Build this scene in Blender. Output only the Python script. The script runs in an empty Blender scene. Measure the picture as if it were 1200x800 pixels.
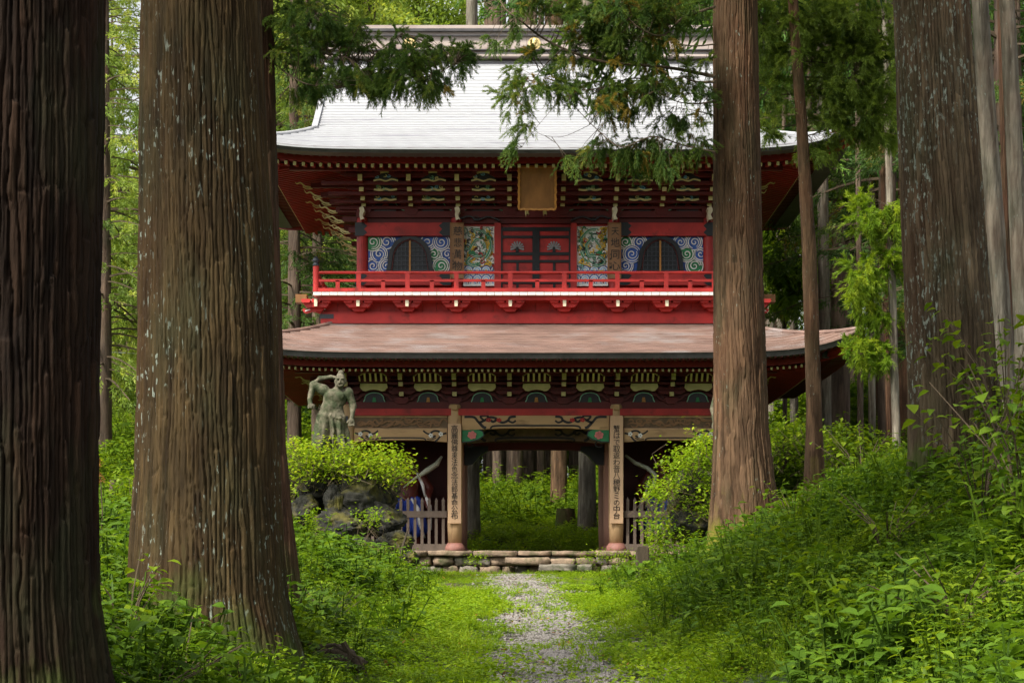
import bpy, bmesh, math, random
import numpy as np
from mathutils import Vector, Matrix

sc = bpy.context.scene
C = sc.collection
F, HZ, CZ = 2350.0, 690.0, 1.7          # focal length and horizon row of the photograph (1200 px wide), eye height


def P(px, py, d):
    return Vector(((px - 600) * d / F, d, CZ + (HZ - py) * d / F))


# ------------------------------------------------------------------ camera
cam_d = bpy.data.cameras.new('camera')
cam = bpy.data.objects.new('camera', cam_d)
C.objects.link(cam)
cam.location = (0, 0, CZ)
cam.rotation_euler = (math.radians(90), 0, 0)
cam_d.sensor_width = 36
cam_d.lens = F / 1200 * 36
cam_d.shift_y = (HZ - 400) / 1200
cam_d.clip_end = 2000
sc.camera = cam

# ------------------------------------------------------------------ light
SUN_EL, SUN_AZ = 50.0, 222.0             # azimuth clockwise from +Y (north): behind the camera, to the left
w = bpy.data.worlds.new('World')
sc.world = w
w.use_nodes = True
nt = w.node_tree
bg = nt.nodes['Background']
sky = nt.nodes.new('ShaderNodeTexSky')
sky.sky_type = 'NISHITA'
sky.sun_disc = False
sky.sun_elevation = math.radians(SUN_EL)
sky.sun_rotation = math.radians(SUN_AZ)
sky.air_density = 1.0
sky.dust_density = 4.0
sky.ozone_density = 0.6
hs = nt.nodes.new('ShaderNodeHueSaturation')           # thin bright cloud takes most of the blue out of the sky
hs.inputs['Saturation'].default_value = 0.15
nt.links.new(sky.outputs[0], hs.inputs['Color'])
nt.links.new(hs.outputs[0], bg.inputs[0])
bg.inputs[1].default_value = 0.12
sd = bpy.data.lights.new('sun', 'SUN')
sun = bpy.data.objects.new('sun', sd)
C.objects.link(sun)
sd.energy = 3.0
sd.angle = math.radians(14)
sd.color = (1.0, 0.94, 0.80)
az, el = math.radians(SUN_AZ), math.radians(SUN_EL)
to_sun = Vector((math.sin(az) * math.cos(el), math.cos(az) * math.cos(el), math.sin(el)))
sun.rotation_euler = to_sun.to_track_quat('Z', 'Y').to_euler()
sun.location = (0, 0, 60)
sc.view_settings.view_transform = 'Standard'
sc.view_settings.look = 'None'
sc.view_settings.exposure = 1.12
sc.view_settings.gamma = 1
sc.cycles.use_denoising = True
sc.cycles.max_bounces = 6
sc.cycles.diffuse_bounces = 4
sc.cycles.glossy_bounces = 2
sc.cycles.transmission_bounces = 4
sc.cycles.transparent_max_bounces = 4
sc.cycles.caustics_reflective = False
sc.cycles.caustics_refractive = False

# ------------------------------------------------------------------ noise
def _h(i, j, k, s):
    n = (i * 374761393 + j * 668265263 + k * 2147483647 + s * 974634777) & 0xffffffff
    n = ((n ^ (n >> 13)) * 1274126177) & 0xffffffff
    n = (n ^ (n >> 16)) & 0xffffffff
    return n.astype(np.float64) / 4294967295.0


def vnoise(x, y, z, s=0):
    x, y, z = np.broadcast_arrays(np.asarray(x, float), np.asarray(y, float), np.asarray(z, float))
    xi, yi, zi = np.floor(x).astype(np.int64), np.floor(y).astype(np.int64), np.floor(z).astype(np.int64)
    fx, fy, fz = x - xi, y - yi, z - zi
    fx, fy, fz = fx * fx * (3 - 2 * fx), fy * fy * (3 - 2 * fy), fz * fz * (3 - 2 * fz)
    r = 0
    for a in (0, 1):
        for b in (0, 1):
            for c in (0, 1):
                wgt = (fx if a else 1 - fx) * (fy if b else 1 - fy) * (fz if c else 1 - fz)
                r = r + wgt * _h(xi + a, yi + b, zi + c, s)
    return r


def fbm(x, y, z, s=0, o=4):
    r, a, t = 0, 1.0, 0
    for k in range(o):
        r = r + a * vnoise(np.asarray(x) * 2 ** k, np.asarray(y) * 2 ** k, np.asarray(z) * 2 ** k, s + k * 7)
        t += a
        a *= 0.5
    return r / t


def sstep(a, b, x):
    t = np.clip((np.asarray(x, float) - a) / (b - a), 0, 1)
    return t * t * (3 - 2 * t)


# ------------------------------------------------------------------ materials
def new_mat(name):
    m = bpy.data.materials.new(name)
    m.use_nodes = True
    n = m.node_tree
    b = n.nodes['Principled BSDF']
    return m, n, b


def ramp(n, fac, stops):
    r = n.nodes.new('ShaderNodeValToRGB')
    e = r.color_ramp.elements
    while len(e) < len(stops):
        e.new(0.5)
    for k, (p, c) in enumerate(stops):
        e[k].position = p
        e[k].color = (*c, 1)
    n.links.new(fac, r.inputs[0])
    return r


def noise_node(n, scale, detail=4, stretch=(1, 1, 1), rough=0.55, coord='Object'):
    tc = n.nodes.new('ShaderNodeTexCoord')
    mp = n.nodes.new('ShaderNodeMapping')
    mp.inputs['Scale'].default_value = stretch
    t = n.nodes.new('ShaderNodeTexNoise')
    t.inputs['Scale'].default_value = scale
    t.inputs['Detail'].default_value = detail
    t.inputs['Roughness'].default_value = rough
    n.links.new(tc.outputs[coord], mp.inputs[0])
    n.links.new(mp.outputs[0], t.inputs[0])
    return t


def mixc(n, fac, a, b, mode='MIX'):
    m = n.nodes.new('ShaderNodeMix')
    m.data_type = 'RGBA'
    m.blend_type = mode
    for inp, v in ((m.inputs[0], fac), (m.inputs[6], a), (m.inputs[7], b)):
        if hasattr(v, 'links'):
            n.links.new(v, inp)
        elif isinstance(v, (int, float)):
            inp.default_value = v
        else:
            inp.default_value = (*v, 1)
    return m.outputs[2]


def mat(name, col, rough=0.6, var=0.25, scale=3.0, stretch=(1, 1, 1), bump=0.0, dirt=None, metal=0.0, bscale=None, spec=0.4):
    m, n, b = new_mat(name)
    t = noise_node(n, scale, 5, stretch)
    lo = tuple(max(0, c * (1 - var)) for c in col)
    hi = tuple(min(1, c * (1 + var)) for c in col)
    r = ramp(n, t.outputs[0], [(0.3, lo), (0.7, hi)])
    out = r.outputs[0]
    if dirt:
        t2 = noise_node(n, dirt[1], 6, dirt[3] if len(dirt) > 3 else (1, 1, 1))
        f = ramp(n, t2.outputs[0], [(dirt[2], (0, 0, 0)), (min(1, dirt[2] + 0.16), (1, 1, 1))])
        out = mixc(n, f.outputs[0], out, dirt[0])
    n.links.new(out, b.inputs['Base Color'])
    b.inputs['Roughness'].default_value = rough
    b.inputs['Metallic'].default_value = metal
    b.inputs['Specular IOR Level'].default_value = spec
    if bump:
        tb = noise_node(n, bscale or scale * 4, 6, stretch)
        bn = n.nodes.new('ShaderNodeBump')
        bn.inputs['Strength'].default_value = bump
        bn.inputs['Distance'].default_value = 0.02
        n.links.new(tb.outputs[0], bn.inputs['Height'])
        n.links.new(bn.outputs[0], b.inputs['Normal'])
    return m


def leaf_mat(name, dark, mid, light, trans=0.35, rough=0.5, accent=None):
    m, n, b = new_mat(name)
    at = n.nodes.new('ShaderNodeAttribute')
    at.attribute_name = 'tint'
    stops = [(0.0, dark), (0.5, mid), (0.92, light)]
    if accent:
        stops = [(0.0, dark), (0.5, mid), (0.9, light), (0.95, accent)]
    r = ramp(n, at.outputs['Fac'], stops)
    t = noise_node(n, 0.35, 2, coord='Generated')
    n.links.new(r.outputs[0], b.inputs['Base Color'])
    b.inputs['Roughness'].default_value = rough
    b.inputs['Specular IOR Level'].default_value = 0.14
    tr = n.nodes.new('ShaderNodeBsdfTranslucent')
    cc = mixc(n, 1.0, r.outputs[0], (1.25, 1.2, 0.6), 'MULTIPLY')
    n.links.new(cc, tr.inputs[0])
    mx = n.nodes.new('ShaderNodeMixShader')
    mx.inputs[0].default_value = trans
    n.links.new(b.outputs[0], mx.inputs[1])
    n.links.new(tr.outputs[0], mx.inputs[2])
    n.links.new(mx.outputs[0], n.nodes['Material Output'].inputs[0])
    n.nodes.remove(t)
    return m


def bark_mat(name, c1, c2, lichen=0.0, moss_top=None, moss=(0.05, 0.07, 0.015), lich=(0.22, 0.25, 0.21)):
    m, n, b = new_mat(name)
    t1 = noise_node(n, 9, 6, (1, 1, 0.16), 0.65)
    r = ramp(n, t1.outputs[0], [(0.3, c1), (0.72, c2)])
    at = n.nodes.new('ShaderNodeAttribute')
    at.attribute_name = 'plate'
    rp = ramp(n, at.outputs['Fac'], [(0.0, (0.55, 0.5, 0.47)), (0.6, (1, 1, 1)), (1.0, (1.55, 1.5, 1.45))])
    out = mixc(n, 1.0, r.outputs[0], rp.outputs[0], 'MULTIPLY')
    t3 = noise_node(n, 1.3, 3, (1, 1, 0.5))
    f3 = ramp(n, t3.outputs[0], [(0.45, (0, 0, 0)), (0.7, (0.28, 0.28, 0.28))])
    out = mixc(n, f3.outputs[0], out, tuple(c * 0.8 for c in (c2[0] * 1.25, c2[1] * 0.8, c2[2] * 0.7)))
    if lichen:
        tz = noise_node(n, 30, 3, (1, 1, 0.34), 0.6)
        tl = noise_node(n, 1.7, 3, (1, 1, 0.5))
        fz = ramp(n, tz.outputs[0], [(0.70 - 0.08 * lichen, (0, 0, 0)), (0.73 - 0.08 * lichen, (1, 1, 1))])
        fl = ramp(n, tl.outputs[0], [(0.46, (0, 0, 0)), (0.56, (1, 1, 1))])
        f = mixc(n, 1.0, fz.outputs[0], fl.outputs[0], 'MULTIPLY')
        out = mixc(n, f, out, lich)
    tg = noise_node(n, 2.2, 4, (1, 1, 0.35))
    fg = ramp(n, tg.outputs[0], [(0.5, (0, 0, 0)), (0.75, (0.5, 0.5, 0.5))])
    out = mixc(n, fg.outputs[0], out, (0.035, 0.045, 0.02))
    if moss_top:
        tc = n.nodes.new('ShaderNodeTexCoord')
        sx = n.nodes.new('ShaderNodeSeparateXYZ')
        n.links.new(tc.outputs['Object'], sx.inputs[0])
        tm = noise_node(n, 2.5, 5, (1, 1, 0.5))
        ad = n.nodes.new('ShaderNodeMath')
        ad.operation = 'MULTIPLY_ADD'
        n.links.new(tm.outputs[0], ad.inputs[0])
        ad.inputs[1].default_value = 3.2
        n.links.new(sx.outputs[2], ad.inputs[2])
        mr = n.nodes.new('ShaderNodeMapRange')
        mr.inputs['From Min'].default_value = 1.6 + moss_top
        mr.inputs['From Max'].default_value = 1.0 + moss_top * 0.5
        n.links.new(ad.outputs[0], mr.inputs['Value'])
        out = mixc(n, mr.outputs[0], out, moss)
    n.links.new(out, b.inputs['Base Color'])
    b.inputs['Roughness'].default_value = 0.85
    b.inputs['Specular IOR Level'].default_value = 0.15
    tb = noise_node(n, 30, 5, (1, 1, 0.2))
    bn = n.nodes.new('ShaderNodeBump')
    bn.inputs['Strength'].default_value = 0.7
    bn.inputs['Distance'].default_value = 0.03
    n.links.new(tb.outputs[0], bn.inputs['Height'])
    n.links.new(bn.outputs[0], b.inputs['Normal'])
    return m


M = {}
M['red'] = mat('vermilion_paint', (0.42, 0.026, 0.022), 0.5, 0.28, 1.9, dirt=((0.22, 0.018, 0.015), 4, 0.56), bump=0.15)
M['red2'] = mat('shaded_dark_red_paint', (0.10, 0.0075, 0.006), 0.5, 0.2, 2.0, bump=0.08)  # darkened red, the shade under the eaves is put into the colour
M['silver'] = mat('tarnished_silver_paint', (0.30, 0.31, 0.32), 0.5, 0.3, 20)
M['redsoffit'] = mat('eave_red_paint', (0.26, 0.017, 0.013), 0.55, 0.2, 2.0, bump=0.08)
M['black'] = mat('black_lacquer', (0.012, 0.013, 0.016), 0.35, 0.3, 4)
M['bluegrey'] = mat('blackened_fittings', (0.035, 0.04, 0.05), 0.4, 0.3, 6)
M['wood'] = mat('pale_timber', (0.52, 0.34, 0.18), 0.65, 0.22, 3, (1, 1, 0.15), bump=0.25, dirt=((0.24, 0.14, 0.07), 5, 0.6, (1, 1, .3)))
M['woodh'] = mat('pale_timber_beam', (0.52, 0.33, 0.16), 0.65, 0.22, 3, (0.15, 1, 1), bump=0.25, dirt=((0.22, 0.13, 0.06), 5, 0.6, (.3, 1, 1)))
M['carve'] = mat('carved_timber', (0.17, 0.115, 0.065), 0.7, 0.3, 6, bump=0.2)
M['pinkwood'] = mat('faded_pink_timber', (0.50, 0.27, 0.19), 0.6, 0.15, 3, (1, 1, .2), bump=0.15)
M['soban'] = mat('reddish_stone', (0.33, 0.15, 0.12), 0.6, 0.25, 6, bump=0.2)
M['board'] = mat('sign_board_timber', (0.62, 0.40, 0.24), 0.6, 0.14, 4, (1, 1, 0.12), bump=0.15)
M['oldboard'] = mat('old_sign_timber', (0.28, 0.15, 0.07), 0.6, 0.2, 4, (1, 1, 0.12), bump=0.2)
M['ink'] = mat('ink', (0.015, 0.012, 0.012), 0.5, 0.1, 5)
M['yellow'] = mat('yellow_ochre_paint', (0.62, 0.56, 0.26), 0.5, 0.15, 5)
M['cream'] = mat('cream_paint', (0.72, 0.66, 0.48), 0.5, 0.15, 5)
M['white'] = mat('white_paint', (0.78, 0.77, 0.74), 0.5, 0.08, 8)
M['blue'] = mat('blue_paint', (0.03, 0.10, 0.38), 0.45, 0.3, 8)
M['skyblue'] = mat('pale_blue_paint', (0.18, 0.42, 0.68), 0.45, 0.2, 8)
M['green'] = mat('green_paint', (0.02, 0.20, 0.07), 0.45, 0.25, 8)
M['jade'] = mat('jade_paint', (0.20, 0.42, 0.30), 0.45, 0.25, 8)
M['gold'] = mat('golden_paint', (0.75, 0.48, 0.04), 0.4, 0.2, 8)
M['leafgold'] = mat('gold_leaf', (0.80, 0.62, 0.28), 0.35, 0.1, 8, metal=0.6)
M['pink'] = mat('pink_paint', (0.72, 0.22, 0.2), 0.5, 0.15, 8)
M['fencewood'] = mat('grey_brown_timber', (0.15, 0.11, 0.085), 0.75, 0.25, 5, (1, 1, .2), bump=0.2)
M['plaque'] = mat('plaque_timber', (0.24, 0.11, 0.035), 0.5, 0.25, 4, (1, 1, 0.25), bump=0.2)
M['plaqueedge'] = mat('gilded_edge', (0.42, 0.19, 0.04), 0.45, 0.25, 9)
M['stone'] = mat('platform_stone', (0.23, 0.165, 0.115), 0.85, 0.45, 4, bump=0.9, dirt=((0.07, 0.075, 0.03), 3.5, 0.52))
M['stone2'] = mat('grey_stone', (0.17, 0.15, 0.12), 0.85, 0.45, 4, bump=0.9, dirt=((0.06, 0.075, 0.03), 3.5, 0.5))
M['rock'] = mat('mossy_rock', (0.026, 0.025, 0.020), 0.9, 0.6, 3.5, bump=1.0, dirt=((0.10, 0.088, 0.015), 2.0, 0.50))
M['statue'] = mat('weathered_statue_stone', (0.12, 0.105, 0.07), 0.85, 0.45, 5.0, bump=0.8, dirt=((0.035, 0.045, 0.018), 3.4, 0.44))
M['eave'] = mat('dark_copper_edge', (0.055, 0.052, 0.055), 0.45, 0.3, 3)
M['ridge'] = mat('weathered_ridge_boards', (0.36, 0.30, 0.27), 0.6, 0.2, 2.5, (.2, 1, 1), bump=0.15, dirt=((0.24, 0.17, 0.16), 3, 0.55, (.3, 1, 1)))
M['copper'] = mat('aged_copper_sheet', (0.22, 0.14, 0.115), 0.45, 0.3, 3.0, (.35, 1, 1), dirt=((0.27, 0.225, 0.215), 1.6, 0.52, (.5, 1, 1)), metal=0.15, spec=0.6)
M['skylit_roof'] = mat('sky_whitened_metal_sheet', (0.33, 0.335, 0.355), 0.5, 0.07, 1.5, (.3, 1, 1), dirt=((0.25, 0.25, 0.28), 5, 0.55, (.08, 1, 1)), metal=0.0, spec=0.4)  # the sky's reflection off the sheet is put into this pale grey
M['cloth_blue'] = mat('blue_garment_paint', (0.03, 0.07, 0.42), 0.5, 0.2, 6)
M['nio'] = mat('red_lacquer_figure', (0.12, 0.025, 0.018), 0.45, 0.25, 6)
M['ribbon'] = mat('pale_ribbon_paint', (0.46, 0.47, 0.36), 0.5, 0.15, 6)
M['dirt'] = mat('forest_soil', (0.055, 0.045, 0.028), 0.95, 0.5, 3, bump=0.6, dirt=((0.035, 0.06, 0.015), 1.2, 0.45))
M['path'] = mat('path_grit', (0.12, 0.10, 0.085), 0.9, 0.4, 14, bump=0.6, dirt=((0.06, 0.08, 0.02), 2.2, 0.58))
M['gravel'] = mat('gravel_stone', (0.22, 0.20, 0.185), 0.85, 0.55, 3, bump=0.2)
M['deadwood'] = mat('dead_wood', (0.055, 0.04, 0.024), 0.9, 0.4, 6, (1, 1, .2), bump=0.5)
M['wire'] = mat('wire_sheath', (0.16, 0.17, 0.18), 0.6, 0.1, 6)
M['bark_shaded'] = bark_mat('shaded_cedar_bark', (0.006, 0.0035, 0.002), (0.024, 0.012, 0.006), 0.0, 0.5)  # browns lowered to stand for canopy shade on the nearest trunk
M['bark_lich'] = bark_mat('lichened_cedar_bark', (0.017, 0.011, 0.005), (0.080, 0.053, 0.023), 1.0, 0.6)
M['bark_ash'] = bark_mat('ashen_cedar_bark', (0.026, 0.019, 0.011), (0.125, 0.092, 0.056), 1.5, 0.6)
M['bark_red'] = bark_mat('reddish_cedar_bark', (0.032, 0.019, 0.010), (0.155, 0.094, 0.055), 0.45, 0.6, (0.16, 0.15, 0.02))
M['bark_red2'] = bark_mat('russet_cedar_bark', (0.035, 0.019, 0.012), (0.11, 0.060, 0.036), 0.0, 0.8)
M['bark_grey'] = bark_mat('pale_grey_bark', (0.08, 0.068, 0.052), (0.26, 0.235, 0.19), 0.5)
M['bark_far'] = bark_mat('distant_cedar_bark', (0.05, 0.037, 0.03), (0.16, 0.115, 0.085), 0.2)
M['twig'] = mat('twig_bark', (0.085, 0.06, 0.035), 0.85, 0.3, 8)
M['leaf_cedar'] = leaf_mat('cedar_needles', (0.0315, 0.0698, 0.021), (0.081, 0.1488, 0.0375), (0.171, 0.2325, 0.045), 0.45, accent=(0.26, 0.19, 0.04))
M['leaf_far'] = leaf_mat('hillside_foliage', (0.0855, 0.1395, 0.0263), (0.209, 0.2976, 0.0525), (0.399, 0.4464, 0.09), 0.45)
M['leaf_deep'] = leaf_mat('deep_forest_foliage', (0.024, 0.0651, 0.0168), (0.06, 0.1395, 0.028), (0.136, 0.2325, 0.035), 0.4)
M['leaf_young'] = leaf_mat('young_cedar_needles', (0.085, 0.1674, 0.014), (0.1615, 0.2604, 0.021), (0.272, 0.3534, 0.028), 0.5)
M['leaf_herb'] = leaf_mat('herb_leaves', (0.049, 0.093, 0.0077), (0.1323, 0.2185, 0.0121), (0.3136, 0.3906, 0.022), 0.45)
M['leaf_bank'] = leaf_mat('bank_leaves', (0.0372, 0.0791, 0.0099), (0.098, 0.186, 0.0154), (0.2352, 0.3348, 0.0248), 0.43)
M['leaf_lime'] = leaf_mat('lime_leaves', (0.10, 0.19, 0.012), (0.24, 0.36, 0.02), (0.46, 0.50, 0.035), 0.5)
M['leaf_lawn'] = leaf_mat('lawn_leaves', (0.0855, 0.1767, 0.0084), (0.1805, 0.2976, 0.012), (0.323, 0.4092, 0.021), 0.45)
M['leaf_brown'] = leaf_mat('dry_leaves', (0.10, 0.05, 0.015), (0.20, 0.10, 0.03), (0.34, 0.17, 0.03), 0.3)


# ------------------------------------------------------------------ mesh helpers
class MB:
    def __init__(s):
        s.v, s.f = [], []

    def face_add(s, vs, fs):
        o = len(s.v)
        s.v.extend([tuple(p) for p in vs])
        s.f.extend([tuple(i + o for i in q) for q in fs])
        return s

    def box(s, x0, x1, y0, y1, z0, z1):
        return s.face_add([(x0, y0, z0), (x1, y0, z0), (x1, y1, z0), (x0, y1, z0), (x0, y0, z1), (x1, y0, z1), (x1, y1, z1), (x0, y1, z1)],
                          [(0, 3, 2, 1), (4, 5, 6, 7), (0, 1, 5, 4), (1, 2, 6, 5), (2, 3, 7, 6), (3, 0, 4, 7)])

    def cbox(s, c, sz):
        return s.box(c[0] - sz[0] / 2, c[0] + sz[0] / 2, c[1] - sz[1] / 2, c[1] + sz[1] / 2, c[2] - sz[2] / 2, c[2] + sz[2] / 2)

    def bar(s, a, b, wd, h=None, up=(0, 0, 1)):
        a, b = Vector(a), Vector(b)
        h = h or wd
        d = (b - a).normalized()
        u = Vector(up)
        sd_ = d.cross(u)
        if sd_.length < 1e-4:
            sd_ = d.cross(Vector((0, 1, 0)))
        sd_.normalize()
        u = sd_.cross(d).normalized()
        vs = []
        for p in (a, b):
            for i, j in ((-1, -1), (1, -1), (1, 1), (-1, 1)):
                vs.append(p + sd_ * (i * wd / 2) + u * (j * h / 2))
        return s.face_add(vs, [(0, 1, 2, 3), (7, 6, 5, 4), (0, 4, 5, 1), (1, 5, 6, 2), (2, 6, 7, 3), (3, 7, 4, 0)])

    def tube(s, pts, rad, n=8, cap=True):
        pts = [Vector(p) for p in pts]
        if not hasattr(rad, '__len__'):
            rad = [rad] * len(pts)
        vs, fs = [], []
        prev = None
        for i, p in enumerate(pts):
            t = (pts[min(i + 1, len(pts) - 1)] - pts[max(i - 1, 0)]).normalized()
            a = (prev - t * prev.dot(t)) if prev is not None else t.orthogonal()
            if a.length < 1e-5:
                a = t.orthogonal()
            a.normalize()
            prev = a
            b = t.cross(a)
            for k in range(n):
                th = 2 * math.pi * k / n
                vs.append(p + (a * math.cos(th) + b * math.sin(th)) * rad[i])
        for i in range(len(pts) - 1):
            for k in range(n):
                k2 = (k + 1) % n
                fs.append((i * n + k, i * n + k2, (i + 1) * n + k2, (i + 1) * n + k))
        if cap:
            fs.append(tuple(range(n - 1, -1, -1)))
            fs.append(tuple((len(pts) - 1) * n + k for k in range(n)))
        return s.face_add(vs, fs)

    def lathe(s, prof, c=(0, 0, 0), n=16):
        vs, fs = [], []
        for r, z in prof:
            for k in range(n):
                th = 2 * math.pi * k / n
                vs.append((c[0] + r * math.cos(th), c[1] + r * math.sin(th), c[2] + z))
        m = len(prof)
        for i in range(m - 1):
            for k in range(n):
                k2 = (k + 1) % n
                fs.append((i * n + k, i * n + k2, (i + 1) * n + k2, (i + 1) * n + k))
        fs.append(tuple(range(n - 1, -1, -1)))
        fs.append(tuple((m - 1) * n + k for k in range(n)))
        return s.face_add(vs, fs)

    def prism(s, poly, y0, y1):
        """poly: (x, z) outline, anticlockwise seen from the front (-Y); extruded from y0 (front) to y1."""
        n = len(poly)
        vs = [(x, y0, z) for x, z in poly] + [(x, y1, z) for x, z in poly]
        fs = [tuple(range(n)), tuple(range(2 * n - 1, n - 1, -1))]
        for i in range(n):
            j = (i + 1) % n
            fs.append((i, i + n, j + n, j))
        return s.face_add(vs, fs)

    def ribbon(s, pts, wd, y0, y1):
        """a raised curved band along (x, z) points; wd a number or one width per point"""
        n = len(pts)
        if not hasattr(wd, '__len__'):
            wd = [wd] * n
        L, R = [], []
        for i in range(n):
            ax, az_ = pts[max(i - 1, 0)]
            bx, bz = pts[min(i + 1, n - 1)]
            dx, dz = bx - ax, bz - az_
            l = math.hypot(dx, dz) or 1
            nx, nz = -dz / l, dx / l
            L.append((pts[i][0] + nx * wd[i] / 2, pts[i][1] + nz * wd[i] / 2))
            R.append((pts[i][0] - nx * wd[i] / 2, pts[i][1] - nz * wd[i] / 2))
        vs = [(x, y0, z) for x, z in L] + [(x, y0, z) for x, z in R] + [(x, y1, z) for x, z in L] + [(x, y1, z) for x, z in R]
        fs = []
        for i in range(n - 1):
            fs += [(i, i + n, i + n + 1, i + 1), (i, i + 1, i + 1 + 2 * n, i + 2 * n), (i + n, i + 3 * n, i + 3 * n + 1, i + n + 1)]
        return s.face_add(vs, fs)

    def mesh(s, name, m, smooth=False):
        me = bpy.data.meshes.new(name)
        me.from_pydata(s.v, [], s.f)
        me.materials.append(m)
        if smooth:
            me.polygons.foreach_set('use_smooth', [True] * len(me.polygons))
        me.update()
        return me

    def build(s, name, m, parent=None, smooth=False, kind=None, bevel=0):
        o = bpy.data.objects.new(name, s.mesh(name, m, smooth))
        C.objects.link(o)
        if parent is not None:
            o.parent = parent
        if kind:
            o['kind'] = kind
        if bevel:
            bv = o.modifiers.new('b', 'BEVEL')
            bv.width = bevel
            bv.segments = 2
            bv.limit_method = 'ANGLE'
        return o


def np_mesh(name, V, Q, m, smooth=False, tint=None):
    """V (n,3), Q (k,3 or 4) arrays; tint one value per face"""
    me = bpy.data.meshes.new(name)
    V = np.asarray(V, np.float32)
    Q = np.asarray(Q, np.int32)
    k, c = Q.shape
    me.vertices.add(len(V))
    me.vertices.foreach_set('co', V.ravel())
    me.loops.add(k * c)
    me.loops.foreach_set('vertex_index', Q.ravel())
    me.polygons.add(k)
    me.polygons.foreach_set('loop_start', np.arange(0, k * c, c, dtype=np.int32))
    me.polygons.foreach_set('loop_total', np.full(k, c, np.int32))
    if smooth:
        me.polygons.foreach_set('use_smooth', np.ones(k, bool))
    if tint is not None:
        a = me.attributes.new('tint', 'FLOAT', 'FACE')
        a.data.foreach_set('value', np.asarray(tint, np.float32))
    me.materials.append(m)
    me.update(calc_edges=True)
    return me


def link(name, me, parent=None, loc=None, kind=None):
    o = bpy.data.objects.new(name, me)
    C.objects.link(o)
    if parent is not None:
        o.parent = parent
    if loc is not None:
        o.location = loc
    if kind:
        o['kind'] = kind
    return o


def tag(o, label=None, cat=None, group=None, kind=None):
    if label:
        o['label'] = label
    if cat:
        o['category'] = cat
    if group:
        o['group'] = group
    if kind:
        o['kind'] = kind
    return o


def thing(name, label, cat, loc=(0, 0, 0), rotz=0, group=None):
    o = bpy.data.objects.new(name, None)
    C.objects.link(o)
    o.location = loc
    o.rotation_euler = (0, 0, rotz)
    o.empty_display_size = 0.2
    return tag(o, label, cat, group)


def text_mesh(s, size, m, extr=0.004):
    cu = bpy.data.curves.new('t', 'FONT')
    cu.body = s
    cu.size = size
    cu.extrude = extr
    cu.align_x = 'CENTER'
    cu.align_y = 'CENTER'
    cu.resolution_u = 2
    o = bpy.data.objects.new('t', cu)
    C.objects.link(o)
    dg = bpy.context.evaluated_depsgraph_get()
    me = bpy.data.meshes.new_from_object(o.evaluated_get(dg))
    bpy.data.objects.remove(o)
    me.materials.clear()
    me.materials.append(m)
    return me


def signtext(chars, x, y, ztop, zbot, size, m, parent, nm='character'):
    n = len(chars)
    for i, ch in enumerate(chars):
        if ch == ' ':
            continue
        o = link(nm, text_mesh(ch, size, m), parent)
        o.location = (x, y, ztop + (zbot - ztop) * (i + 0.5) / n)
        o.rotation_euler = (math.pi / 2, random.uniform(-.06, .06), 0)
        o.scale = (random.uniform(.85, 1.05), random.uniform(.9, 1.1), 1)


def spiral(cx, cz, r0, r1, a0, a1, n=24, sq=1.0):
    return [(cx + (r0 + (r1 - r0) * i / (n - 1)) * math.cos(a0 + (a1 - a0) * i / (n - 1)),
             cz + sq * (r0 + (r1 - r0) * i / (n - 1)) * math.sin(a0 + (a1 - a0) * i / (n - 1))) for i in range(n)]


# ------------------------------------------------------------------ sculpting by distance field (statues)
def surface_nets(fn, lo, hi, h):
    lo, hi = np.array(lo, float), np.array(hi, float)
    n = np.ceil((hi - lo) / h).astype(int) + 1
    ax = [lo[i] + h * np.arange(n[i]) for i in range(3)]
    X, Y, Z = np.meshgrid(*ax, indexing='ij')
    D = fn(X, Y, Z)
    S = D < 0
    nc = n - 1
    cnt = np.zeros(nc)
    acc = np.zeros((*nc, 3))
    corners = [(a, b, c) for a in (0, 1) for b in (0, 1) for c in (0, 1)]
    sl = lambda c: tuple(slice(c[i], c[i] + nc[i]) for i in range(3))
    for c in corners:
        for axis in range(3):
            if c[axis] == 0:
                c2 = list(c)
                c2[axis] = 1
                c2 = tuple(c2)
                d0, d1 = D[sl(c)], D[sl(c2)]
                cr = (d0 < 0) != (d1 < 0)
                t = np.where(cr, d0 / np.where(cr, d0 - d1, 1), 0)
                cnt += cr
                for k in range(3):
                    acc[..., k] += np.where(cr, c[k] + (t if k == axis else 0), 0)
    act = cnt > 0
    idx = -np.ones(nc, int)
    idx[act] = np.arange(act.sum())
    cell = np.argwhere(act)
    V = lo + h * (cell + acc[act] / cnt[act][:, None])
    Q = []
    for axis in range(3):
        o1, o2 = [(1, 2), (2, 0), (0, 1)][axis]
        s0 = [slice(1, n[i] - 1) for i in range(3)]
        s0[axis] = slice(0, n[axis] - 1)
        s1 = list(s0)
        s1[axis] = slice(1, n[axis])
        a, b = S[tuple(s0)], S[tuple(s1)]
        e = np.argwhere(a != b)
        if not len(e):
            continue
        base = e.copy()
        for i in range(3):
            if i != axis:
                base[:, i] += 1
        inv = b[tuple(e.T)]
        q = []
        for d1, d2 in ((0, 0), (-1, 0), (-1, -1), (0, -1)):
            cc = base.copy()
            cc[:, o1] += d1
            cc[:, o2] += d2
            q.append(idx[tuple(cc.T)])
        q = np.stack(q, 1)
        q[inv] = q[inv][:, ::-1]
        Q.append(q)
    Q = np.concatenate(Q)
    return V, Q


def cap_d(X, Y, Z, a, b, ra, rb):
    a, b = np.array(a, float), np.array(b, float)
    d = b - a
    px, py, pz = X - a[0], Y - a[1], Z - a[2]
    t = np.clip((px * d[0] + py * d[1] + pz * d[2]) / max(d @ d, 1e-9), 0, 1)
    return np.sqrt((px - t * d[0]) ** 2 + (py - t * d[1]) ** 2 + (pz - t * d[2]) ** 2) - (ra + (rb - ra) * t)


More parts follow.
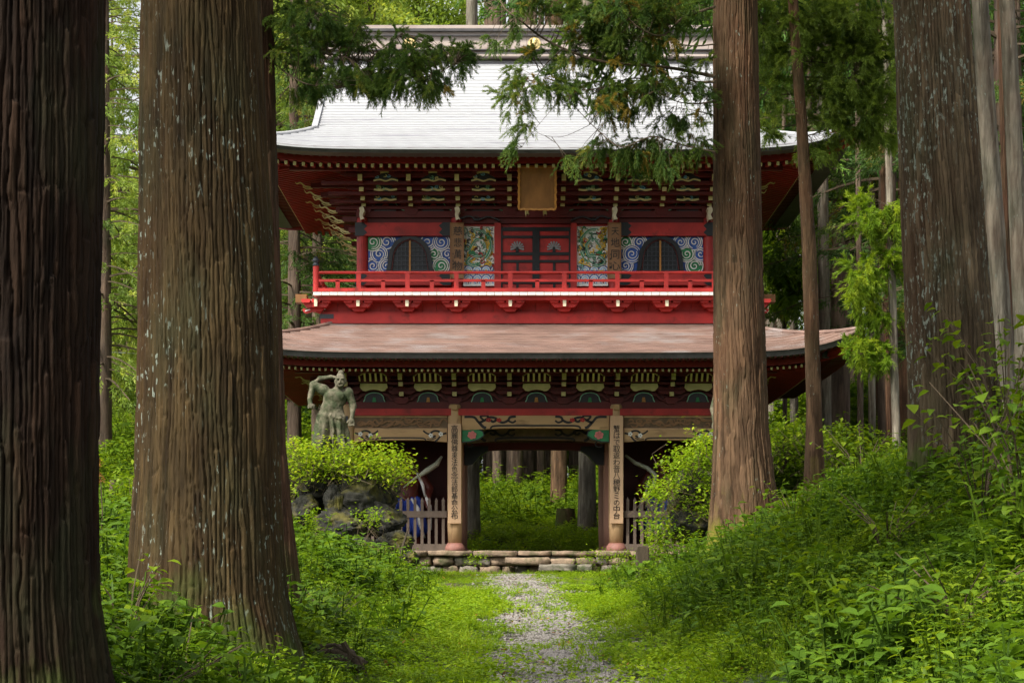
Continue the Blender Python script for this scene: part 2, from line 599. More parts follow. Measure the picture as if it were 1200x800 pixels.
def ell_d(X, Y, Z, c, r):
    k = np.sqrt(((X - c[0]) / r[0]) ** 2 + ((Y - c[1]) / r[1]) ** 2 + ((Z - c[2]) / r[2]) ** 2)
    return (k - 1) * min(r)


def smin(a, b, k):
    h = np.clip(0.5 + 0.5 * (b - a) / k, 0, 1)
    return b * (1 - h) + a * h - k * h * (1 - h)
# ------------------------------------------------------------------ terrain
XC, ZP = 0.585, 2.636                    # gate axis and platform level


def soft(t, k=0.35):
    return k * np.log1p(np.exp(np.clip(t / k, -30, 30)))


def G(x, y, rough=True):
    x, y = np.asarray(x, float), np.asarray(y, float)
    z = -0.12 + 0.044 * np.minimum(y, 49.0)
    back = np.clip(y - 57.4, 0, None)
    z = z + sstep(56.6, 57.6, y) * 0.52 + 0.235 * soft(back - .2, .6) - 0.06 * soft(y - 110, 8)
    gx = np.abs(x - XC)
    near_gate = sstep(43.5, 48.2, y) * (1 - sstep(58, 62, y)) * (1 - sstep(5.6, 8.5, gx))
    hr = 0.50 * soft(x - 1.15 - 1.9 * sstep(26, 41, y) * (1 - sstep(60, 64, y))) - 0.28 * soft(x - 6.2, .8) - 0.12 * soft(x - 14, 2)
    hl = 0.42 * soft(-1.0 - x - 1.0 * sstep(30, 42, y) * (1 - sstep(60, 64, y))) - 0.30 * soft(-3.6 - x, .6) - 0.07 * soft(-12 - x, 2)
    side = (hr + hl) * (1 - near_gate)
    side = side * (1 - 0.92 * sstep(57, 62, y) * (1 - sstep(1.5, 5.5, gx)))
    z = z + side
    z = z - 1.7 * sstep(60, 74, y) * (1 - sstep(78, 110, y)) * (1 - sstep(3, 9, gx))
    z = z + 9.0 * sstep(6, 42, x - 6) * sstep(50, 110, y) * 0.6
    if rough:
        z = z + (fbm(x * 0.9, y * 0.9, 3.3, 5, 3) - 0.5) * 0.22 * (1 - 0.8 * sstep(43, 48, y) * (1 - sstep(57, 59, y)) * (1 - sstep(5, 8, gx)))
    return z


def path_x(y):
    return 0.78 - 0.013 * np.asarray(y) + 0.10 * np.sin(np.asarray(y) * 0.22 + 0.4)


def build_terrain():
    xs = np.concatenate([np.linspace(-300, -30, 12)[:-1], np.linspace(-30, -9, 22)[:-1], np.arange(-9, 16, 0.2), np.linspace(16, 40, 25), np.linspace(44, 300, 12)])
    ys = np.concatenate([np.linspace(-60, 4, 8)[:-1], np.arange(4, 64, 0.2), np.linspace(64, 130, 60)[1:], np.linspace(136, 700, 16)])
    X, Y = np.meshgrid(xs, ys, indexing='ij')
    Z = G(X, Y)
    V = np.stack([X, Y, Z], -1).reshape(-1, 3)
    nx, ny = len(xs), len(ys)
    i = np.arange(nx * ny).reshape(nx, ny)
    Q = np.stack([i[:-1, :-1], i[1:, :-1], i[1:, 1:], i[:-1, 1:]], -1).reshape(-1, 4)
    link('ground', np_mesh('ground', V, Q, M['dirt'], True), kind='structure')
    # the path, a worn sheet just proud of the soil
    ys = np.arange(8, 48.3, 0.15)
    us = np.linspace(-1, 1, 13)
    Yp, Up = np.meshgrid(ys, us, indexing='ij')
    wd = (0.70 + 0.10 * np.sin(Yp * 0.9)) * (1 - .6 * sstep(42, 47, Yp)) + 0.22 * (vnoise(Yp * 1.3, Up * 2, 0.5, 9) - .5)
    Xp = path_x(Yp) + Up * wd
    Zp_ = G(Xp, Yp) + 0.012 * (1 - Up ** 2) + 0.002 - 0.03 * (np.abs(Up) > .95)
    V = np.stack([Xp, Yp, Zp_], -1).reshape(-1, 3)
    i = np.arange(V.shape[0]).reshape(len(ys), len(us))
    Q = np.stack([i[:-1, :-1], i[:-1, 1:], i[1:, 1:], i[1:, :-1]], -1).reshape(-1, 4)
    link('path', np_mesh('path', V, Q, M['path'], True), kind='structure')


build_terrain()
# ------------------------------------------------------------------ the gate (local frame: x from the axis, y from the front columns, z from the platform)
gate = thing('temple_gate', 'two storey vermilion temple gate with white upper roof and carved panels', 'gate', (XC, 50, ZP))


def U(px, Y=50.0):
    return (px - 600) * Y / F - XC


def Zl(py, Y=50.0):
    return CZ + (HZ - py) * Y / F - ZP


def part(mb, name, m, parent=None, **k):
    return mb.build(name, M[m] if isinstance(m, str) else m, parent if parent is not None else gate, **k)


def roof_side(side, ax, yf, yr, bx, iyf, iyr, zfn, up, courses, th=0.035, tmax=1.0, ns=72, t1=None, verge=None):
    """one slope as stepped courses. side: 'f','b','l','r'. t runs from the eave (0) inwards. zfn(t) height."""
    def pos(s, t):
        if side in 'fb':
            if t1 is not None:
                hw = ax + (verge - ax) * min(t / t1, 1.0)
            else:
                hw = ax + (bx - ax) * t
            x = s * hw
            y = yf + (iyf - yf) * t if side == 'f' else yr + (iyr - yr) * t
        else:
            y0, y1 = yf + (iyf - yf) * t, yr + (iyr - yr) * t
            y = (y0 + y1) / 2 + s * (y1 - y0) / 2
            x = (ax + (bx - ax) * t) * (1 if side == 'r' else -1)
        tt = t if t1 is None else min(t / t1, 1.0)
        u = up * (abs(s) ** 9) * (1 - tt) ** 2 + up * 0.06 * (abs(s) ** 2) * (1 - tt)
        sw = 0.16 * (abs(s) ** 7) * (1 - tt) ** 3
        if side in 'fb':
            y += -sw if side == 'f' else sw
        else:
            x += sw if side == 'r' else -sw
        return x, y, zfn(t) + u
    vs, fs = [], []
    for k in range(courses):
        ta, tb = tmax * k / courses, tmax * (k + 1) / courses
        o = len(vs)
        for i in range(ns + 1):
            s = -1 + 2 * i / ns
            a = pos(s, ta)
            b = pos(s, tb)
            jit = 0.004 * math.sin(i * 2.3 + k * 1.7)
            vs += [(a[0], a[1], a[2] - 0.004), (a[0], a[1], a[2] + th + jit), (b[0], b[1], b[2] + 0.004)]
        flip = side in 'fr'
        for i in range(ns):
            q = o + 3 * i
            for r in (0, 1):
                f = (q + r, q + 3 + r, q + 4 + r, q + 1 + r)
                fs.append(f if flip != (side in 'rb') else f[::-1])
    return vs, fs, pos


def eave_edge(mb, pos, ns, h0, h1, back, side):
    """thick layered edge under the eave line"""
    n = ns
    pts = []
    for i in range(n + 1):
        s = -1 + 2 * i / n
        a = pos(s, 0.0)
        c = pos(s, 0.0)
        inx, iny = 0.0, 0.0
        if side == 'f':
            iny = back
        elif side == 'b':
            iny = -back
        elif side == 'l':
            inx = back
        else:
            inx = -back
        pts.append([(a[0], a[1], a[2] + h0), (a[0] + inx * .15, a[1] + iny * .15, a[2] + h1), (a[0] + inx, a[1] + iny, a[2] + h1)])
    vs = [p for q in pts for p in q]
    fs = []
    for i in range(n):
        for r in (0, 1):
            fs.append((3 * i + r, 3 * i + r + 1, 3 * i + r + 4, 3 * i + r + 3))
    mb.face_add(vs, fs)


def rafters(front, posfn, n, side, out0, out1, z0, z1, wd, hh, lim):
    pass


# ---- lower skirt roof
LA, LYF, LYR = 7.57, -2.9, 8.9
LZE, LZT = Zl(413, 47.1), Zl(375.5, 50.0) + 0.02
lower_z = lambda t: LZE + (LZT - LZE) * (0.72 * t + 0.28 * t * t)
roofs = {}
low_roof = MB()
lpos = {}
for sd_ in 'fblr':
    vs, fs, ps = roof_side(sd_, LA, LYF, LYR, 4.72, 0.02, 5.98, lower_z, 0.50, 13)
    low_roof.face_add(vs, fs)
    lpos[sd_] = ps
lr = part(low_roof, 'lower_roof', 'copper')
lr['label'] = 'aged pinkish copper skirt roof'
e = MB()
for sd_ in 'fblr':
    eave_edge(e, lpos[sd_], 72, 0.03, -0.13, 0.5, sd_)
part(e, 'eave_edge', 'eave', lr)

# ---- upper hip-and-gable roof
UA, UYF, UYR = 7.36, -2.7, 8.7
UMID = 3.0
UZE, UZT = Zl(175, 47.3), Zl(69, 53.0)
VERGE = 5.43
T1 = (UA - VERGE) / (UMID - UYF)
upper_z = lambda t: UZE + (UZT - UZE) * (0.62 * t + 0.38 * t * t)
up_roof = MB()
upos = {}
for sd_ in 'fb':
    vs, fs, ps = roof_side(sd_, UA, UYF, UYR, UA, UMID, UMID, upper_z, 0.42, 34, t1=T1, verge=VERGE)
    up_roof.face_add(vs, fs)
    upos[sd_] = ps
tside = T1 * 1.15


def side_z(t):
    return upper_z(t)


for sd_ in 'lr':
    def zf(t):
        return upper_z(t * tside)
    vs, fs, ps = roof_side(sd_, UA, UYF, UYR, UA - tside * (UMID - UYF), UYF + tside * (UMID - UYF), UYR - tside * (UMID - UYF), zf, 0.42, 13)
    up_roof.face_add(vs, fs)
    upos[sd_] = ps
ur = part(up_roof, 'upper_roof', 'skylit_roof')
ur['label'] = 'white metal roof, sky reflection put into its colour'
e = MB()
for sd_ in 'fblr':
    eave_edge(e, upos[sd_], 72, 0.03, -0.075, 0.5, sd_)
part(e, 'eave_edge', 'eave', ur)
# verge boards along the gable
for sx in (-1, 1):
    e = MB()
    g = MB()
    for fb, ymul in (('f', 1), ('b', 1)):
        pts = [upos[fb](sx, T1 + (1 - T1) * k / 16) for k in range(17)]
        for a, b in zip(pts[:-1], pts[1:]):
            e.bar((a[0], a[1], a[2] + 0.0), (b[0], b[1], b[2] + 0.0), 0.14, 0.16)
            g.bar((a[0] - sx * .1, a[1], a[2] - 0.24), (b[0] - sx * .1, b[1], b[2] - 0.24), 0.08, 0.32)
    part(e, 'verge_edge', 'skylit_roof', ur)
    part(g, 'bargeboard', 'red2', ur)
    gx = sx * (VERGE - 0.45)
    gw = MB()
    zg = upper_z(T1)
    yl = UYF + T1 * (UMID - UYF)
    yr_ = UYR - T1 * (UMID - UYF)
    for k in range(12):
        ta, tb = T1 + (1 - T1) * k / 12, T1 + (1 - T1) * (k + 1) / 12
        for yf_, yr2 in ((UYF, 1), (UYR, -1)):
            ya, yb2 = (yf_ + (UMID - yf_) * t for t in (ta, tb))
            gw.face_add([(gx, ya, zg - .2), (gx, yb2, zg - .2), (gx, yb2, upper_z(tb) - .12), (gx, ya, upper_z(ta) - .12)], [(0, 1, 2, 3)])
    part(gw, 'gable_wall', 'red2', ur)
# rounded caps over the hips of both roofs
for posd, par, tm_, m_ in ((lpos, lr, 1.0, 'copper'), (upos, ur, T1, 'skylit_roof')):
    for sx in (-1, 1):
        for fb in 'fb':
            pts = [Vector(posd[fb](sx, tm_ * k / 14)) + Vector((0, 0, .03)) for k in range(15)]
            part(MB().tube(pts, .055, 8), 'hip_cap', m_, par, smooth=True)
# ridge
rd = MB()
yz = lambda py: Zl(py, 53.0)
RL = 5.62
rd.box(-RL, RL, UMID - .30, UMID + .30, yz(66), yz(46.6))
ridge = part(rd, 'ridge', 'ridge')
for nm, hw, a, b, m in (('ridge_foot', .42, 71, 68.6, 'ridge'), ('ridge_line', .36, 68.6, 66, 'eave'), ('ridge_ledge', .38, 63.4, 62.2, 'eave'),
                        ('ridge_ledge', .38, 46.6, 45.2, 'eave'), ('ridge_band', .33, 45.2, 41.6, 'ridge'), ('ridge_line', .42, 41.6, 38.6, 'eave'), ('ridge_cap', .40, 38.6, 34.6, 'ridge')):
    q = MB().box(-RL - hw * .2, RL + hw * .2, UMID - hw, UMID + hw, yz(a), yz(b))
    part(q, nm, m, ridge)
for sx in (-1, 1):
    q = MB().prism([(sx * RL, yz(72)), (sx * (RL + .35), yz(72)), (sx * (RL + .45), yz(56)), (sx * (RL + .3), yz(32)), (sx * RL, yz(30))][::sx], UMID - .28, UMID + .28)
    part(q, 'ridge_end_ornament', 'eave', ridge)
for k in (-1, 0, 1):
    cx, cz = k * 3.27, yz(55.2)
    q = MB()
    pts = [(0.0, 0), (.11, 0), (.14, .02)]
    vs, fs = [], []
    n = 32
    for rr, yy in ((0.02, -.37), (.09, -.36), (.13, -.34), (.165, -.34), (.17, -.29)):
        for i in range(n):
            th = 2 * math.pi * i / n
            r2 = rr * (1 + (.07 * math.cos(16 * th) if rr < .15 else 0))
            vs.append((cx + r2 * math.cos(th), UMID + yy, cz + r2 * math.sin(th)))
    for j in range(4):
        for i in range(n):
            i2 = (i + 1) % n
            fs.append((j * n + i, j * n + i2, (j + 1) * n + i2, (j + 1) * n + i))
    fs.append(tuple(range(n)))
    q.face_add(vs, fs)
    part(q, 'crest', 'leafgold', ridge)


# ---- eaves: soffit boards, rafters with ochre ends, hip rafters
def eaves(pos, ax, yf, yr, z_tip, z_in, wall_x, wall_y0, wall_y1, spacing, up, step_back, fascia_z, parent, slope_f=0.02):
    """base rafters (ends at step_back from the edge) and flying rafters above them, all four sides"""
    fly, base, ends, sof = MB(), MB(), MB(), MB()
    wd = spacing * 0.34
    for sd_ in 'fblr':
        if sd_ in 'fb':
            n = int(2 * (ax - .15) / spacing)
        else:
            n = int((yr - yf - .3) / spacing)
        for i in range(n + 1):
            s = -1 + 2 * (i + .5) / (n + 1)
            e0 = Vector(pos[sd_](s, 0.0))
            lift = e0.z - pos[sd_](0, 0.0)[2]
            if sd_ in 'fb':
                d = Vector((0, 1 if sd_ == 'f' else -1, 0))
                span = (wall_y0 - yf)
                over = max(0.0, abs(e0.x) - wall_x)
            else:
                d = Vector((1 if sd_ == 'l' else -1, 0, 0))
                span = ax - wall_x
                over = max(0.0, wall_y0 - e0.y, e0.y - wall_y1)
            hl = max(0.12, span - over)          # rafters die against the hip rafter
            # flying rafter
            a = Vector((e0.x, e0.y, 0)) + d * 0.10
            b = a + d * (min(step_back + .1, hl) - .10 if hl > .2 else .05)
            za = z_tip + 0.20 + lift
            fly.bar((a.x, a.y, za), (b.x, b.y, za + .03 - lift * .15), wd, wd * 1.2)
            if hl > step_back + 0.05:
                a2 = Vector((e0.x, e0.y, 0)) + d * step_back
                b2 = Vector((e0.x, e0.y, 0)) + d * hl
                fr = (hl - step_back) / (span - step_back)
                zz0 = z_tip + lift * .85
                zz1 = z_tip + (z_in - z_tip) * fr + lift * .85 * (1 - fr)
                base.bar((a2.x, a2.y, zz0), (b2.x, b2.y, zz1), wd, wd * 1.25)
                a3 = a2 - d * .012
                ends.bar((a3.x, a3.y, zz0), (a2.x, a2.y, zz0), wd * 1.02, wd * 1.27)
        # soffit boards + kioi beam
        ns = 60
        for i in range(ns):
            q = []
            for s in (-1 + 2 * i / ns, -1 + 2 * (i + 1) / ns):
                e0 = Vector(pos[sd_](s, 0.0))
                lift = e0.z - pos[sd_](0, 0.0)[2]
                if sd_ in 'fb':
                    d = Vector((0, 1 if sd_ == 'f' else -1, 0))
                    span = wall_y0 - yf
                    over = max(0.0, abs(e0.x) - wall_x)
                else:
                    d = Vector((1 if sd_ == 'l' else -1, 0, 0))
                    span = ax - wall_x
                    over = max(0.0, wall_y0 - e0.y, e0.y - wall_y1)
                hl = max(0.02, span - over)
                e1 = e0 + d * min(step_back, hl)
                e2 = e0 + d * hl
                fr = max(0, (hl - step_back) / (span - step_back))
                e3 = e0 + d * .07
                q.append([(e3.x, e3.y, z_tip + .26 + lift), (e1.x, e1.y, z_tip + .29 + lift * .85), (e1.x, e1.y, z_tip + .075 + lift * .85),
                          (e2.x, e2.y, z_tip + (z_in - z_tip) * fr + .075 + lift * .85 * (1 - fr))])
            for r in range(3):
                sof.face_add([q[0][r], q[1][r], q[1][r + 1], q[0][r + 1]], [(0, 1, 2, 3)])
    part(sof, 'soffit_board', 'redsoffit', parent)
    part(fly, 'flying_rafter', 'red2', parent, kind='stuff')
    part(base, 'rafter', 'redsoffit', parent, kind='stuff')
    part(ends, 'rafter_end', 'yellow', parent, kind='stuff')
    for sx in (-1, 1):
        for fy in ('f', 'b'):
            c = Vector(pos[fy](sx, 0.0))
            wy = wall_y0 if fy == 'f' else wall_y1
            lift = c.z - pos[fy](0, 0)[2]
            h = MB()
            di = (Vector((sx * wall_x, wy, 0)) - Vector((c.x, c.y, 0)))
            p0 = Vector((c.x, c.y, 0)) + di * 0.06
            p1 = Vector((c.x, c.y, 0)) + di * 0.25
            p2 = Vector((c.x, c.y, 0)) + di
            h.bar((p0.x, p0.y, z_tip + .14 + lift), (p1.x, p1.y, z_tip + .10 + lift * .8), 0.16, 0.18)
            h.bar((p1.x, p1.y, z_tip - .04 + lift * .8), (p2.x, p2.y, z_in - .05), 0.2, 0.24)
            hp = part(h, 'hip_rafter', 'red2', parent)
            t = MB()
            t2 = MB()
            dn = di.normalized()
            a = p1 - dn * .01
            b = p1 - dn * .06
            t.bar((a.x, a.y, z_tip - .04 + lift * .8), (b.x, b.y, z_tip - .04 + lift * .8), 0.21, 0.25)
            a = p0 - dn * .01
            b = p0 - dn * .05
            t2.bar((a.x, a.y, z_tip + .14 + lift), (b.x, b.y, z_tip + .14 + lift), 0.17, 0.19)
            part(t, 'hip_rafter_cap', 'bluegrey', hp)
            part(t2, 'hip_rafter_cap', 'bluegrey', hp)


eaves(lpos, LA, LYF, LYR, Zl(434, 48.0), Zl(434, 48.0) + .22, 4.69, 0.0, 6.0, 0.142, .5, 0.9, 0, lr)
eaves(upos, UA, UYF, UYR, Zl(194.5, 48.2), Zl(194.5, 48.2) + .38, 4.36, 0.5, 5.5, 0.204, .42, 0.9, 0, ur)
# ------------------------------------------------------------------ lower storey
CX = [-4.69, -2.01, 2.01, 4.69]
for yy in (0.0, 3.0, 6.0):
    for i, x in enumerate(CX):
        cm = 'wood' if yy == 0 else 'pinkwood'
        c = MB().lathe([(.17, .20), (.185, .7), (.185, 2.2), (.175, 3.6), (.15, 3.66)], (x, yy, 0), 20)
        co = part(c, 'column', cm, smooth=False)
        co.data.polygons.foreach_set('use_smooth', [len(p.vertices) == 4 for p in co.data.polygons])
        b = MB().lathe([(.23, 0), (.25, .03), (.255, .09), (.23, .15), (.20, .19), (.19, .21)], (x, yy, 0), 20)
        part(b, 'column_base', 'soban', co, smooth=True)
        if yy == 0 and abs(x) < 3:
            q = MB().cbox((x, -.22, Zl(478)), (.13, .12, .13))
            part(q, 'peg', 'woodh', co)
# long red beams above the columns
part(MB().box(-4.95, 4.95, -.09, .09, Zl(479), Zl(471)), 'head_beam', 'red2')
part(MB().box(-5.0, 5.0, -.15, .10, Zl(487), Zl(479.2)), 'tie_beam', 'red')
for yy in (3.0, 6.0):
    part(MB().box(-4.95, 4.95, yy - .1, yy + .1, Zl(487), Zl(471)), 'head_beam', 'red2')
for sx in (-1, 1):
    part(MB().box(sx * 4.79 - .1, sx * 4.79 + .1, .1, 5.9, Zl(486), Zl(474)), 'side_beam', 'red2')
    part(MB().box(sx * 2.01 - .08, sx * 2.01 + .08, .1, 5.9, Zl(503), Zl(488)), 'cross_beam', 'wood')
# ceiling over the passage and bays
part(MB().box(-4.7, 4.7, .1, 5.9, Zl(471), Zl(469)), 'ceiling', 'red2')


def px_pts(l, Y=50.0):
    return [(U(a, Y), Zl(b, Y)) for a, b in l]


def smooth_pts(p, n=8):
    out = []
    m = len(p)
    for i in range(m - 1):
        p0, p1, p2, p3 = p[max(i - 1, 0)], p[i], p[i + 1], p[min(i + 2, m - 1)]
        for k in range(n):
            t = k / n
            out.append(tuple(.5 * (2 * p1[j] + (p2[j] - p0[j]) * t + (2 * p0[j] - 5 * p1[j] + 4 * p2[j] - p3[j]) * t * t + (3 * p1[j] - p0[j] - 3 * p2[j] + p3[j]) * t ** 3) for j in (0, 1)))
    out.append(p[-1])
    return out


# side bays: carved transom, painted beam, fence behind which a guardian stands
for sx in (-1, 1):
    x0, x1 = sorted((sx * 4.51, sx * 2.20))
    tr = part(MB().box(x0, x1, -.02, .05, Zl(503), Zl(487.2)), 'carved_transom', 'carve')
    rr = random.Random(5 + sx)
    rel = MB()
    for k in range(26):
        cx = x0 + .12 + (x1 - x0 - .24) * (k + .5) / 26
        cz = Zl(495) + rr.uniform(-.07, .07)
        if k % 3 == 0:
            pts = spiral(cx, cz, .10, .015, rr.uniform(0, 6), rr.uniform(8, 11), 20, .7)
        else:
            pts = smooth_pts([(cx - .15, cz + rr.uniform(-.08, .08)), (cx - .04, cz + .06 * rr.choice((-1, 1))), (cx + .06, cz + rr.uniform(-.05, .05)), (cx + .17, cz + rr.uniform(-.09, .09))], 6)
        rel.ribbon(pts, [.012 + .03 * math.sin(math.pi * i / (len(pts) - 1)) for i in range(len(pts))], -.05 - rr.uniform(0, .02), -.01)
    part(rel, 'relief_waves', 'oldboard', tr, kind='stuff')
    fr = MB()
    fr.box(x0, x1, -.06, .02, Zl(489), Zl(487.1)).box(x0, x1, -.06, .02, Zl(503.2), Zl(501.6))
    part(fr, 'transom_frame', 'wood', tr)
    # painted rainbow beam with an arched underside
    n = 24
    poly = [(x0, Zl(518)), ]
    for i in range(n + 1):
        t = i / n
        poly.append((x0 + (x1 - x0) * t, Zl(518) + .05 * float(sstep(.0, .25, min(t, 1 - t)))))
    poly += [(x1, Zl(503.4)), (x0, Zl(503.4))]
    bm_ = part(MB().prism(poly[1:], -.12, .12), 'rainbow_beam', 'woodh')
    ink, wh = MB(), MB()
    xm = (x0 + x1) / 2
    ink.ribbon(smooth_pts([(xm - .62, Zl(516.4)), (xm - .54, Zl(513.6)), (xm, Zl(513.2)), (xm + .54, Zl(513.6)), (xm + .62, Zl(516.4))], 6), .035, -.128, -.118)
    for s2 in (-1, 1):
        ex = xm + s2 * 1.02
        f = lambda u, v: (ex - s2 * u, Zl(510.5) + v)
        ink.ribbon(smooth_pts([f(-.12, .06), f(.0, .02), f(.1, -.10), f(.17, -.15)], 6), [.045] * 19, -.128, -.118)
        ink.ribbon(smooth_pts([f(.0, .02), f(.07, .10), f(.2, .11), f(.3, .02), f(.22, -.04), f(.15, .0)], 6), .048, -.128, -.118)
        ink.ribbon(smooth_pts([f(.24, .03), f(.36, .05), f(.46, .12)], 6), .04, -.128, -.118)
        ink.ribbon(smooth_pts([f(.14, -.06), f(.26, -.10), f(.36, -.08)], 6), .022, -.129, -.118)
        for (u, v) in ((.02, .035), (.27, .0)):
            for k in range(5):
                a = k * 1.257
                c = f(u + .035 * math.cos(a), v + .035 * math.sin(a))
                wh.prism([(c[0] + .026 * math.cos(b), c[1] + .026 * math.sin(b)) for b in np.linspace(0, 2 * math.pi, 7)[:-1]], -.136, -.12)
    part(ink, 'painted_curls', 'ink', bm_, kind='stuff')
    part(wh, 'painted_flowers', 'white', bm_, kind='stuff')
    # outer nose of the end column with painted cloud
    q = MB().box(sx * 4.88 - .02, sx * 4.88 + .3, -.08, .08, Zl(503), Zl(487)) if sx > 0 else MB().box(-5.18, -4.86, -.08, .08, Zl(503), Zl(487))
    nz = part(q, 'beam_nose', 'carve')
    ink = MB().ribbon(spiral(sx * 5.03, Zl(495), .11, .02, 0, 8, 24, .8), .03, -.095, -.078)
    part(ink, 'painted_curl', 'blue', nz)
    part(MB().box(sx * 4.69 - .03, sx * 4.69 + .03, -.21, -.17, Zl(497), Zl(488)), 'nail_cover', 'bluegrey')
    # boards closing the bay: back, side and passage side
    n = 12
    for k in range(n):
        a = x0 - .1 + (x1 - x0 + .2) * k / n
        b = x0 - .1 + (x1 - x0 + .2) * (k + 1) / n
        part(MB().box(a - .004, b + .004, 2.95 + .008 * (k % 2), 3.02 + .003 * (k % 2), 0.05, Zl(488)), 'wall_board', 'red2')
    for k in range(12):
        a, b = .2 + 2.7 * k / 12, .2 + 2.7 * (k + 1) / 12
        part(MB().box(sx * 4.69 - .03, sx * 4.69 + .03, a + .004, b - .004, 0.05, Zl(488)), 'wall_board', 'red2')
        part(MB().box(sx * 2.01 - .025, sx * 2.01 + .025, a + .004, b - .004, 0.05, Zl(518)), 'wall_board', 'pinkwood')
# central passage beams
n = 32


def arch_beam(x0, x1, zt, zb, rise, y0, y1, m, name):
    poly = []
    for i in range(n + 1):
        t = i / n
        poly.append((x0 + (x1 - x0) * t, zb + rise * float(sstep(0.02, .3, min(t, 1 - t)))))
    poly += [(x1, zt), (x0, zt)]
    return part(MB().prism(poly, y0, y1), name, m)


def curls(parent, x0, x1, zc, yf, m='ink', sc_=1.0):
    ink = MB()
    for s2 in (-1, 1):
        e = (x1 if s2 > 0 else x0)
        f = lambda u, v: (e - s2 * u * sc_, zc + v * sc_)
        ink.ribbon(smooth_pts([f(.06, .11), f(.3, .10), f(.42, -.02), f(.55, .02), f(.7, .10), f(.86, .06), f(.78, -.01), f(.70, .04)], 6), .03 * 2.0 * sc_, yf, yf + .012)
        ink.ribbon(smooth_pts([f(.42, -.02), f(.52, -.13), f(.60, -.17)], 6), .035 * 2.0 * sc_, yf, yf + .012)
        ink.ribbon(smooth_pts([f(.55, .02), f(.46, .12), f(.62, .14), f(.66, .08)], 6), .026 * 2.0 * sc_, yf, yf + .012)
        ink.ribbon(smooth_pts([f(.84, .05), f(1.0, -.03), f(1.14, .02), f(1.2, .10), f(1.34, .12)], 6), .03 * 2.0 * sc_, yf, yf + .012)
        ink.ribbon(smooth_pts([f(1.14, .02), f(1.26, -.03), f(1.34, .02)], 6), .024 * 2.0 * sc_, yf, yf + .012)
    part(ink, 'painted_curls', m, parent, kind='stuff')


b1 = arch_beam(-1.83, 1.83, Zl(487.2), Zl(504), .05, -.13, .13, 'woodh', 'rainbow_beam')
curls(b1, -1.83, 1.83, Zl(494), -.142)
ink = MB().ribbon(smooth_pts([(-1.12, Zl(503)), (-1.05, Zl(499.6)), (-.7, Zl(499)), (0, Zl(499)), (.7, Zl(499)), (1.05, Zl(499.6)), (1.12, Zl(503))], 6), .045, -.142, -.13)
part(ink, 'painted_line', 'ink', b1)
fl = MB()
for s2 in (-1, 1):
    for u in (.66, .92):
        for k in range(5):
            a = k * 1.257
            fl.prism([(s2 * (1.83 - u) + .04 * math.cos(a) + .028 * math.cos(b), Zl(492.5) + .03 * math.sin(a) + .028 * math.sin(b)) for b in np.linspace(0, 2 * math.pi, 7)[:-1]], -.15, -.13)
part(fl, 'painted_flowers', 'red', b1, kind='stuff')
b2 = arch_beam(-1.85, 1.85, Zl(503.5, 51.3), Zl(519.5, 51.3), .08, 1.1, 1.4, 'carve', 'rainbow_beam')
curls(b2, -1.85, 1.85, Zl(509.5, 51.3), 1.088)
ink = MB().ribbon(smooth_pts([(-1.0, Zl(518, 51.3)), (-.9, Zl(514.2, 51.3)), (0, Zl(513.4, 51.3)), (.9, Zl(514.2, 51.3)), (1.0, Zl(518, 51.3))], 6), .05, 1.088, 1.1)
part(ink, 'painted_line', 'ink', b2)
b3 = arch_beam(-1.9, 1.9, Zl(519, 53), Zl(530, 53), .06, 2.9, 3.1, 'red2', 'rainbow_beam')
b4 = arch_beam(-1.9, 1.9, Zl(514, 56), Zl(530, 56), .08, 5.9, 6.1, 'carve', 'rainbow_beam')
for sx in (-1, 1):
    # bracket arms hanging in the corners of the passage
    for (Y, py0, py1, run) in ((53.0, 527, 545, .62), (56.0, 528, 541, .5)):
        poly = [(0, Zl(py1, Y)), (run * .35, Zl(py1 - 1, Y)), (run * .7, Zl((py0 * 1.3 + py1 * .7) / 2, Y)), (run, Zl(py0 + 1, Y)), (run, Zl(py0 - 4, Y)), (0, Zl(py0 - 4, Y))]
        poly = [(sx * (1.84 - a), b) for a, b in poly]
        if sx < 0:
            pass
        part(MB().prism(poly if sx < 0 else poly[::-1], Y - 50 - .12, Y - 50 + .12), 'corner_bracket', 'black')
    # green nose with a pink flower
    xx = sx * 1.83
    poly = [(0, .17), (.40, .17), (.52, .10), (.55, 0), (.42, -.09), (.2, -.15), (0, -.16)]
    poly = [(xx - sx * a, Zl(510.5) + b) for a, b in poly]
    nz = part(MB().prism(poly, -.10, .16), 'flower_nose', 'green')
    rim = MB().ribbon([(a, b) for a, b in poly[1:]] , .025, -.115, -.10)
    part(rim, 'nose_rim', 'black', nz)
    petals = MB()
    for k in range(6):
        a = k * 1.047 + .3
        petals.prism([(xx - sx * .25 + .065 * math.cos(a) + .05 * math.cos(b), Zl(510) + .06 * math.sin(a) + .045 * math.sin(b)) for b in np.linspace(0, 2 * math.pi, 9)[:-1]], -.13, -.11 + .002 * k)
    petals.prism([(xx - sx * .25 + .035 * math.cos(b), Zl(510) + .03 * math.sin(b)) for b in np.linspace(0, 2 * math.pi, 9)[:-1]], -.14, -.13)
    part(petals, 'painted_peony', 'pink', nz, kind='stuff')
    ink = MB().ribbon(spiral(xx - sx * .2, Zl(522, 51), .15, .02, 1, 8, 24, .7), .03, .6, .64)
    part(ink, 'carved_curl', 'ink', b2)

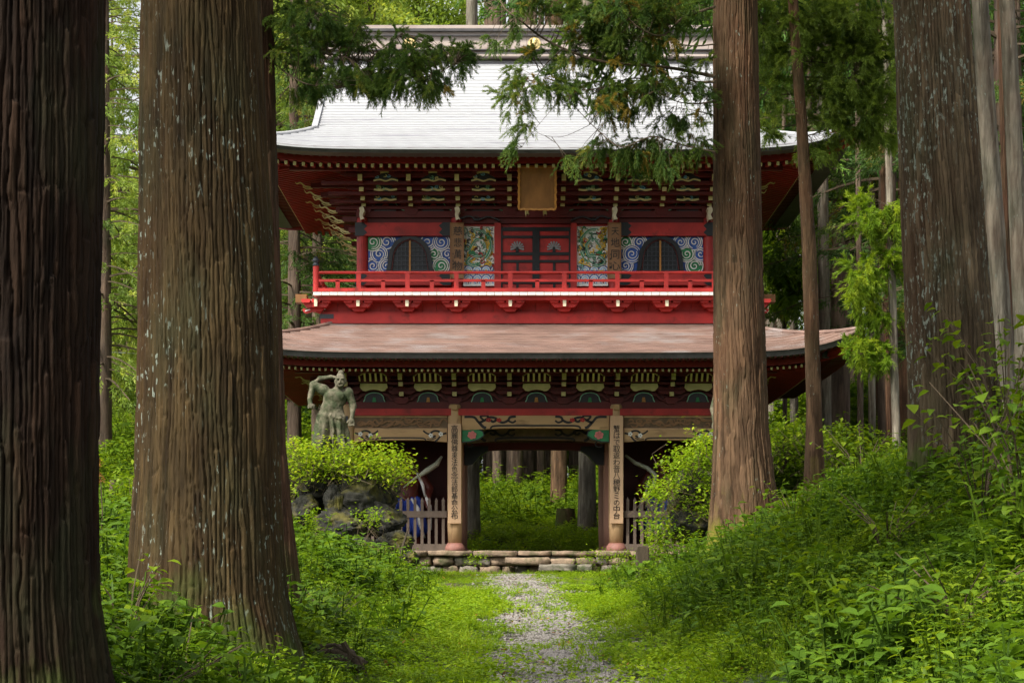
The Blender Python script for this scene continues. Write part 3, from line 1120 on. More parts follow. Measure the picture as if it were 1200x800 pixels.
# the tall sign boards on the two inner columns
LS = '高麗佛尊來法色念法郎基命公布'
RS = '蟹はで取返わ音八穂野ミの中台'
for sx, s, ln in ((-1, LS, 'tall pale board with a column of brush writing'), (1, RS, 'tall pale board with a column of brush writing')):
    top = Zl(488) if sx > 0 else Zl(497)
    b = part(MB().box(sx * 2.01 - .165, sx * 2.01 + .165, -.26, -.20, Zl(613.5), top), 'sign_board', 'board', bevel=.01)
    signtext(s, sx * 2.01, -.268, Zl(500), Zl(609), .185, M['ink'], b)

# ------------------------------------------------------------------ bracket zone, lower storey
BX = [U(p) for p in (407, 471, 533, 597, 660, 722, 786, 848)]
STEP = [(461.5, -.30), (450, -.60), (441, -.92)]          # photo row, depth of the ochre arm ends
part(MB().box(-4.8, 4.8, .02, .08, Zl(471), Zl(432)), 'bracket_wall', 'red2')


def bracket_set(x, y_w, steps, Yf, big, sgn=1, tips='yellow', wdt=.10):
    """stepped bracket complex: arms pushing forward with painted ends, cross arms and bearing blocks"""
    r = MB()
    tp = []
    bk = MB()
    zs = []
    for k, (py, yo) in enumerate(steps):
        Yt = Yf + yo
        z = Zl(py, Yt)
        zs.append((yo, z))
        hh = .095 if not (big and k == len(steps) - 1) else .15
        r.box(x - wdt / 2, x + wdt / 2, y_w + yo, y_w + .05, z - hh / 2, z + hh / 2)
        tp.append(MB())
        tp[-1].box(x - wdt / 2 - .004, x + wdt / 2 + .004, y_w + yo - .02, y_w + yo - .001, z - hh / 2 - .004, z + hh / 2 + .004)
        # cross arm carried by this step, boat shaped
        ya = y_w + yo + .14
        la = .34 + .05 * k
        zz = z + hh / 2 + .01
        poly = [(x - la, zz + .05), (x - la, zz + .015), (x - la * .72, zz - .05), (x + la * .72, zz - .05), (x + la, zz + .015), (x + la, zz + .05)]
        r.prism(poly, ya - .05, ya + .05)
        for bxx in (-la * .86, 0, la * .86):
            bk.prism([(x + bxx - .05, zz + .05), (x + bxx + .05, zz + .05), (x + bxx + .075, zz + .10), (x + bxx + .075, zz + .14), (x + bxx - .075, zz + .14), (x + bxx - .075, zz + .10)], ya - .07, ya + .07)
    # big bearing block at the bottom
    z0 = zs[0][1] - .13
    bk.prism([(x - .10, z0 - .10), (x + .10, z0 - .10), (x + .17, z0 - .03), (x + .17, z0 + .06), (x - .17, z0 + .06), (x - .17, z0 - .03)], y_w - .16, y_w + .12)
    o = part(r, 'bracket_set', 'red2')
    part(bk, 'bearing_blocks', 'red2', o, kind='stuff')
    for q in tp:
        part(q, 'arm_end', tips, o)
    return o


for x in BX:
    bracket_set(x, 0.0, STEP, 50.0, True)
for (py, yo) in ((456, -.16), (446, -.46)):
    part(MB().box(-5.2, 5.2, yo - .05, yo + .05, Zl(py, 50 + yo) - .035, Zl(py, 50 + yo) + .035), 'through_beam', 'red2')
part(MB().box(-5.9, 5.9, -.98, -.84, Zl(436.5, 49), Zl(434, 49) + .03), 'eave_purlin', 'red2')
for i in range(7):
    xm = (BX[i] + BX[i + 1]) / 2
    # ochre bars curving up to the purlin
    rib = MB()
    for k, px in enumerate((-15.5, -9.5, -3.2, 3.2, 9.5, 15.5)):
        xx = xm + px / 47
        top = 434.5 if abs(px) < 12 else 440.5
        w_ = .05 if abs(px) < 12 else .035
        za, zb = Zl(446.3, 49.5), Zl(top, 49.25)
        rib.bar((xx, -.50, za), (xx, -.74, zb), w_, .03)
    for s2 in (-1, 1):
        rib.bar((xm + s2 * 9 / 47, -.70, Zl(434.8, 49.3)), (xm + s2 * 14.5 / 47, -.66, Zl(439.5, 49.3)), .03, .03)
        rib.bar((xm + s2 * 2 / 47, -.74, Zl(433.6, 49.3)), (xm + s2 * 9 / 47, -.72, Zl(434.8, 49.3)), .025, .03)
    part(rib, 'curved_ribs', 'yellow', kind='stuff')
    zc = Zl(453, 49.6)
    poly = [(-.27, -.09), (-.2, -.105), (-.1, -.07), (0, -.06), (.1, -.07), (.2, -.105), (.27, -.09), (.345, -.01), (.33, .085), (-.33, .085), (-.345, -.01)]
    part(MB().prism([(xm + a, zc + b) for a, b in poly], -.36, -.28), 'painted_slab', 'yellow')
    # frog-leg strut with ochre outline
    arc = [(xm + .24 * math.cos(a), Zl(471.5) + .235 * math.sin(a) ** .6) for a in np.linspace(.12, math.pi - .12, 18)]
    fg = part(MB().prism(arc + [(xm - .24, Zl(471.5)), (xm + .24, Zl(471.5))], -.10, -.03), 'frog_leg_strut', 'black')
    part(MB().ribbon([(xm - .27, Zl(471.3))] + arc[::-1] + [(xm + .27, Zl(471.3))], .022, -.125, -.10), 'strut_outline', 'jade', fg)
    leg = MB()
    for s2 in (-1, 1):
        leg.ribbon(smooth_pts([(xm + s2 * .20, Zl(462)), (xm + s2 * .32, Zl(463.5)), (xm + s2 * .42, Zl(468)), (xm + s2 * .58, Zl(470))], 6), [.07 - .002 * k for k in range(19)], -.09, -.04)
    part(leg, 'strut_legs', 'red2', fg, kind='stuff')
    part(MB().prism([(xm - .05, Zl(471.4)), (xm + .05, Zl(471.4)), (xm + .03, Zl(466)), (xm - .03, Zl(466))], -.13, -.10), 'strut_carving', 'plaqueedge' if i % 2 else 'green', fg)

# side brackets, seen end-on at the left and right of both storeys
def side_bracket(sx, xw, y, zs, tipm, curly):
    r, tp = MB(), MB()
    for k, (z, out) in enumerate(zs):
        r.box(*sorted((sx * xw, sx * (xw + out))), y - .05, y + .05, z - .06, z + .06)
        e = sx * (xw + out)
        if curly:
            tp.ribbon(smooth_pts([(e - sx * .02, z - .05), (e + sx * .14, z - .02), (e + sx * .26, z + .07), (e + sx * .36, z + .05), (e + sx * .42, z + .13)], 5), [.042 - .0014 * i for i in range(21)], y - .03, y + .03)
            tp.ribbon(smooth_pts([(e - sx * .04, z - .075), (e + sx * .10, z - .085), (e + sx * .2, z - .03)], 5), .014, y - .034, y + .034)
        else:
            tp.box(*sorted((e, e + sx * .02)), y - .055, y + .055, z - .065, z + .065)
    o = part(r, 'side_bracket', 'red2')
    part(tp, 'carved_nose' if curly else 'arm_end', tipm, o)


for sx in (-1, 1):
    for y in (0.0, 1.5, 3.0, 4.5, 6.0):
        side_bracket(sx, 4.72, y, [(Zl(461), .3), (Zl(450, 49.6), .6), (Zl(441, 49.3), .9)], 'yellow', True)
        if y in (0.0, 3.0, 6.0): side_bracket(sx, 4.40, .5 + y * .83, [(Zl(270, 50.5), .30), (Zl(257, 50.5), .45), (Zl(246, 50.5), .62), (Zl(234, 50.2), .78), (Zl(222, 49.8), 1.0), (Zl(209, 49.6), 1.25)], 'yellow', True)
part(MB().box(-4.86, -4.80, .1, 5.9, Zl(471), Zl(434)), 'bracket_wall', 'red2')
part(MB().box(4.80, 4.86, .1, 5.9, Zl(471), Zl(434)), 'bracket_wall', 'red2')

# ------------------------------------------------------------------ balcony
BH, BY = 5.40, -.72
bal = part(MB().box(-BH - .04, BH + .04, BY - .14, 6.6, Zl(347.2, 49.4), Zl(344.6, 49.4)), 'balcony_floor', 'pinkwood')
n = 54
for k in range(n):                                # plank ends along the edge, their sunlight put in as white
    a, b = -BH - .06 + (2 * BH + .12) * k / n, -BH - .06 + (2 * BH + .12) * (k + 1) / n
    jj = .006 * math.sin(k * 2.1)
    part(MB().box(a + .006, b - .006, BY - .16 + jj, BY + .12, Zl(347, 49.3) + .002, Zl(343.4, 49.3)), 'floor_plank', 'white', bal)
part(MB().box(-BH + .1, BH - .1, BY - .04, BY + .08, Zl(352.5, 49.4), Zl(347.3, 49.4)), 'floor_joist', 'red')
part(MB().box(-BH + .04, BH - .04, BY + .16, BY + .28, Zl(354, 49.6), Zl(352.6, 49.6)), 'floor_beam', 'red')
yb = -.26
nb = 30
for k in range(nb):
    a, b = -5.26 + 10.52 * k / nb, -5.26 + 10.52 * (k + 1) / nb
    part(MB().box(a + .003, b - .003, yb + .004 * (k % 3), yb + .06, Zl(368.2), Zl(352.5)), 'skirt_board', 'red')
part(MB().box(-5.3, 5.3, -.34, -.22, Zl(369.6), Zl(367.6)), 'skirt_rail', 'red')
part(MB().box(-5.32, 5.32, -.37, -.2, Zl(381), Zl(369.8)), 'skirt_beam', 'red')
for sx in (-1, 1):
    part(MB().box(sx * 5.24 - .03, sx * 5.24 + .03, .05, 6.0, Zl(376), Zl(350)), 'skirt_board', 'red')
    part(MB().box(*sorted((sx * 5.0, sx * 5.34)), -.385, -.19, Zl(375.6), Zl(370.4)), 'black_fitting', 'bluegrey')
BB = [372, 421, 478, 535, 598, 661, 723, 780, 836, 884]
for i, p in enumerate(BB):
    x = U(p, 49.7)
    r = MB()
    z = Zl(354.3, 49.6)
    for k in (-1, 0, 1):
        r.prism([(x + k * .25 - .085, z - .045), (x + k * .25 + .085, z - .045), (x + k * .25 + .11, z - .01), (x + k * .25 + .11, z + .045), (x + k * .25 - .11, z + .045), (x + k * .25 - .11, z - .01)], -.70, -.30)
    z = Zl(358.6, 49.7)
    r.prism([(x - .30, z + .05), (x - .32, z + .01), (x - .24, z - .07), (x + .24, z - .07), (x + .32, z + .01), (x + .30, z + .05)], -.62, -.27)
    z = Zl(364.5, 49.9)
    r.prism([(x - .17, z + .05), (x - .17, z), (x - .11, z - .06), (x + .11, z - .06), (x + .17, z), (x + .17, z + .05)], -.50, -.24)
    r.box(x - .05, x + .05, -.72, -.24, Zl(361, 49.6), Zl(354, 49.6))
    o = part(r, 'balcony_bracket', 'red')
    part(MB().prism([(x - .036, Zl(361, 49.6)), (x + .036, Zl(361, 49.6)), (x + .042, Zl(356, 49.6)), (x + .036, Zl(352.5, 49.6)), (x - .036, Zl(352.5, 49.6)), (x - .042, Zl(356, 49.6))], -.75, -.72), 'white_nose', 'cream', o)
for sx in (-1, 1):
    q = MB()
    q.box(*sorted((sx * 5.2, sx * 5.62)), -.35, -.22, Zl(363, 49.7), Zl(358.6, 49.7))
    part(q, 'corner_nose', 'white')
    for pz in (354, 365):
        q = MB().ribbon(smooth_pts([(sx * 5.3, Zl(pz + 2, 49.7)), (sx * 5.5, Zl(pz - 1, 49.7)), (sx * 5.68, Zl(pz + 1, 49.7)), (sx * 5.74, Zl(pz - 2.5, 49.7))], 5), .07, -.42, -.30)
        o = part(q, 'corner_curl', 'red')
        q = MB().ribbon(smooth_pts([(sx * 5.36, Zl(pz + .6, 49.7)), (sx * 5.52, Zl(pz - 1.8, 49.7)), (sx * 5.70, Zl(pz + .2, 49.7))], 5), .022, -.44, -.42)
        part(q, 'curl_edge', 'white', o)
    part(MB().cbox((sx * 5.85, .2, Zl(349, 50)), (.28, .3, .2)), 'beam_end', 'plaque')
# railing
for nm, py, hh, ww in (('top_rail', 320.6, .062, .075), ('middle_rail', 330, .06, .07), ('base_rail', 341, .085, .10)):
    z = Zl(py, 49.45)
    ext = .16 if nm == 'top_rail' else .0
    if nm == 'top_rail':
        q = MB().tube([(-BH, BY, z), (BH, BY, z)], .036, 8)
    else:
        q = MB().box(-BH, BH, BY - ww / 2, BY + ww / 2, z - hh / 2, z + hh / 2)
    part(q, nm, 'red', bal)
    for sx in (-1, 1):
        part(MB().box(sx * BH - ww / 2, sx * BH + ww / 2, BY + .05, 6.5, z - hh / 2 + .002, z + hh / 2 - .002), nm, 'red', bal)
zt, zm, zb = Zl(322, 49.45), Zl(330, 49.45), Zl(343, 49.45)
for p in BB[1:-1]:
    x = U(p, 49.45)
    part(MB().box(x - .055, x + .055, BY - .045, BY + .045, zb, zt), 'rail_post', 'red', bal)
    part(MB().prism([(x - .08, zt), (x + .08, zt), (x + .09, zt + .03), (x - .09, zt + .03)], BY - .05, BY + .05), 'rail_saddle', 'red', bal)
for a, b in zip(BB[:-1], BB[1:]):
    x = U((a + b) / 2, 49.45)
    part(MB().box(x - .05, x + .05, BY - .035, BY + .035, zb, zm), 'rail_strut', 'red', bal)
for k in range(1, 7):
    for sx in (-1, 1):
        part(MB().box(sx * BH - .045, sx * BH + .045, BY + k - .05, BY + k + .05, zb, zt), 'rail_post', 'red', bal)
for sx in (-1, 1):
    x = sx * BH
    c = part(MB().lathe([(.075, 0), (.075, Zl(313, 49.45) - zb)], (x, BY, zb), 14), 'corner_post', 'red', bal)
    part(MB().lathe([(.085, 0), (.085, .05), (.06, .06), (.06, .09), (.085, .11), (.09, .15), (.06, .20), (.015, .235)], (x, BY, Zl(313.2, 49.45)), 14), 'finial', 'bluegrey', c, smooth=True)

# ------------------------------------------------------------------ upper storey
YW = 0.5
W = 50.5
PX = [U(p, W) for p in (424.5, 535, 719.5, 830.5)]
for yy in (YW, 3.0, 5.5):
    for x in PX:
        part(MB().lathe([(.14, Zl(345, W)), (.14, Zl(246, W))], (x, yy, 0), 18), 'upper_column', 'red', smooth=False)
part(MB().box(-4.25, 4.25, YW + .06, YW + .12, Zl(345, W), Zl(246, W)), 'upper_wall', 'red')
for sx in (-1, 1):
    part(MB().box(sx * 4.3 - .04, sx * 4.3 + .04, YW + .14, 5.36, Zl(345, W), Zl(246, W)), 'upper_wall', 'red')
part(MB().box(-4.25, 4.25, 5.4, 5.46, Zl(345, W), Zl(246, W)), 'upper_wall', 'red')
part(MB().box(-4.5, 4.5, YW - .14, YW + .05, Zl(256, W), Zl(248.6, W)), 'head_beam', 'red2')
part(MB().box(-4.4, 4.4, YW - .04, YW + .05, Zl(262, W), Zl(256.2, W)), 'lintel_board', 'red2')
for sx in (-1, 1):
    for pya, pyb in ((277.5, 262.3), (335, 320.8)):
        x0, x1 = sorted((sx * 4.52, sx * 2.12))
        bb = part(MB().box(x0, x1, YW - .165, YW - .02, Zl(pya, W), Zl(pyb, W)), 'wall_beam', 'red')
        zc = (Zl(pya, W) + Zl(pyb, W)) / 2
        hh = (Zl(pyb, W) - Zl(pya, W)) / 2 + .006
        for s2, xe in ((1, x0), (-1, x1)):
            poly = [(xe - s2 * .005, zc - hh), (xe + s2 * .20, zc - hh), (xe + s2 * .30, zc - hh * .5), (xe + s2 * .22, zc), (xe + s2 * .30, zc + hh * .5), (xe + s2 * .20, zc + hh), (xe - s2 * .005, zc + hh)]
            part(MB().prism(poly if s2 > 0 else poly[::-1], YW - .175, YW - .163), 'black_fitting', 'black', bb)
    # kibana noses
for p in (424.5, 536, 720, 831):
    x = U(p, W - .3)
    poly = []
    q = MB()
    q.ribbon(smooth_pts([(x - .02, Zl(247, W)), (x + .01, Zl(251, W)), (x - .015, Zl(256, W)), (x + .02, Zl(261.5, W))], 5), [.10 + .02 * math.sin(i * .45) for i in range(16)], YW - .52, YW - .16)
    part(q, 'column_nose', 'cream')


def swirl_panel(x0, x1, z0, z1, cut, y, rows, seed, parent):
    """carved cloud panel: overlapping curls, each a blue or green disc carrying one white spiral; cut(x, z) true where the window is"""
    rr = random.Random(seed)
    nx_, nz_ = rows
    cs = []
    for j in range(nz_):
        for i in range(nx_):
            cx = x0 + (x1 - x0) * (i + .5 + (.3 if j % 2 else -.15)) / nx_
            cz = z1 - (z1 - z0) * (j + .45) / nz_
            R = .66 * (z1 - z0) / nz_ * rr.uniform(.9, 1.15)
            cs.append((cx, cz, R, 'blue' if (i + j * 2) % 3 else 'green'))
    rr.shuffle(cs)
    cs = [c for c in cs if not cut(c[0], c[1])] + [c for c in cs if cut(c[0], c[1])][:0]
    mb = {'white': MB(), 'blue': MB(), 'green': MB()}
    for k, (cx, cz, R, m) in enumerate(cs):
        later = cs[k + 1:]
        disc = []
        for a in np.linspace(0, 2 * math.pi, 25)[:-1]:
            p = (cx + R * math.cos(a), cz + R * math.sin(a))
            p = (min(max(p[0], x0), x1), min(max(p[1], z0), z1))
            for _ in range(12):
                if not cut(*p):
                    break
                p = (p[0] + (cx - p[0]) * .12, p[1] + (cz - p[1]) * .12)
            disc.append(p)
        mb[m].prism(disc, y - .004 - .0016 * k, y)
        d, a0 = rr.choice((-1, 1)), rr.uniform(0, 6.28)
        circ = [(cx + R * math.cos(a), cz + R * math.sin(a)) for a in np.linspace(0, 2 * math.pi, 40)]
        for pts in (circ, [(cx + R * .78 * math.cos(a), cz + R * .78 * math.sin(a)) for a in np.linspace(a0, a0 + 5.6, 36)], spiral(cx, cz, R * .60, R * .08, a0, a0 + d * 9.0, 50)):
            run = []
            for p in pts + [None]:
                if p is not None and x0 < p[0] < x1 and z0 < p[1] < z1 and not cut(*p) and not any(math.hypot(p[0] - q[0], p[1] - q[1]) < q[2] * .97 for q in later):
                    run.append(p)
                else:
                    if len(run) > 2:
                        L = len(run)
                        mb['white'].ribbon(run, [.025 * (.45 + .55 * math.sin(math.pi * (t + .5) / L)) for t in range(L)], y - .045, y - .002)
                    run = []
    for m, q in mb.items():
        if q.v:
            part(q, {'white': 'cloud_lines', 'blue': 'blue_clouds', 'green': 'green_clouds'}[m], m, parent, kind='stuff')


for sx, (pa, pb, pl, pr) in ((-1, (431.5, 527.5, 456.5, 504.5)), (1, (727.5, 824, 749, 798))):
    x0, x1 = U(pa, W), U(pb, W)
    z0, z1 = Zl(319.5, W), Zl(277.8, W)
    pan = part(MB().box(x0, x1, YW - .0, YW + .05, z0 - .2, z1), 'cloud_panel', 'white')
    part(MB().box(x0, x1, YW - .012, YW, z0, z1), 'panel_ground', 'blue', pan)
    wl, wr = U(pl, W), U(pr, W)
    xc, hw, zt_ = (wl + wr) / 2, (wr - wl) / 2, Zl(277.6, W)

    def outline(g, n_=28):
        """bell-shaped window outline grown by g, from bottom left over the top to bottom right"""
        half = [(1.06, 0), (.98, .25), (.94, .45), (.86, .62), (.66, .80), (.36, .92), (.12, .965), (0, 1.0)]
        pts = [(xc - (hw + g) * a, z0 + (zt_ + g - z0) * b) for a, b in half]
        pts += [(xc + (hw + g) * a, z0 + (zt_ + g - z0) * b) for a, b in half[::-1][1:]]
        return smooth_pts(pts, 4)

    def cut(x, z, g=.05):
        a = abs(x - xc) / (hw + g)
        b = (z - z0) / (zt_ + g - z0)
        return a < float(np.interp(b, [0, .25, .45, .62, .80, .92, .965, 1.0], [1.06, .98, .94, .86, .66, .36, .12, 0]))

    swirl_panel(x0, x1, z0, z1, cut, YW - .014, (6, 3), 3 + sx, pan)
    win = part(MB().prism(outline(0.0)[::-1], YW - .055, YW - .01), 'bell_window', 'black')
    part(MB().ribbon(outline(.0), .10, YW - .11, YW - .03), 'window_frame', 'black', win)
    part(MB().ribbon([p for p in outline(-.075)], .014, YW - .118, YW - .05), 'window_inner_line', 'red2', win)
    lat = MB()
    for k in range(-4, 5):
        xx = xc + k * .105
        if abs(xx - xc) < hw * .8:
            top = z0 + (zt_ - z0) * (.86 if abs(k) < 3 else (.74 if abs(k) < 4 else .6))
            part(MB().box(xx - .013, xx + .013, YW - .088, YW - .056, z0, top), 'lattice_bar', 'bluegrey', win)
    for k in range(7):
        zz = z0 + .06 + k * .115
        half = hw * float(np.interp((zz - z0) / (zt_ - z0), [0, .45, .62, .8, .92], [.92, .84, .76, .55, .25]))
        part(MB().box(xc - half, xc + half, YW - .082, YW - .058, zz - .011, zz + .011), 'lattice_bar', 'bluegrey', win)
    part(MB().box(xc - .022, xc + .022, YW - .10, YW - .06, z0, z0 + (zt_ - z0) * .88), 'brass_strip', 'plaqueedge', win)

# dragon panels either side of the door
def dragon_panel(x0, x1, z0, z1, y, seed, flip):
    rr = random.Random(seed)
    pan = part(MB().box(x0, x1, y, y + .05, z0, z1), 'dragon_panel', 'white')
    wv = {}

    def rb(m, pts, wd, lift, nm):
        pts = [(min(max(a, x0 + .01), x1 - .01), min(max(b, z0 + .01), z1 - .01)) for a, b in pts]
        wv.setdefault((m, nm), MB()).ribbon(pts, wd, y - lift, y)
    Wd, H = x1 - x0, z1 - z0
    f = lambda u, v: (x0 + Wd * ((1 - u) if flip else u), z0 + H * v)
    # dark gaps and cloud scrolls
    for k in range(60):
        u, v = rr.random(), rr.uniform(.32, .98)
        c = f(u, v)
        rb('black', smooth_pts([(c[0] - .05, c[1] + rr.uniform(-.04, .04)), c, (c[0] + .05, c[1] + rr.uniform(-.04, .04))], 4), .018, .008, 'dark_line')
    for k in range(20):
        c = f(rr.random(), rr.uniform(.3, .97))
        a0 = rr.uniform(0, 6)
        rb('jade', spiral(c[0], c[1], .085, .02, a0, a0 + 6.5, 18), .022, .014, 'scroll')
        rb('black', spiral(c[0], c[1], .10, .035, a0, a0 + 5.5, 18), .010, .018, 'dark_line')
    # flames
    for k in range(26):
        c = f(rr.choice((rr.uniform(.05, .3), rr.uniform(.65, .95))), rr.uniform(.3, .95))
        d = rr.uniform(-.1, .1)
        rb('gold', smooth_pts([(c[0], c[1] - .12), (c[0] + d, c[1] - .03), (c[0] - d * .6, c[1] + .05), (c[0] + d * .5, c[1] + .13)], 5), [.03 * math.sin(math.pi * (i + .7) / 17) + .006 for i in range(16)], .022, 'flame')
    for k in range(7):
        c = f(rr.uniform(.15, .85), rr.uniform(.3, .9))
        rb('red2', smooth_pts([(c[0] - .07, c[1] - .05), (c[0], c[1] + .01), (c[0] + .07, c[1] + .05)], 4), .045, .017, 'red_fold')
    # dragon body: three passes of one serpentine, each narrower and prouder
    body = smooth_pts([f(.18, .60), f(.42, .78), f(.68, .70), f(.62, .52), f(.32, .50), f(.12, .40), f(.40, .34), f(.78, .50), f(.9, .74), f(.62, .93), f(.3, .95)], 9)
    L = len(body)
    wdt = [.045 + .045 * math.sin(math.pi * (i + 1) / (L + 1)) for i in range(L)]
    rb('jade', body, wdt, .034, 'dragon_body')
    rb('green', body, [w * .55 for w in wdt], .044, 'dragon_back')
    rb('white', [(a + .012, b - .01) for a, b in body], [w * .12 for w in wdt], .05, 'dragon_belly_line')
    for i in range(2, L - 2, 3):
        a = body[i]
        dx, dz = body[i + 1][0] - a[0], body[i + 1][1] - a[1]
        l = math.hypot(dx, dz) or 1
        rb('gold', [(a[0] - dz / l * .05, a[1] + dx / l * .05), (a[0] - dz / l * .085, a[1] + dx / l * .085)], [.02, .006], .03, 'dragon_spine')
    for k in range(34):
        u, v = rr.random(), rr.uniform(.28, .98)
        c = f(u, v)
        a0 = rr.uniform(0, 6)
        m_ = rr.choice(('white', 'white', 'gold', 'green', 'jade', 'red', 'black'))
        rb(m_, spiral(c[0], c[1], rr.uniform(.04, .075), .02, a0, a0 + rr.uniform(2.5, 5), 10), [.008 + .022 * math.sin(math.pi * (i + .6) / 10.5) for i in range(10)], .048 + .001 * k, 'flourish')
    hd = f(.25, .55)
    rb('green', [(hd[0] - .09, hd[1] - .02), (hd[0], hd[1] + .03), (hd[0] + .10, hd[1] - .01)], [.05, .12, .05], .06, 'dragon_head')
    rb('gold', smooth_pts([(hd[0], hd[1] + .05), (hd[0] + .05, hd[1] + .13), (hd[0] + .13, hd[1] + .16)], 5), .02, .062, 'dragon_horn')
    rb('red', [(hd[0] - .11, hd[1] - .035), (hd[0] - .02, hd[1] - .045)], .02, .066, 'dragon_mouth')
    rb('gold', [f(.05, .22), f(.95, .40)], .03, .03, 'staff')
    # waves at the foot
    for j in range(4):
        for i in range(4):
            c = f((i + .5 * (j % 2)) / 3.4, .03 + j * .075)
            for q in range(4):
                r = .125 - .028 * q
                rb(('blue', 'white', 'skyblue', 'white')[q], spiral(c[0], c[1], r, r * .9, .1, 3.05, 12), .026, .012 + .006 * j + .002 * q, 'wave')
    for (m, nm), mb in wv.items():
        part(mb, nm, m, pan, kind='stuff')
    part(MB().ribbon([(x0, z0), (x1, z0), (x1, z1), (x0, z1), (x0, z0)], .02, y - .03, y), 'panel_edge', 'white', pan)


dragon_panel(U(543.5, W), U(579, W), Zl(335, W), Zl(266, W), YW - .03, 4, False)
dragon_panel(U(676, W), U(712, W), Zl(335, W), Zl(266, W), YW - .03, 8, True)
# upper sign boards
for sx, s, pa, pb in ((-1, '慈悲萬物', 528, 543.2), (1, '天地同心', 712.4, 727.2)):
    x0, x1 = U(pa, W - .2), U(pb, W - .2)
    b = part(MB().box(x0, x1, YW - .26, YW - .20, Zl(328, W), Zl(263.5, W)), 'sign_board', 'oldboard')
    fr = MB()
    fr.box(x0 - .012, x0 + .02, YW - .275, YW - .20, Zl(328.3, W), Zl(263, W)).box(x1 - .02, x1 + .012, YW - .275, YW - .20, Zl(328.3, W), Zl(263, W))
    fr.box(x0 + .02, x1 - .02, YW - .274, YW - .2, Zl(264.6, W), Zl(263.1, W))
    part(fr, 'board_edge', 'plaque', b)
    signtext(s, (x0 + x1) / 2 + .02, YW - .268, Zl(267, W), Zl(321, W), .24, M['ink'], b)
    signtext('十二月吉日' if sx < 0 else '大本山書', x0 + .065, YW - .268, Zl(298, W), Zl(318, W), .07, M['ink'], b, 'small_character')
# centre door
zq = lambda p: Zl(p, W)
xq = lambda p: U(p, W)
door = part(MB().box(xq(587), xq(668.5), YW - .06, YW + .0, zq(343), zq(267)), 'door', 'red')
for a, b in ((579.3, 587), (668.5, 675.8)):
    part(MB().box(xq(a), xq(b), YW - .12, YW + .05, zq(343), zq(262.4)), 'door_post', 'red')
yk = YW - .10
for a, b, p0, p1, nm in ((587, 589, 343, 267, 'door_stile'), (666.5, 668.5, 343, 267, 'door_stile'), (623.8, 632.2, 343, 267, 'door_stile')):
    part(MB().box(xq(a), xq(b), yk, YW - .05, zq(p0), zq(p1)), nm, 'black', door)
for (a, b) in ((589, 623.8), (632.2, 666.5)):
    for p0, p1 in ((271.5, 267), (279.8, 276.8), (299.8, 296.2), (308.3, 305.2), (321.5, 318.4), (333, 329.5)):
        part(MB().box(xq(a), xq(b), yk + .006, YW - .055, zq(p0), zq(p1)), 'door_rail', 'black', door)
    part(MB().box(xq((a + b) / 2 - 1.4), xq((a + b) / 2 + 1.4), yk + .012, YW - .052, zq(318.4), zq(308.3)), 'door_muntin', 'black', door)
    part(MB().box(xq((a + b) / 2 - 1.4), xq((a + b) / 2 + 1.4), yk + .012, YW - .052, zq(343), zq(333)), 'door_muntin', 'black', door)
    cx, cz = xq((a + b) / 2 - .3), zq(291.5)
    fan = MB()
    for k in range(9):
        a_ = math.radians(-12 + 204 * k / 8)
        tip = (cx + .155 * math.cos(a_), cz + .155 * math.sin(a_))
        fan.ribbon([(cx + .035 * math.cos(a_), cz + .035 * math.sin(a_)), (cx + .11 * math.cos(a_), cz + .11 * math.sin(a_)), tip], [.012, .034, .03], YW - .10, YW - .06)
        fan.prism([(tip[0] + .022 * math.cos(t), tip[1] + .022 * math.sin(t)) for t in np.linspace(0, 6.283, 9)[:-1]], YW - .105, YW - .06)
    part(fan, 'fan_crest', 'silver', door, kind='stuff')
    part(MB().prism([(cx - .04, cz - .09), (cx + .04, cz - .09), (cx + .03, cz + .03), (cx - .03, cz + .03)], YW - .11, YW - .06), 'crest_boss', 'black', door)
# curled carving over the door bay
ink = MB()
for sx in (-1, 1):
    f = lambda u, v: (sx * u, zq(257.5) + v)
    ink.ribbon(smooth_pts([f(1.9, .0), f(1.65, .06), f(1.45, -.03), f(1.2, .05), f(1.0, .0), f(.9, -.05)], 6), .035, YW - .16, YW - .04)
    ink.ribbon(spiral(sx * 1.5, zq(257.5), .08, .02, 0, 7), .02, YW - .155, YW - .04)
part(ink, 'carved_vine', 'black', kind='stuff')

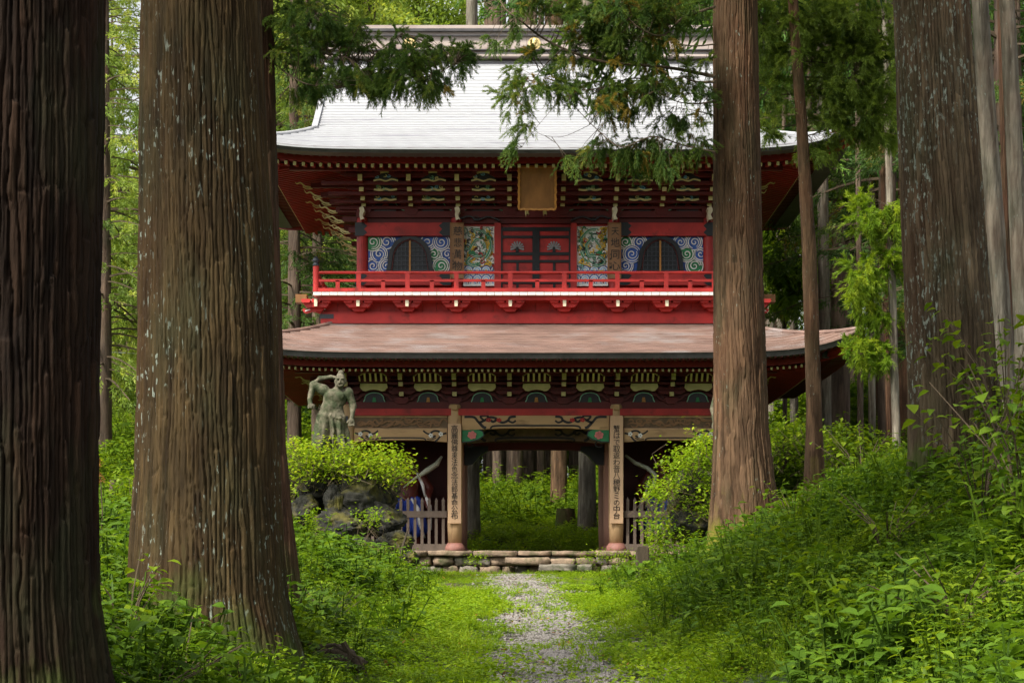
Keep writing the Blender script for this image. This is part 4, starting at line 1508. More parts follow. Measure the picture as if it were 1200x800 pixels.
# ------------------------------------------------------------------ bracket zone, upper storey
UB = (424, 480, 536, 597, 660, 722.5, 778, 834)
USTEP = [(239.5, -.30), (232.5, -.62), (221.8, -1.05), (208, -1.52)]
part(MB().box(-4.45, 4.45, YW - .0, YW + .06, Zl(248.6, W), Zl(196, W)), 'bracket_wall', 'red2')
for p in UB:
    bracket_set(U(p, 49.6), YW, USTEP, W, True)
for (py, yo) in ((243.5, -.12), (236, -.42), (226.8, -.80), (214.5, -1.22)):
    part(MB().box(-4.9 + yo * .3, 4.9 - yo * .3, YW + yo - .05, YW + yo + .05, Zl(py, W + yo) - .04, Zl(py, W + yo) + .04), 'through_beam', 'red2')
part(MB().box(-6.0, 6.0, YW - 1.75, YW - 1.6, Zl(199.8, W - 1.7), Zl(195, W - 1.7) + .04), 'eave_purlin', 'red2')
rr = random.Random(12)
for i in range(7):
    xm = (U(UB[i], 49.6) + U(UB[i + 1], 49.6)) / 2
    if i == 3:
        continue
    for k, (py, yo, hw, hh, kind_) in enumerate(((207.5, -1.30, .30, .13, 0), (220.8, -.9, .30, .075, 1), (232.4, -.5, .29, .075, 1))):
        z = Zl(py, W + yo)
        xx = xm * (W + yo) / 49.6
        if kind_ == 0:
            poly = [(xx + hw * math.cos(a), z - hh * .8 + hh * 1.7 * math.sin(a)) for a in np.linspace(0, math.pi, 14)]
        else:
            poly = [(xx + hw, z + hh), (xx - hw, z + hh), (xx - hw * .95, z - hh * .6), (xx - hw * .6, z - hh), (xx + hw * .6, z - hh), (xx + hw * .95, z - hh * .6)]
            poly = poly
        y0 = YW + yo
        o = part(MB().prism(poly, y0 - .05, y0), 'carved_panel', 'bluegrey')
        yl = MB()
        gn = MB()
        if kind_ == 0:
            yl.ribbon([(a, b) for a, b in poly[2:-2]], [.03 + .02 * math.sin(math.pi * t / 9) for t in range(10)], y0 - .08, y0 - .05)
            yl.ribbon(smooth_pts([(xx - hw, z - hh * .8), (xx - hw * .5, z - hh * .55), (xx, z - hh * .85), (xx + hw * .5, z - hh * .5), (xx + hw, z - hh * .8)], 4), .035, y0 - .075, y0 - .05)
        else:
            yl.ribbon(smooth_pts([(xx - hw * .95, z - hh * .5), (xx - hw * .4, z - hh * .75), (xx, z - hh * .3), (xx + hw * .4, z - hh * .75), (xx + hw * .95, z - hh * .4)], 4), .045, y0 - .075, y0 - .05)
        for q in range(3):
            c = (xx + rr.uniform(-.7, .7) * hw, z + rr.uniform(-.4, .5) * hh)
            (yl if q == 0 else gn).ribbon(spiral(c[0], c[1], .055, .015, rr.uniform(0, 6), rr.uniform(7, 10), 14, .7), .02, y0 - .085, y0 - .05)
        part(yl, 'ochre_outline', 'yellow', o, kind='stuff')
        part(gn, 'carved_waves', 'jade' if (i + k) % 2 else 'skyblue', o, kind='stuff')
    arc = [(xm * W / 49.6 + .27 * math.cos(a), Zl(248.4, W) + .24 * max(0, math.sin(a)) ** .6) for a in np.linspace(0, math.pi, 16)]
    fg = part(MB().prism(arc, YW - .10, YW - .03), 'frog_leg_strut', 'black')
    xo = xm * W / 49.6
    part(MB().ribbon(smooth_pts([(xo - .55, Zl(248.2, W)), (xo - .42, Zl(246.5, W)), (xo - .31, Zl(242, W)), (xo - .24, Zl(238.5, W)), (xo, Zl(237, W)), (xo + .24, Zl(238.5, W)), (xo + .31, Zl(242, W)), (xo + .42, Zl(246.5, W)), (xo + .55, Zl(248.2, W))], 4), .018, YW - .125, YW - .10), 'strut_outline', 'jade', fg)
    part(MB().ribbon(spiral(xo, Zl(243, W), .09, .02, 0, 7, 16, .6), .03, YW - .13, YW - .1), 'strut_carving', 'red', fg)
# the great plaque, leaning forward
YP = 48.75
x0, x1, z0, z1 = U(609, YP), U(650, YP), Zl(245, YP), Zl(198, YP)
q = MB()
ty, by = -1.45, -1.15
q.face_add([(x0, by, z0), (x1, by, z0), (x1, ty, z1), (x0, ty, z1), (x0, by + .07, z0), (x1, by + .07, z0), (x1, ty + .07, z1), (x0, ty + .07, z1)],
           [(0, 1, 2, 3), (7, 6, 5, 4), (0, 4, 5, 1), (1, 5, 6, 2), (2, 6, 7, 3), (3, 7, 4, 0)])
pl = part(q, 'plaque', 'plaque')
e = MB()
for k in range(12):
    for xe, s2 in ((x0, -1), (x1, 1)):
        t0, t1_ = k / 12, (k + 1) / 12
        za, zb_ = z0 + (z1 - z0) * t0, z0 + (z1 - z0) * t1_
        ya, yb_ = by + (ty - by) * t0, by + (ty - by) * t1_
        m_ = s2 * .025 * (1 if k % 2 else .2)
        e.bar((xe + m_, ya - .02, za), (xe + s2 * .04 - m_, yb_ - .02, zb_ + .01), .05, .06, up=(0, 1, 0))
for k in range(10):
    xa, xb = x0 + (x1 - x0) * k / 10, x0 + (x1 - x0) * (k + 1) / 10
    e.bar((xa, ty - .02, z1 + .015 * (k % 2)), (xb, ty - .02, z1 + .015 * ((k + 1) % 2)), .05, .05)
    e.bar((xa, by - .02, z0 + .015 * (k % 2)), (xb, by - .02, z0 + .015 * ((k + 1) % 2)), .05, .05)
part(e, 'plaque_edge', 'plaqueedge', pl)
for p in (617.5, 638.5):
    x = U(p, 49.5)
    part(MB().ribbon(smooth_pts([(x, Zl(244, 49.5)), (x - .012, Zl(249, 49.5)), (x + .012, Zl(254, 49.5))], 4), .075, -.85, -.5), 'plaque_support', 'yellow')

# ------------------------------------------------------------------ stone platform and steps
plat = thing('stone_platform', None, None, (XC, 50, 0))
plat['kind'] = 'structure'
PH = ZP
rr = random.Random(77)


def stone_block(x0, x1, y0, y1, z0, z1, jit=.02, cut=.05):
    """a rough dressed stone: a box with its faces split once and all corners pulled about"""
    bm = bmesh.new()
    bmesh.ops.create_cube(bm, size=1)
    bmesh.ops.subdivide_edges(bm, edges=bm.edges[:], cuts=2, use_grid_fill=True)
    for v in bm.verts:
        p = v.co * 2
        k = max(abs(p.x), 1e-6), max(abs(p.y), 1e-6), max(abs(p.z), 1e-6)
        # round off the corners
        ed = sum(1 for c in p if abs(c) > .9)
        s = 1 - (ed - 1) * cut if ed > 1 else 1
        v.co = Vector(((x0 + x1) / 2 + p.x * s * (x1 - x0) / 2 + rr.uniform(-jit, jit), (y0 + y1) / 2 + p.y * s * (y1 - y0) / 2 + rr.uniform(-jit, jit), (z0 + z1) / 2 + p.z * s * (z1 - z0) / 2 + rr.uniform(-jit, jit) * .9))
    me = bpy.data.meshes.new('stone')
    bm.to_mesh(me)
    bm.free()
    me.polygons.foreach_set('use_smooth', [True] * len(me.polygons))
    return me


def add_stone(me, m, parent, name='stone'):
    me.materials.append(M[m])
    o = bpy.data.objects.new(name, me)
    C.objects.link(o)
    o.parent = parent
    return o


part(MB().box(-5.7, 5.7, -.72, 7.0, PH - .9, PH - .012), 'platform_core', 'stone2', plat)
x = -5.9
while x < 5.85:                                   # coping slabs
    l = rr.uniform(.7, 1.3)
    add_stone(stone_block(x + .008, min(x + l, 5.9) - .008, -1.05, -.30, PH - .125, PH, .02, .02), 'stone', plat, 'coping_stone')
    x += l
for row, (za, zb) in enumerate(((PH - .36, PH - .13), (PH - .62, PH - .37))):
    x = -5.85
    while x < 5.8:
        l = rr.uniform(.28, .62)
        if True:
            add_stone(stone_block(x + .012, min(x + l, 5.85) - .012, -1.0 + rr.uniform(0, .05), -.6, za, zb, .035, .06), 'stone' if rr.random() < .6 else 'stone2', plat)
        x += l
for sx in (-1, 1):
    y = -.3
    while y < 7:
        l = rr.uniform(.6, 1.1)
        add_stone(stone_block(*sorted((sx * 5.45, sx * 5.9)), y + .01, min(y + l, 7) - .01, PH - .5, PH - .003, .01, .03), 'stone', plat, 'coping_stone')
        y += l
# paving slabs of the platform top
for i in range(8):
    for j in range(6):
        a, b = -5.4 + i * 1.35, -.28 + j * 1.2
        add_stone(stone_block(a + .01, a + 1.34, b + .01, b + 1.19, PH - .08, PH - .004 + rr.uniform(-.003, .002), .004, .01), 'stone2', plat, 'paving_slab')
for k, (xa, xb) in enumerate(((-.75, 1.45), (.05, 1.35))):
    x = xa
    zt_ = PH - .17 * (k + 1) - .01
    while x < xb - .1:
        l = min(rr.uniform(.6, 1.1), xb - x)
        add_stone(stone_block(x + .01, x + l - .01, -1.05 - .34 * (k + 1), -1.02 - .34 * k, zt_ - .16, zt_ + rr.uniform(-.02, .01), .03, .03), 'stone2' if k else 'stone', plat, 'step_stone')
        x += l
# ------------------------------------------------------------------ slatted fences in the side bays
for sx, lab in ((-1, 'low grey brown picket fence left of the gate passage, pointed slats above its rail'), (1, 'low grey brown picket fence right of the gate passage, partly behind bright green leaves')):
    xs0, xs1 = sorted((sx * 4.50, sx * 2.21))
    f = thing('picket_fence', lab, 'fence', (XC, 50, ZP), group='picket fences in the side bays')
    part(MB().box(xs0, xs1, -.06, .06, .02, Zl(637)), 'bottom_rail', 'fencewood', f)
    part(MB().box(xs0, xs1, -.075, .075, Zl(606), Zl(598.5)), 'top_rail', 'fencewood', f)
    n = 13
    for k in range(n):
        x = xs0 + (xs1 - xs0) * (k + .5) / n
        zt = Zl(583.5) + rr.uniform(-.012, .012)
        q = MB()
        q.box(x - .036, x + .036, -.035, .035, Zl(637), zt - .06)
        q.face_add([(x - .042, -.035, zt - .06), (x + .042, -.035, zt - .06), (x + .042, .035, zt - .06), (x - .042, .035, zt - .06), (x, 0, zt + .03)],
                   [(0, 1, 4), (1, 2, 4), (2, 3, 4), (3, 0, 4)])
        part(q, 'slat', 'fencewood', f)


# ------------------------------------------------------------------ sculpted figures
def statue_fn(X, Y, Z):
    """muscular guardian: weight on the left leg, one arm raised and bent behind the head, the other held down with a fist; z from the feet, front is -Y"""
    c = lambda a, b, ra, rb: cap_d(X, Y, Z, a, b, ra, rb)
    d = ell_d(X, Y, Z, (-.02, -.02, 1.36), (.30, .20, .22))                      # belly
    d = smin(d, ell_d(X, Y, Z, (.06, -.02, 1.62), (.31, .20, .23)), .08)          # chest
    d = smin(d, ell_d(X, Y, Z, (-.04, -.17, 1.68), (.13, .06, .10)), .03)
    d = smin(d, ell_d(X, Y, Z, (.20, -.17, 1.68), (.13, .06, .10)), .03)
    d = smin(d, ell_d(X, Y, Z, (-.05, -.17, 1.40), (.18, .08, .14)), .04)
    d = smin(d, c((.12, 0, 1.78), (.17, -.03, 1.90), .12, .10), .06)              # neck
    # head turned to the right, face to the front
    d = smin(d, ell_d(X, Y, Z, (.20, -.05, 2.02), (.135, .15, .165)), .04)
    d = smin(d, ell_d(X, Y, Z, (.20, -.13, 1.95), (.10, .09, .10)), .03)          # jaw
    d = smin(d, ell_d(X, Y, Z, (.21, -.215, 2.00), (.026, .04, .045)), .015)      # nose
    for e in (-1, 1):
        d = smin(d, ell_d(X, Y, Z, (.205 + e * .055, -.175, 2.065), (.05, .035, .018)), .012)   # brows
        d = np.maximum(d, -ell_d(X, Y, Z, (.205 + e * .055, -.205, 2.03), (.032, .03, .018)) * .8)
        d = smin(d, ell_d(X, Y, Z, (.205 + e * .053, -.175, 2.03), (.02, .02, .014)), .004)
        d = smin(d, ell_d(X, Y, Z, (.20 + e * .14, -.03, 2.0), (.025, .04, .06)), .012)         # ears
    d = np.maximum(d, -ell_d(X, Y, Z, (.21, -.215, 1.93), (.05, .04, .016)))
    d = smin(d, ell_d(X, Y, Z, (.20, .0, 2.20), (.075, .075, .085)), .02)         # topknot
    d = smin(d, c((.12, -.0, 2.15), (.28, .0, 2.15), .03, .03), .03)
    # raised arm (picture left): shoulder, elbow out, forearm back towards the head... hand low in a fist
    d = smin(d, ell_d(X, Y, Z, (-.22, 0, 1.80), (.14, .13, .12)), .06)
    d = smin(d, c((-.22, 0, 1.82), (-.50, .02, 1.93), .115, .095), .05)
    d = smin(d, c((-.50, .02, 1.93), (-.58, -.06, 1.60), .095, .065), .04)
    d = smin(d, c((-.58, -.06, 1.60), (-.56, -.12, 1.48), .06, .06), .02)
    hand = ell_d(X, Y, Z, (-.53, -.15, 1.42), (.085, .075, .07))
    for k in range(4):
        hand = smin(hand, c((-.60 + .045 * k, -.19, 1.445), (-.60 + .045 * k, -.215, 1.385), .026, .022), .006)
    hand = smin(hand, c((-.47, -.17, 1.45), (-.50, -.235, 1.42), .028, .022), .01)
    d = smin(d, hand, .02)
    # scarf from the shoulder behind the head
    for a, b in (((-.54, .08, 1.95), (-.35, .12, 2.09)), ((-.35, .12, 2.09), (-.05, .13, 2.13)), ((-.05, .13, 2.13), (.12, .1, 2.10))):
        d = smin(d, c(a, b, .05, .045), .03)
    # lowered arm (picture right)
    d = smin(d, ell_d(X, Y, Z, (.38, 0, 1.76), (.14, .13, .13)), .05)
    d = smin(d, c((.40, 0, 1.74), (.52, .0, 1.45), .11, .09), .04)
    d = smin(d, c((.52, 0, 1.45), (.50, -.12, 1.18), .085, .06), .03)
    hand = ell_d(X, Y, Z, (.49, -.15, 1.08), (.075, .07, .075))
    for k in range(4):
        hand = smin(hand, c((.43 + .04 * k, -.17, 1.04), (.43 + .042 * k, -.20, .98 - .01 * (k == 1)), .024, .019), .006)
    hand = smin(hand, c((.43, -.16, 1.10), (.385, -.20, 1.05), .026, .02), .008)
    d = smin(d, hand, .02)
    # skirt with deep folds
    th = np.arctan2(Y, X)
    t = np.clip((1.28 - Z) / .80, 0, 1)
    fold = .048 * t * (np.sin(th * 9 + 3 * Z) + .6 * np.sin(th * 15 - 5 * Z + 1))
    for sx, top, bot in ((-1, (-.16, -.01, 1.16), (-.27, -.02, .58)), (1, (.08, -.01, 1.14), (.20, .02, .50))):
        d = smin(d, c(top, bot, .245, .255) - fold, .05)
    d = smin(d, ell_d(X, Y, Z, (-.05, -.04, 1.20), (.32, .24, .09)) - .01 * np.sin(th * 14), .03)
    d = smin(d, c((-.34, -.16, 1.24), (.22, -.24, 1.14), .045, .045), .02)        # sash
    d = smin(d, c((.0, -.24, 1.15), (.04, -.28, .80), .05, .035), .02)
    d = np.maximum(d, np.where(np.abs(X) < 2, -(Z - .36 - .03 * np.sin(th * 7)), d) * 1.0) if False else d
    # legs and feet
    for sx, k, a, f in ((-1, (-.24, -.03, .52), (-.26, .02, .12), (-.30, -.18, .05)), (1, (.20, -.02, .52), (.24, .04, .12), (.28, -.16, .05))):
        d = smin(d, c(k, a, .135, .085), .03)
        d = smin(d, ell_d(X, Y, Z, (a[0], a[1] + .03, .34), (.11, .11, .16)), .04)
        d = smin(d, c((a[0], a[1], .07), f, .075, .06), .03)
        for q in range(5):
            d = smin(d, c((f[0] - .06 + .03 * q, f[1] - .02, .04), (f[0] - .065 + .032 * q, f[1] - .085, .03), .024, .02), .006)
    d = smin(d, np.maximum(np.maximum(np.abs(X) - .46, np.abs(Y) - .34), np.abs(Z + .03) - .07), .04)    # plinth
    n_ = fbm(X * 7, Y * 7, Z * 7, 3, 3) - .5
    return d + .034 * n_ + .012 * np.abs(vnoise(X * 22, Y * 22, Z * 22, 9) - .5)


V_, Q_ = surface_nets(statue_fn, (-.80, -.48, -.14), (.76, .46, 2.36), .0185)
st_mesh = np_mesh('guardian_statue', V_, Q_, M['statue'], True)
s0 = P(390, 549, 44.0)
st = link('guardian_statue', st_mesh, loc=tuple(s0))
st.scale = (.86, .9, .95)
tag(st, 'mossy stone statue of a bare chested guardian standing on the leafy rock mound', 'statue', 'stone guardian statues')
s1 = P(857, 552, 44.5)
st2 = st.copy()
C.objects.link(st2)
st2.location = s1
st2.scale = (-.78, .85, .95)
tag(st2, 'stone guardian statue on the right rocks, almost hidden behind the nearer reddish cedar trunk', 'statue', 'stone guardian statues')


def nio_fn(flip):
    def fn(X, Y, Z):
        X = X * flip
        c = lambda a, b, ra, rb: cap_d(X, Y, Z, a, b, ra, rb)
        d = ell_d(X, Y, Z, (0, 0, 1.45), (.33, .23, .30))
        d = smin(d, ell_d(X, Y, Z, (0, -.02, 1.82), (.40, .24, .28)), .1)
        d = smin(d, c((0, 0, 2.0), (.04, -.04, 2.2), .13, .12), .05)
        d = smin(d, ell_d(X, Y, Z, (.06, -.06, 2.36), (.17, .19, .21)), .05)
        d = smin(d, ell_d(X, Y, Z, (.07, -.27, 2.34), (.035, .05, .055)), .02)
        d = np.maximum(d, -ell_d(X, Y, Z, (.07, -.26, 2.25), (.06, .05, .025)))
        for e in (-1, 1):
            d = np.maximum(d, -ell_d(X, Y, Z, (.07 + e * .07, -.25, 2.39), (.04, .03, .02)))
            d = smin(d, ell_d(X, Y, Z, (.06 + e * .18, -.04, 2.34), (.03, .05, .07)), .02)
        d = smin(d, ell_d(X, Y, Z, (.05, 0, 2.60), (.08, .08, .09)), .03)
        d = smin(d, c((-.38, 0, 1.95), (-.62, -.12, 1.70), .13, .11), .05)
        d = smin(d, c((-.62, -.12, 1.70), (-.60, -.30, 2.02), .10, .07), .04)
        d = smin(d, ell_d(X, Y, Z, (-.60, -.32, 2.12), (.09, .08, .09)), .03)
        for k in range(4):
            d = smin(d, c((-.66 + .045 * k, -.38, 2.15), (-.66 + .045 * k, -.40, 2.08), .027, .023), .006)
        d = smin(d, c((.38, 0, 1.95), (.60, -.04, 1.62), .13, .10), .05)
        d = smin(d, c((.60, -.04, 1.62), (.56, -.25, 1.35), .095, .07), .04)
        d = smin(d, ell_d(X, Y, Z, (.55, -.29, 1.27), (.09, .06, .10)), .03)
        for k in range(5):
            d = smin(d, c((.49 + .03 * k, -.31, 1.22), (.47 + .045 * k, -.34, 1.10), .022, .017), .006)
        for sx in (-1, 1):
            d = smin(d, c((sx * .18, 0, 1.2), (sx * .26, -.02, .6), .2, .14), .05)
            d = smin(d, c((sx * .26, -.02, .6), (sx * .28, .02, .1), .13, .09), .04)
            d = smin(d, c((sx * .28, .02, .07), (sx * .32, -.2, .05), .08, .06), .03)
        return d
    return fn


for sx, lab, side in ((-1, 'red lacquered guardian figure with blue waistcloth in the dark bay left of the passage', -1), (1, 'red lacquered guardian figure in the dark bay right of the passage, behind leaves', 1)):
    t = thing('guardian_figure', lab, 'statue', (XC + sx * 3.30, 51.55, ZP + .02), group='lacquered guardian figures in the bays')
    V_, Q_ = surface_nets(nio_fn(-sx), (-.85, -.5, -.02), (.85, .34, 2.72), .032)
    link('body', np_mesh('body', V_, Q_, M['nio'], True), t)

    def skirt(X, Y, Z, f=-sx):
        X = X * f
        th = np.arctan2(Y, X)
        fo = .03 * np.sin(th * 11 + Z * 4)
        a = cap_d(X, Y, Z, (-.15, 0, 1.22), (-.26, -.02, .62), .26, .27) - fo
        b = cap_d(X, Y, Z, (.15, 0, 1.22), (.26, -.02, .62), .26, .27) - fo
        return smin(a, b, .06)
    V_, Q_ = surface_nets(skirt, (-.66, -.46, .25), (.66, .46, 1.6), .035)
    link('waistcloth', np_mesh('waistcloth', V_, Q_, M['cloth_blue'], True), t)
    q = MB()
    for pts, w0 in (([(sx * -.15, -.40, 1.35), (sx * -.32, -.50, 1.10), (sx * -.36, -.55, .7), (sx * -.50, -.58, .35)], .045), ([(sx * -.5, -.45, 1.45), (sx * -.62, -.5, 1.15), (sx * -.66, -.55, .55)], .05),
                    ([(sx * -.30, -.35, 2.0), (sx * -.44, -.5, 1.7), (sx * -.5, -.5, 1.4)], .045)):
        q.tube(pts, [w0 * .7] + [w0] * (len(pts) - 2) + [w0 * .5], 7)
    link('ribbon', q.mesh('ribbon', M['white' if sx < 0 else 'ribbon'], True), t)
    q = MB()
    if sx < 0:
        pts = [(-.05, -.62, 1.62), (.25, -.6, 1.86), (.55, -.58, 2.05), (.80, -.55, 2.22), (.93, -.5, 2.42)]
        q.tube(pts, [.015, .03, .075, .07, .03], 8)
    else:
        pts = [(-1.0, -.5, 2.45), (-.75, -.55, 2.25), (-.45, -.6, 2.12), (-.25, -.6, 1.95), (-.28, -.6, 1.7), (-.42, -.6, 1.45), (-.5, -.55, 1.1)]
        q.tube(pts, [.03, .05, .055, .06, .055, .045, .02], 8)
    link('sash', q.mesh('sash', M['ribbon'], True), t)
    if sx < 0:
        q = MB()
        for k in range(5):
            q.tube([(-.42 + .02 * k, -.62, 1.38), (-.5 + .07 * k, -.66, 1.25 + .02 * (k % 2)), (-.52 + .06 * k, -.64, .95 + .05 * k)], [.05, .06, .02], 6)
        link('orange_tassel', q.mesh('orange_tassel', M['gold'], True), t)


# ------------------------------------------------------------------ rocks
def rock_mesh(r, seed, mt='rock', sub=5, rough=.34, cuts=12):
    rr_ = random.Random(seed)
    bm = bmesh.new()
    bmesh.ops.create_icosphere(bm, subdivisions=sub, radius=1)
    v = np.array([x.co[:] for x in bm.verts])
    for _ in range(cuts):                                   # flat split faces
        nrm = np.array([rr_.gauss(0, 1), rr_.gauss(0, 1), rr_.gauss(0, .7)])
        nrm /= np.linalg.norm(nrm)
        dd = v @ nrm - rr_.uniform(.55, .85)
        v = v - np.where(dd > 0, dd, 0)[:, None] * nrm * .92
    n1 = fbm(v[:, 0] * 2.2, v[:, 1] * 2.2, v[:, 2] * 3.2, seed, 4) - .5
    n2 = 1 - np.abs(2 * vnoise(v[:, 0] * 3, v[:, 1] * 3, v[:, 2] * 6, seed + 3) - 1)
    n3 = fbm(v[:, 0] * 9, v[:, 1] * 9, v[:, 2] * 12, seed + 5, 3) - .5
    v = v * (1 + rough * n1 + .20 * n3 - .10 * np.clip((n2 - .8) * 6, 0, 1))[:, None] * np.array(r)
    for x, p in zip(bm.verts, v):
        x.co = p
    me = bpy.data.meshes.new('boulder')
    bm.to_mesh(me)
    bm.free()
    me.materials.append(M[mt])
    me.polygons.foreach_set('use_smooth', [True] * len(me.polygons))
    return me


def rock_group(lab, base, specs, seed0):
    t = thing('rock_mound', lab, 'rocks', base)
    for k, (px, py, d, rx, ry, rz) in enumerate(specs):
        o = link('boulder', rock_mesh((rx, ry, rz), seed0 + k), t)
        o.location = P(px, py, d) - Vector(base)
        o.rotation_euler = (random.uniform(-.2, .2), random.uniform(-.2, .2), random.uniform(-.5, .5))
    return t


b0 = P(405, 655, 44)
rock_group('tall mossy rock mound below the stone statue, topped with bright yellow green leaves', tuple(b0), [
    (372, 570, 44.3, .62, .7, .55), (425, 585, 43.8, .80, .8, .68), (400, 562, 44.6, .9, .8, .45), (452, 575, 44.6, .42, .6, .42),
    (352, 602, 43.6, .55, .6, .50), (398, 618, 43.2, .62, .6, .50), (448, 610, 43.4, .58, .6, .46), (368, 640, 43.0, .62, .6, .40),
    (418, 648, 42.8, .62, .5, .36), (462, 640, 43.0, .50, .5, .34), (478, 655, 42.8, .30, .35, .22), (345, 560, 44.6, .5, .6, .5), (390, 590, 43.2, .26, .3, .5)], 100)
b1_ = P(812, 640, 44)
rock_group('grey mossy boulders right of the gate, half buried in bright leaves', tuple(b1_), [
    (812, 578, 44, .52, .6, .55), (838, 600, 44.2, .7, .7, .7), (805, 615, 43.6, .5, .5, .45), (850, 565, 44.8, .7, .7, .5), (790, 592, 44.4, .2, .25, .3), (858, 560, 45.0, .6, .5, .35)], 140)

# leaning dead stick, post, stump, wires
wb = Vector(((753 - 600) * 40 / F, 40, float(G((753 - 600) * 40 / F, 40)) - .1))
wh_ = P(753, 639, 40).z - wb.z
t = thing('wooden_stake', 'short dark weathered wooden stake standing in the grass right of the path', 'post', tuple(wb))
q = MB().prism([(-.13, -.1), (.13, -.1), (.125, wh_ - .04), (.06, wh_), (-.10, wh_ - .01), (-.13, wh_ - .08)], -.11, .11)
o = part(q, 'post', 'deadwood', t, bevel=.02)
q = MB().tube([P(462, 690, 38), P(466, 660, 38), P(472, 640, 38.1), P(479, 617, 38.2)], [.035, .03, .026, .012], 7)
q.tube([P(470, 645, 38), P(462, 632, 38.1)], [.016, .006], 5)
o = part(q, 'dead_branch', 'deadwood', bpy.data.objects.new('x', None))
o.parent = None
tag(o, 'bare dead stick leaning upright in the grass beside the rock mound', 'branch')
for py, lab in ((415, 'thin wire between the two left trunks, the highest of the three'), (509, 'thin wire between the two left trunks, the middle one of the three'), (520, 'thin wire between the two left trunks, the lowest of the three')):
    q = MB()
    pts = [P(x, py + (x - 140) * .06 * (1 if py < 500 else .1) - 2.0 * math.sin(math.pi * (x + 200) / 900), 75) for x in range(-200, 720, 40)]
    q.tube(pts, .018, 5)
    o = part(q, 'wire', 'wire', bpy.data.objects.new('x', None))
    o.parent = None
    tag(o, lab, 'wire', 'wires behind the left trunks')

t = thing('root_mound', 'dark tangle of old roots and earth right of the foot of the great ridged trunk', 'roots', tuple(P(400, 775, 17.5)))
for k, (px, py, a, b, c_) in enumerate(((398, 772, .17, .2, .12), (375, 768, .14, .2, .10), (418, 778, .10, .14, .07))):
    o = link('earth_lump', rock_mesh((a, b, c_), 300 + k, 'deadwood', 4, .5, 6), t)
    o.location = P(px, py, 17.5 + .1 * k) - P(400, 775, 17.5)
q = MB()
for pts in ([(352, 752), (372, 758), (392, 755), (420, 770), (430, 790)], [(360, 765), (385, 772), (400, 788)], [(402, 752), (410, 765), (406, 785)]):
    q.tube([P(a, b, 17.3) - P(400, 775, 17.5) for a, b in pts], [.03, .026, .02, .014, .008][:len(pts)], 6)
part(q, 'roots', 'deadwood', t, kind='stuff')
# ------------------------------------------------------------------ leaves
RNG = np.random.default_rng(11)


def unit(v):
    return v / np.maximum(np.linalg.norm(v, axis=-1, keepdims=True), 1e-9)


def blades(Pc, D, L, W, rng, droop=0.0, face_up=0.0):
    """one diamond quad per blade. Pc base points, D unit directions"""
    n = len(Pc)
    r = rng.normal(size=(n, 3))
    if face_up:
        r = r * (1 - face_up) + np.cross(D, np.array([0, 0, 1.0])) * face_up * 2
    S = unit(np.cross(D, r) if not face_up else r - D * (r * D).sum(1, keepdims=True))
    L = np.broadcast_to(L, (n,))[:, None]
    W = np.broadcast_to(W, (n,))[:, None]
    tip = Pc + D * L + np.array([0, 0, -1.0]) * droop * L
    mid = Pc + D * L * .45
    V = np.stack([Pc, mid + S * W / 2, tip, mid - S * W / 2], 1).reshape(-1, 3)
    Q = np.arange(4 * n).reshape(n, 4)
    return V, Q


class Leaves:
    def __init__(s):
        s.V, s.Q, s.T, s.n = [], [], [], 0

    def add(s, V, Q, T):
        s.V.append(V)
        s.Q.append(Q + s.n)
        s.T.append(T)
        s.n += len(V)

    def mesh(s, name, m):
        return np_mesh(name, np.concatenate(s.V), np.concatenate(s.Q), m, False, np.concatenate(s.T))


def sprig(L, p, axis, rng, n, ln, wd, tint, spread=.75, size=.12, droop=.15):
    """a cedar sprig: needles set all along a short drooping axis"""
    t = rng.random(n)
    a = np.asarray(axis, float)
    c = np.asarray(p, float) + t[:, None] * a * size + np.array([0, 0, -1.0]) * (t[:, None] ** 2) * size * droop
    r = unit(rng.normal(size=(n, 3)))
    D = unit(r * spread + a)
    V, Q = blades(c, D, ln * rng.uniform(.6, 1.2, n), wd, rng, .1)
    L.add(V, Q, np.clip(tint + rng.normal(0, .10, n), 0, .93))


